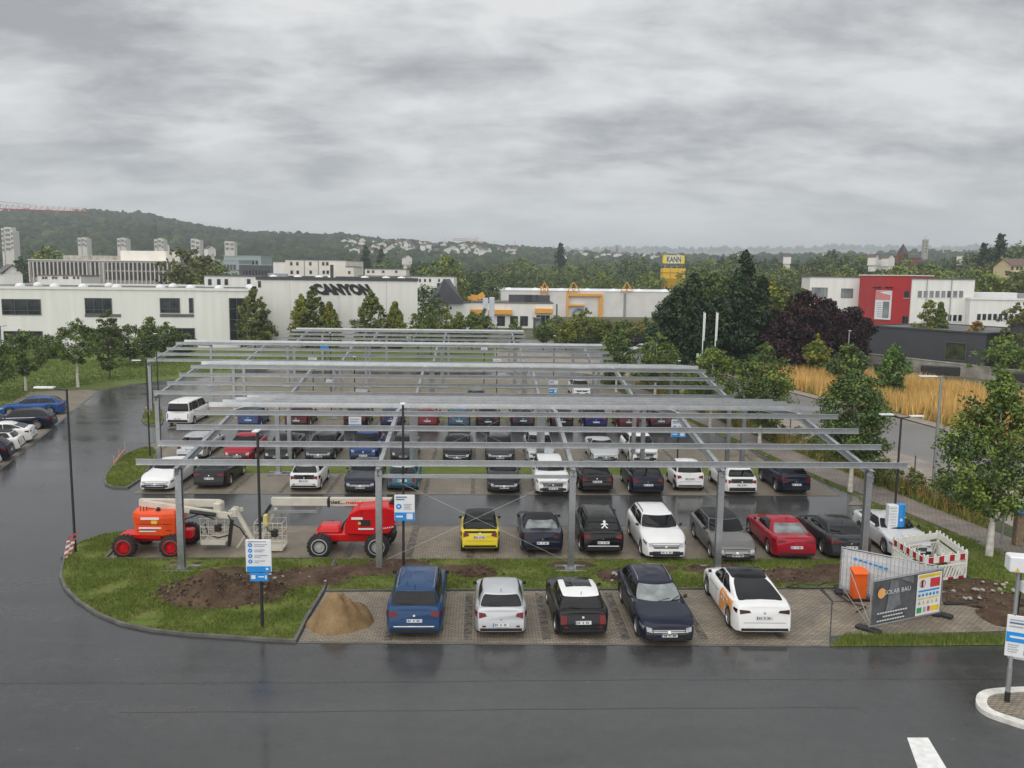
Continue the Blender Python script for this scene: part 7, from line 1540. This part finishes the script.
for px, py in [(rw.uniform(395, 680), rw.uniform(255, 264)) for _ in range(34)]+[(rw.uniform(780, 900), rw.uniform(255, 260)) for _ in range(10)]+[(rw.uniform(515, 660), rw.uniform(258, 263)) for _ in range(30)]+[(rw.uniform(930, 972), rw.uniform(252, 257)) for _ in range(14)]:
    d = on_hill(px, py) or 1450; p = hpos(px, d); o = link('valley_house', HM[rw.randrange(4)], None, (p.x, p.y, zA(px, d)+4), rw.choice([0, 1.57, .6])); o.scale = (.5,)*3; tag(o, 'pale house among the trees in the distant valley town', 'house', 'houses of the distant valley town')
for px, py, d, lab in [(873, 260, 300, 'white gabled house left of the red castle'), (880, 260.5, 305, 'white house nearest the red castle on its left'), (888, 261, 300, 'pale house directly before the red castle'), (960, 257, 420, 'bright white house on the wooded rise right of the grey tower'), (787, 259, 330, 'white house with a hipped roof in the trees left of the red building'), (166, 247, 640, 'white gabled house below the middle tower blocks'), (210, 252, 520, 'white roofed house below the right tower blocks'), (147, 256, 500, 'white house over the grey office roof'), (407, 261, 560, 'tall white gabled house right of the spruces'), (68, 258, 700, 'white house at the foot of the wooded hill')]:
    v = at(px, py, d); o = link('white_house', HM[hn % 2], None, (v.x, v.y, v.z-1.0), .5+.4*(hn % 3)); o.scale = (.30 if d < 450 else .45,)*3; hn += 1; tag(o, lab, 'house')
    b = MB(); b.box((0, 0, -6), (8.5, 7.5, 8)); b.build('foundation', M_HW, o)
yh = Bld('yellow_house', 'pale yellow house with a brown roof on the wooded rise at the right edge', 'house', 1009, 262, 1050, 262, 266, 10, mat('yellow_render', (.62, .52, .30), .8), M_HR2, gable=('x', 2.2)); [yh.wpx(x, y, x+2.6, y+3) for x in (1011, 1016, 1020) for y in (267, 272.5)]
# tower blocks
def towerblock(lab, x0, x1, yt, yb, d, steps):
    x1 = x0+.74*(x1-x0); A, B = at(x0, yb, d), at(x1, yb, d); w = (B-A).length; root = thing('tower_block', lab, 'tower block', ((A.x+B.x)/2, A.y, 0), math.atan2(B.y-A.y, B.x-A.x), 'tower blocks below the wooded hill'); b = MB(); g_ = MB()
    for a, c, t in steps:
        zt = at((x0+x1)/2, yt+(yb-yt)*t, d).z; cx = w*((a+c)/2-.5); b.prism([(cx-w*(c-a)/2+.1, -4-t*8), (cx+w*(c-a)/2-.1, -4-t*8), (cx+w*(c-a)/2-.1, 2), (cx-w*(c-a)/2+.1, 2)], 0, zt)
        nz = int((zt-at(x0, yb, d).z)/3)
        for k in range(nz): MB().box((cx, -4-t*8-.12, zt-2.0-3*k), (w*(c-a)*.62, .3, 1.5)).build('window_band', mat('tower_window', (.16, .17, .18), .3), root)
    b.build('wall', mat('tower_wall', (.60, .58, .52), .8), root); 
towerblock('large tower block at the left edge before the wooded hill', 6, 23, 227.5, 252, 560, [(0, .2, .05), (.2, .78, 0), (.78, 1, .14)])
for lab, x0, x1, y0, y1, st in [('first of the small white tower blocks, left over the grey office', 81, 94, 237.5, 249, [(0, .4, .05), (.4, .75, 0), (.75, 1, .1)]), ('second small white tower block, above the middle of the grey office', 120, 133, 238, 249, [(0, .35, .05), (.35, .8, 0), (.8, 1, .1)]), ('third small white tower block above the right half of the office', 157, 170, 238.5, 251, [(0, .35, .08), (.35, .75, 0), (.75, 1, .1)]), ('fourth white tower block above the brown tree', 193, 206, 239, 253, [(0, .5, 0), (.5, 1, .08)]), ('cream rightmost tower block of the row', 226.5, 240, 241.5, 254, [(0, .55, 0), (.55, 1, .02)])]: towerblock(lab, x0, x1, y0, y1, 600, st)
for i, (x0, x1, y0, y1, d) in enumerate([(276.5, 280, 231, 238, 1250), (280, 288, 232.5, 239, 1250)]):
    A, B = at(x0, y1, d), at(x1, y1, d); b = MB(); zt = at(x0, y0, d).z; b.bevbox((0, 0, (zt+A.z)/2-8), ((B-A).length, 12, zt-A.z+16), .3); o = b.build('hilltop_building', M_CREAMW, None, ((A.x+B.x)/2, A.y, 0)); tag(o, ['small square tower at the left end of the white hilltop building', 'white building standing out on the hilltop wood'][i], 'building')
    b = MB(); z_ = lerp(A.z, zt, .6); [b.box((-4+k*2.7*((B-A).length/12), -6.1, z_), (1.2, .3, 2.5)) for k in range(4 if i else 1)]; b.build('window', M_GLAZ, o)
def castle():
    d = 400; v = at(901, 262, d); root = thing('red_castle', 'red brick castle with a pointed turret above the trees', 'castle', (v.x, v.y, 0)); M_BR = mat('red_brick', (.20, .075, .055), .85, var=.15, scale=.6); M_CR = mat('dark_castle_roof', (.06, .05, .06), .7); z = lambda y: at(901, y, d).z; sc = d/FPX
    b = MB(); b.box((0, 4, z(256)/2), (10*sc, 10, z(256))); b.box((sc*1, 0, z(253)/2), (5.5*sc, 6, z(253)-.1)); b.box((14*sc, 5, z(258)/2), (16*sc, 9, z(258)-.2)); b.build('wall', M_BR, root)
    b = MB(); t = [(-1.8*sc, -3.2, z(253)), (3.8*sc, -3.2, z(253)), (3.8*sc, 3.2, z(253)), (-1.8*sc, 3.2, z(253))]; ap = (sc, 0, z(243.5)); [b.poly([t[i], t[(i+1) % 4], ap]) for i in range(4)]
    t = [(6*sc, .3, z(258)), (22*sc, .3, z(258)), (22*sc, 9.7, z(258)), (6*sc, 9.7, z(258))]; [b.poly(q) for q in ([t[0], t[1], (21*sc, 5, z(254.5)), (7*sc, 5, z(254.5))], [t[2], t[3], (7*sc, 5, z(254.5)), (21*sc, 5, z(254.5))], [t[1], t[2], (21*sc, 5, z(254.5))], [t[3], t[0], (7*sc, 5, z(254.5))])]; b.build('roof', M_CR, root)
    b = MB(); [b.box((sc*x, -3.05, z(y)), (.9, .3, 1.7)) for x in (-.2, 2) for y in (256, 260)]; b.build('window', M_GLAZ, root)
castle()
d = 900; v = at(924.7, 252, d); z0, z1 = v.z, at(924.7, 239.5, d).z; root = thing('grey_tower', 'pale square tower with an antenna on the skyline right of the castle', 'tower', (v.x, v.y, 0)); b = MB(); b.bevbox((0, 0, (z0+z1)/2-4), (4.7, 4.7, z1-z0+8), .2); b.build('shaft', M_CONC, root); b = MB(); b.tube([(0, 0, z1), (0, 0, z1+4)], .2, 5); b.build('antenna', M_GPOLE, root); b = MB(); [b.box((0, -2.4, z0+k*3.4), (1.2, .3, 1.6)) for k in range(4)]; b.build('window', M_GLAZ, root)
d = 2000; v = at(617, 253, d); z1 = at(617, 244, d).z; root = thing('church_spire', 'tiny church spire on the horizon right of the middle', 'church', (v.x, v.y, 0)); b = MB(); b.box((0, 0, v.z-6), (6, 6, 16)); b.build('tower', M_CONC, root); b = MB(); P = [(-3.4, -3.4, v.z+2), (3.4, -3.4, v.z+2), (3.4, 3.4, v.z+2), (-3.4, 3.4, v.z+2)]; [b.poly([P[i], P[(i+1) % 4], (0, 0, z1)]) for i in range(4)]; b.build('spire', M_SLATE, root)
d = 2200
for x0, x1, yt, yb, lab in [(581, 603, 250.2, 254, 'long flat-domed hall on the horizon'), (545, 578, 252, 255, 'low pale industrial hall on the horizon left of the domed hall'), (604, 612, 251.8, 255, 'small pale hall right of the domed hall on the horizon')]:
    A, B = at(x0, yb, d), at(x1, yb, d); zt = at(x0, yt, d).z; w = (B-A).length; root = thing('industrial_hall', lab, 'hall', ((A.x+B.x)/2, A.y, 0)); b = MB(); zz = A.z-10; pr = [(-w/2, zz), (w/2, zz), (w/2, lerp(A.z, zt, .55)), (w*.3, zt), (-w*.25, zt), (-w/2, lerp(A.z, zt, .5))]
    b.faces([(x, y, z) for y in (0, 30) for x, z in pr], [(0, 1, 2, 3, 4, 5), (11, 10, 9, 8, 7, 6)]+[(i, 6+i, 6+(i+1) % 6, (i+1) % 6) for i in range(6)]); b.build('wall', M_CONC, root); b = MB(); b.box((0, -.4, A.z+1.5), (w*.8, .6, 2.5)); b.build('window_band', M_GLAZ, root)
# cranes
def crane(lab, mast_px, jib0, jib1, d, col, hj, counter=None):
    a, c = at(*jib0, d), at(*jib1, d); mbase = at(mast_px, jib0[1], d); root = thing('tower_crane', lab, 'crane', (mbase.x, mbase.y, 0)); o = Vector((mbase.x, mbase.y, 0)); t = hj*.05; mb_ = MB(); n = max(8, int((c-a).length/(hj*1.1))); u = Vector((0, 0, hj)); s_ = Vector((0, hj*.45, 0))
    red = MB(); 
    for q in (s_, -s_): red.beam(a-o+q, c-o+q, t*2.6, t*2.6)
    red.build('lower_chord', col, root); mb_.beam(a-o+u, c-o+u*.75, t*2, t*2)
    for k in range(n):
        p0, p1 = a.lerp(c, k/n)-o, a.lerp(c, (k+1)/n)-o; m_ = (p0+p1)/2+u*(1-.25*k/n)
        for q in (s_, -s_): mb_.beam(p0+q, m_, t*1.5, t*1.5); mb_.beam(m_, p1+q, t*1.5, t*1.5)
    mb_.build('lattice', mat('crane_white', (.62, .55, .53), .5) if counter is None else col, root)
    zt = at(mast_px, jib0[1], d).z; b = MB()
    for x in (-1, 1):
        for y in (-1, 1): b.tube([(x*hj*.4, y*hj*.4, 0), (x*hj*.4, y*hj*.4, zt+hj*1.8)], t*1.6, 4)
    for k in range(int(zt/(hj*1.2))): b.beam((-hj*.4, -hj*.4, k*hj*1.2), (hj*.4, -hj*.4, (k+1)*hj*1.2), t, t)
    b.build('mast', col, root); b = MB(); b.bevbox((hj*.6, -hj*.3, zt-hj*.3), (hj*.7, hj*.7, hj*.9), hj*.05); b.build('cab', col, root)
    cp = at(*counter, d)-o if counter else Vector((-(hj*7), 0, zt)); b = MB(); b.beam((0, 0, zt+hj*.1), cp+Vector((0, 0, hj*.1)), hj*.4, hj*.25); b.bevbox(cp+Vector((0, 0, -hj*.2)), (hj*1.1, hj*.8, hj*1.0), .1); b.build('counter_jib', col, root); b = MB(); top = Vector((0, 0, zt+hj*2.2)); b.tube([top, a.lerp(c, .7)-o+u*.8], t*.8, 4); b.tube([top, cp], t*.8, 4); b.build('stay_rope', M_GPOLE, root)
crane('red and white lattice crane reaching in from the left edge of the sky', -60, (-60, 206.5), (86, 212), 340, mat('crane_red', (.42, .06, .06), .5), 2.1)
crane('small orange tower crane on the skyline right of the hillside houses', 476.5, (476.5, 241.8), (453, 240), 1250, mat('crane_orange', (.36, .10, .04), .5), 3.4, (484, 242.5))
for i, (px, yt, yb) in enumerate(((445, 238, 247), (494, 240.5, 249), (515, 240, 250), (652, 246, 251))):
    d = 2400; v = at(px, yb, d); z1 = at(px, yt, d).z; root = thing('radio_mast', ['thin lattice mast on the skyline left of the orange crane', 'thin lattice mast right of the orange crane', 'faint mast on the horizon left of the pointed conifer', 'faint mast on the horizon right of the church spire'][i], 'mast', (v.x, v.y, 0)); b = MB(); [b.tube([(x, y, v.z-10), (x*.1, y*.1, z1)], .35, 4) for x, y in ((-2, -1), (2, -1), (0, 2))]; b.build('mast', M_GPOLE, root)
# ------------------------------------------------------------------ sky, light, air
w = bpy.data.worlds.new('World'); S.world = w; w.use_nodes = True; N, L = w.node_tree.nodes, w.node_tree.links
bg = N['Background']; sky = N.new('ShaderNodeTexSky'); sky.sky_type = 'NISHITA'; sky.sun_disc = False; SE, SA = R(48), R(205); sky.sun_elevation = SE; sky.sun_rotation = SA; sky.altitude = 100; sky.dust_density = 3
tc = N.new('ShaderNodeTexCoord'); sep = N.new('ShaderNodeSeparateXYZ'); L.new(tc.outputs['Generated'], sep.inputs[0])
def math_(op, a, b=None, v=None):
    m = N.new('ShaderNodeMath'); m.operation = op
    for i, q in enumerate((a, b)):
        if q is None: continue
        if isinstance(q, (int, float)): m.inputs[i].default_value = q
        else: L.new(q, m.inputs[i])
    return m.outputs[0]
zc = math_('MAXIMUM', sep.outputs[2], 0.0); den = math_('ADD', zc, .26); cx, cy = math_('DIVIDE', sep.outputs[0], den), math_('DIVIDE', sep.outputs[1], den)
cmb = N.new('ShaderNodeCombineXYZ'); L.new(cx, cmb.inputs[0]); L.new(cy, cmb.inputs[1])
def nz(scale, detail, rough, off, dist=0.):
    mp = N.new('ShaderNodeMapping'); mp.inputs['Location'].default_value = off; mp.inputs['Scale'].default_value = (.85, 1.35, 1); L.new(cmb.outputs[0], mp.inputs[0]); n = noise_node(N, L, mp.outputs[0], scale, detail, rough); n.inputs['Distortion'].default_value = dist; return n.outputs['Fac']
n1 = nz(1.5, 8, .55, (9.4, 5.2, 1), .25); n2 = nz(4.6, 8, .62, (7.3, 2.2, 4), .25)
vm = N.new('ShaderNodeMapping'); vm.inputs['Scale'].default_value = (1.0, 1.35, 1); vd = N.new('ShaderNodeVectorMath'); vd.operation = 'MULTIPLY_ADD'
nw_ = noise_node(N, L, cmb.outputs[0], 2.6, 5, .6); L.new(nw_.outputs['Color'], vd.inputs[0]); vd.inputs[1].default_value = (.55, .55, 0); L.new(cmb.outputs[0], vd.inputs[2]); L.new(vd.outputs[0], vm.inputs[0])
vor = N.new('ShaderNodeTexVoronoi'); vor.feature = 'SMOOTH_F1'; vor.inputs['Scale'].default_value = 2.1; vor.inputs['Smoothness'].default_value = .7; L.new(vm.outputs[0], vor.inputs['Vector'])
vo = math_('SUBTRACT', .62, vor.outputs['Distance'])
mixn = math_('ADD', math_('ADD', math_('MULTIPLY', n1, .46), math_('MULTIPLY', n2, .40)), math_('MULTIPLY', vo, .24))
cr = ramp(N, [(.36, (.225, .23, .24)), (.43, (.31, .315, .322)), (.49, (.40, .404, .408)), (.575, (.51, .512, .512))]); L.new(mixn, cr.inputs[0])
# overcast sky is brighter overhead, and even and pale towards the horizon
hz = N.new('ShaderNodeMapRange'); hz.inputs[1].default_value = 0; hz.inputs[2].default_value = .13; hz.inputs[3].default_value = .80; hz.inputs[4].default_value = 0; L.new(zc, hz.inputs[0])
mh = N.new('ShaderNodeMix'); mh.data_type = 'RGBA'; L.new(hz.outputs[0], mh.inputs[0]); L.new(cr.outputs[0], mh.inputs[6]); mh.inputs[7].default_value = (.50, .505, .505, 1)
up_ = N.new('ShaderNodeMapRange'); up_.inputs[1].default_value = .30; up_.inputs[2].default_value = 1.; up_.inputs[3].default_value = 1.; up_.inputs[4].default_value = 1.7; L.new(zc, up_.inputs[0])
scl = N.new('ShaderNodeVectorMath'); scl.operation = 'SCALE'; L.new(mh.outputs[2], scl.inputs[0]); L.new(up_.outputs[0], scl.inputs['Scale'])
k10 = N.new('ShaderNodeVectorMath'); k10.operation = 'SCALE'; k10.inputs['Scale'].default_value = 10.; L.new(scl.outputs[0], k10.inputs[0])
mx = N.new('ShaderNodeMix'); mx.data_type = 'RGBA'; mx.inputs[0].default_value = .96; L.new(sky.outputs[0], mx.inputs[6]); L.new(k10.outputs[0], mx.inputs[7]); L.new(mx.outputs[2], bg.inputs[0]); bg.inputs[1].default_value = .1
sun = bpy.data.lights.new('sun', 'SUN'); sun.energy = 1.4; sun.angle = R(100); sun.color = (1, .97, .93); so = bpy.data.objects.new('sun', sun); COL.objects.link(so)
sd = Vector((math.sin(SA)*math.cos(SE), math.cos(SA)*math.cos(SE), math.sin(SE))); so.rotation_euler = sd.to_track_quat('Z', 'Y').to_euler(); so.location = (0, -20, 60)
HAZE = 1
if HAZE:
    b = MB(); b.box((0, 3300, 119), (12000, 6900, 240)); hz_ = b.build('haze', bpy.data.materials.new('haze_air')); hz_['kind'] = 'stuff'; m = hz_.data.materials[0]; m.use_nodes = True; nt = m.node_tree; nt.nodes.remove(nt.nodes['Principled BSDF']); pv = nt.nodes.new('ShaderNodeVolumePrincipled'); pv.inputs['Color'].default_value = (.84, .90, .97, 1); pv.inputs['Density'].default_value = .00027; pv.inputs['Anisotropy'].default_value = .2; nt.links.new(pv.outputs[0], nt.nodes['Material Output'].inputs['Volume'])
S.view_settings.view_transform = 'Standard'; S.view_settings.look = 'None'; S.view_settings.gamma = 1; S.view_settings.exposure = 0.68
S.render.engine = 'CYCLES'; S.cycles.volume_bounces = 1; S.cycles.max_bounces = 6
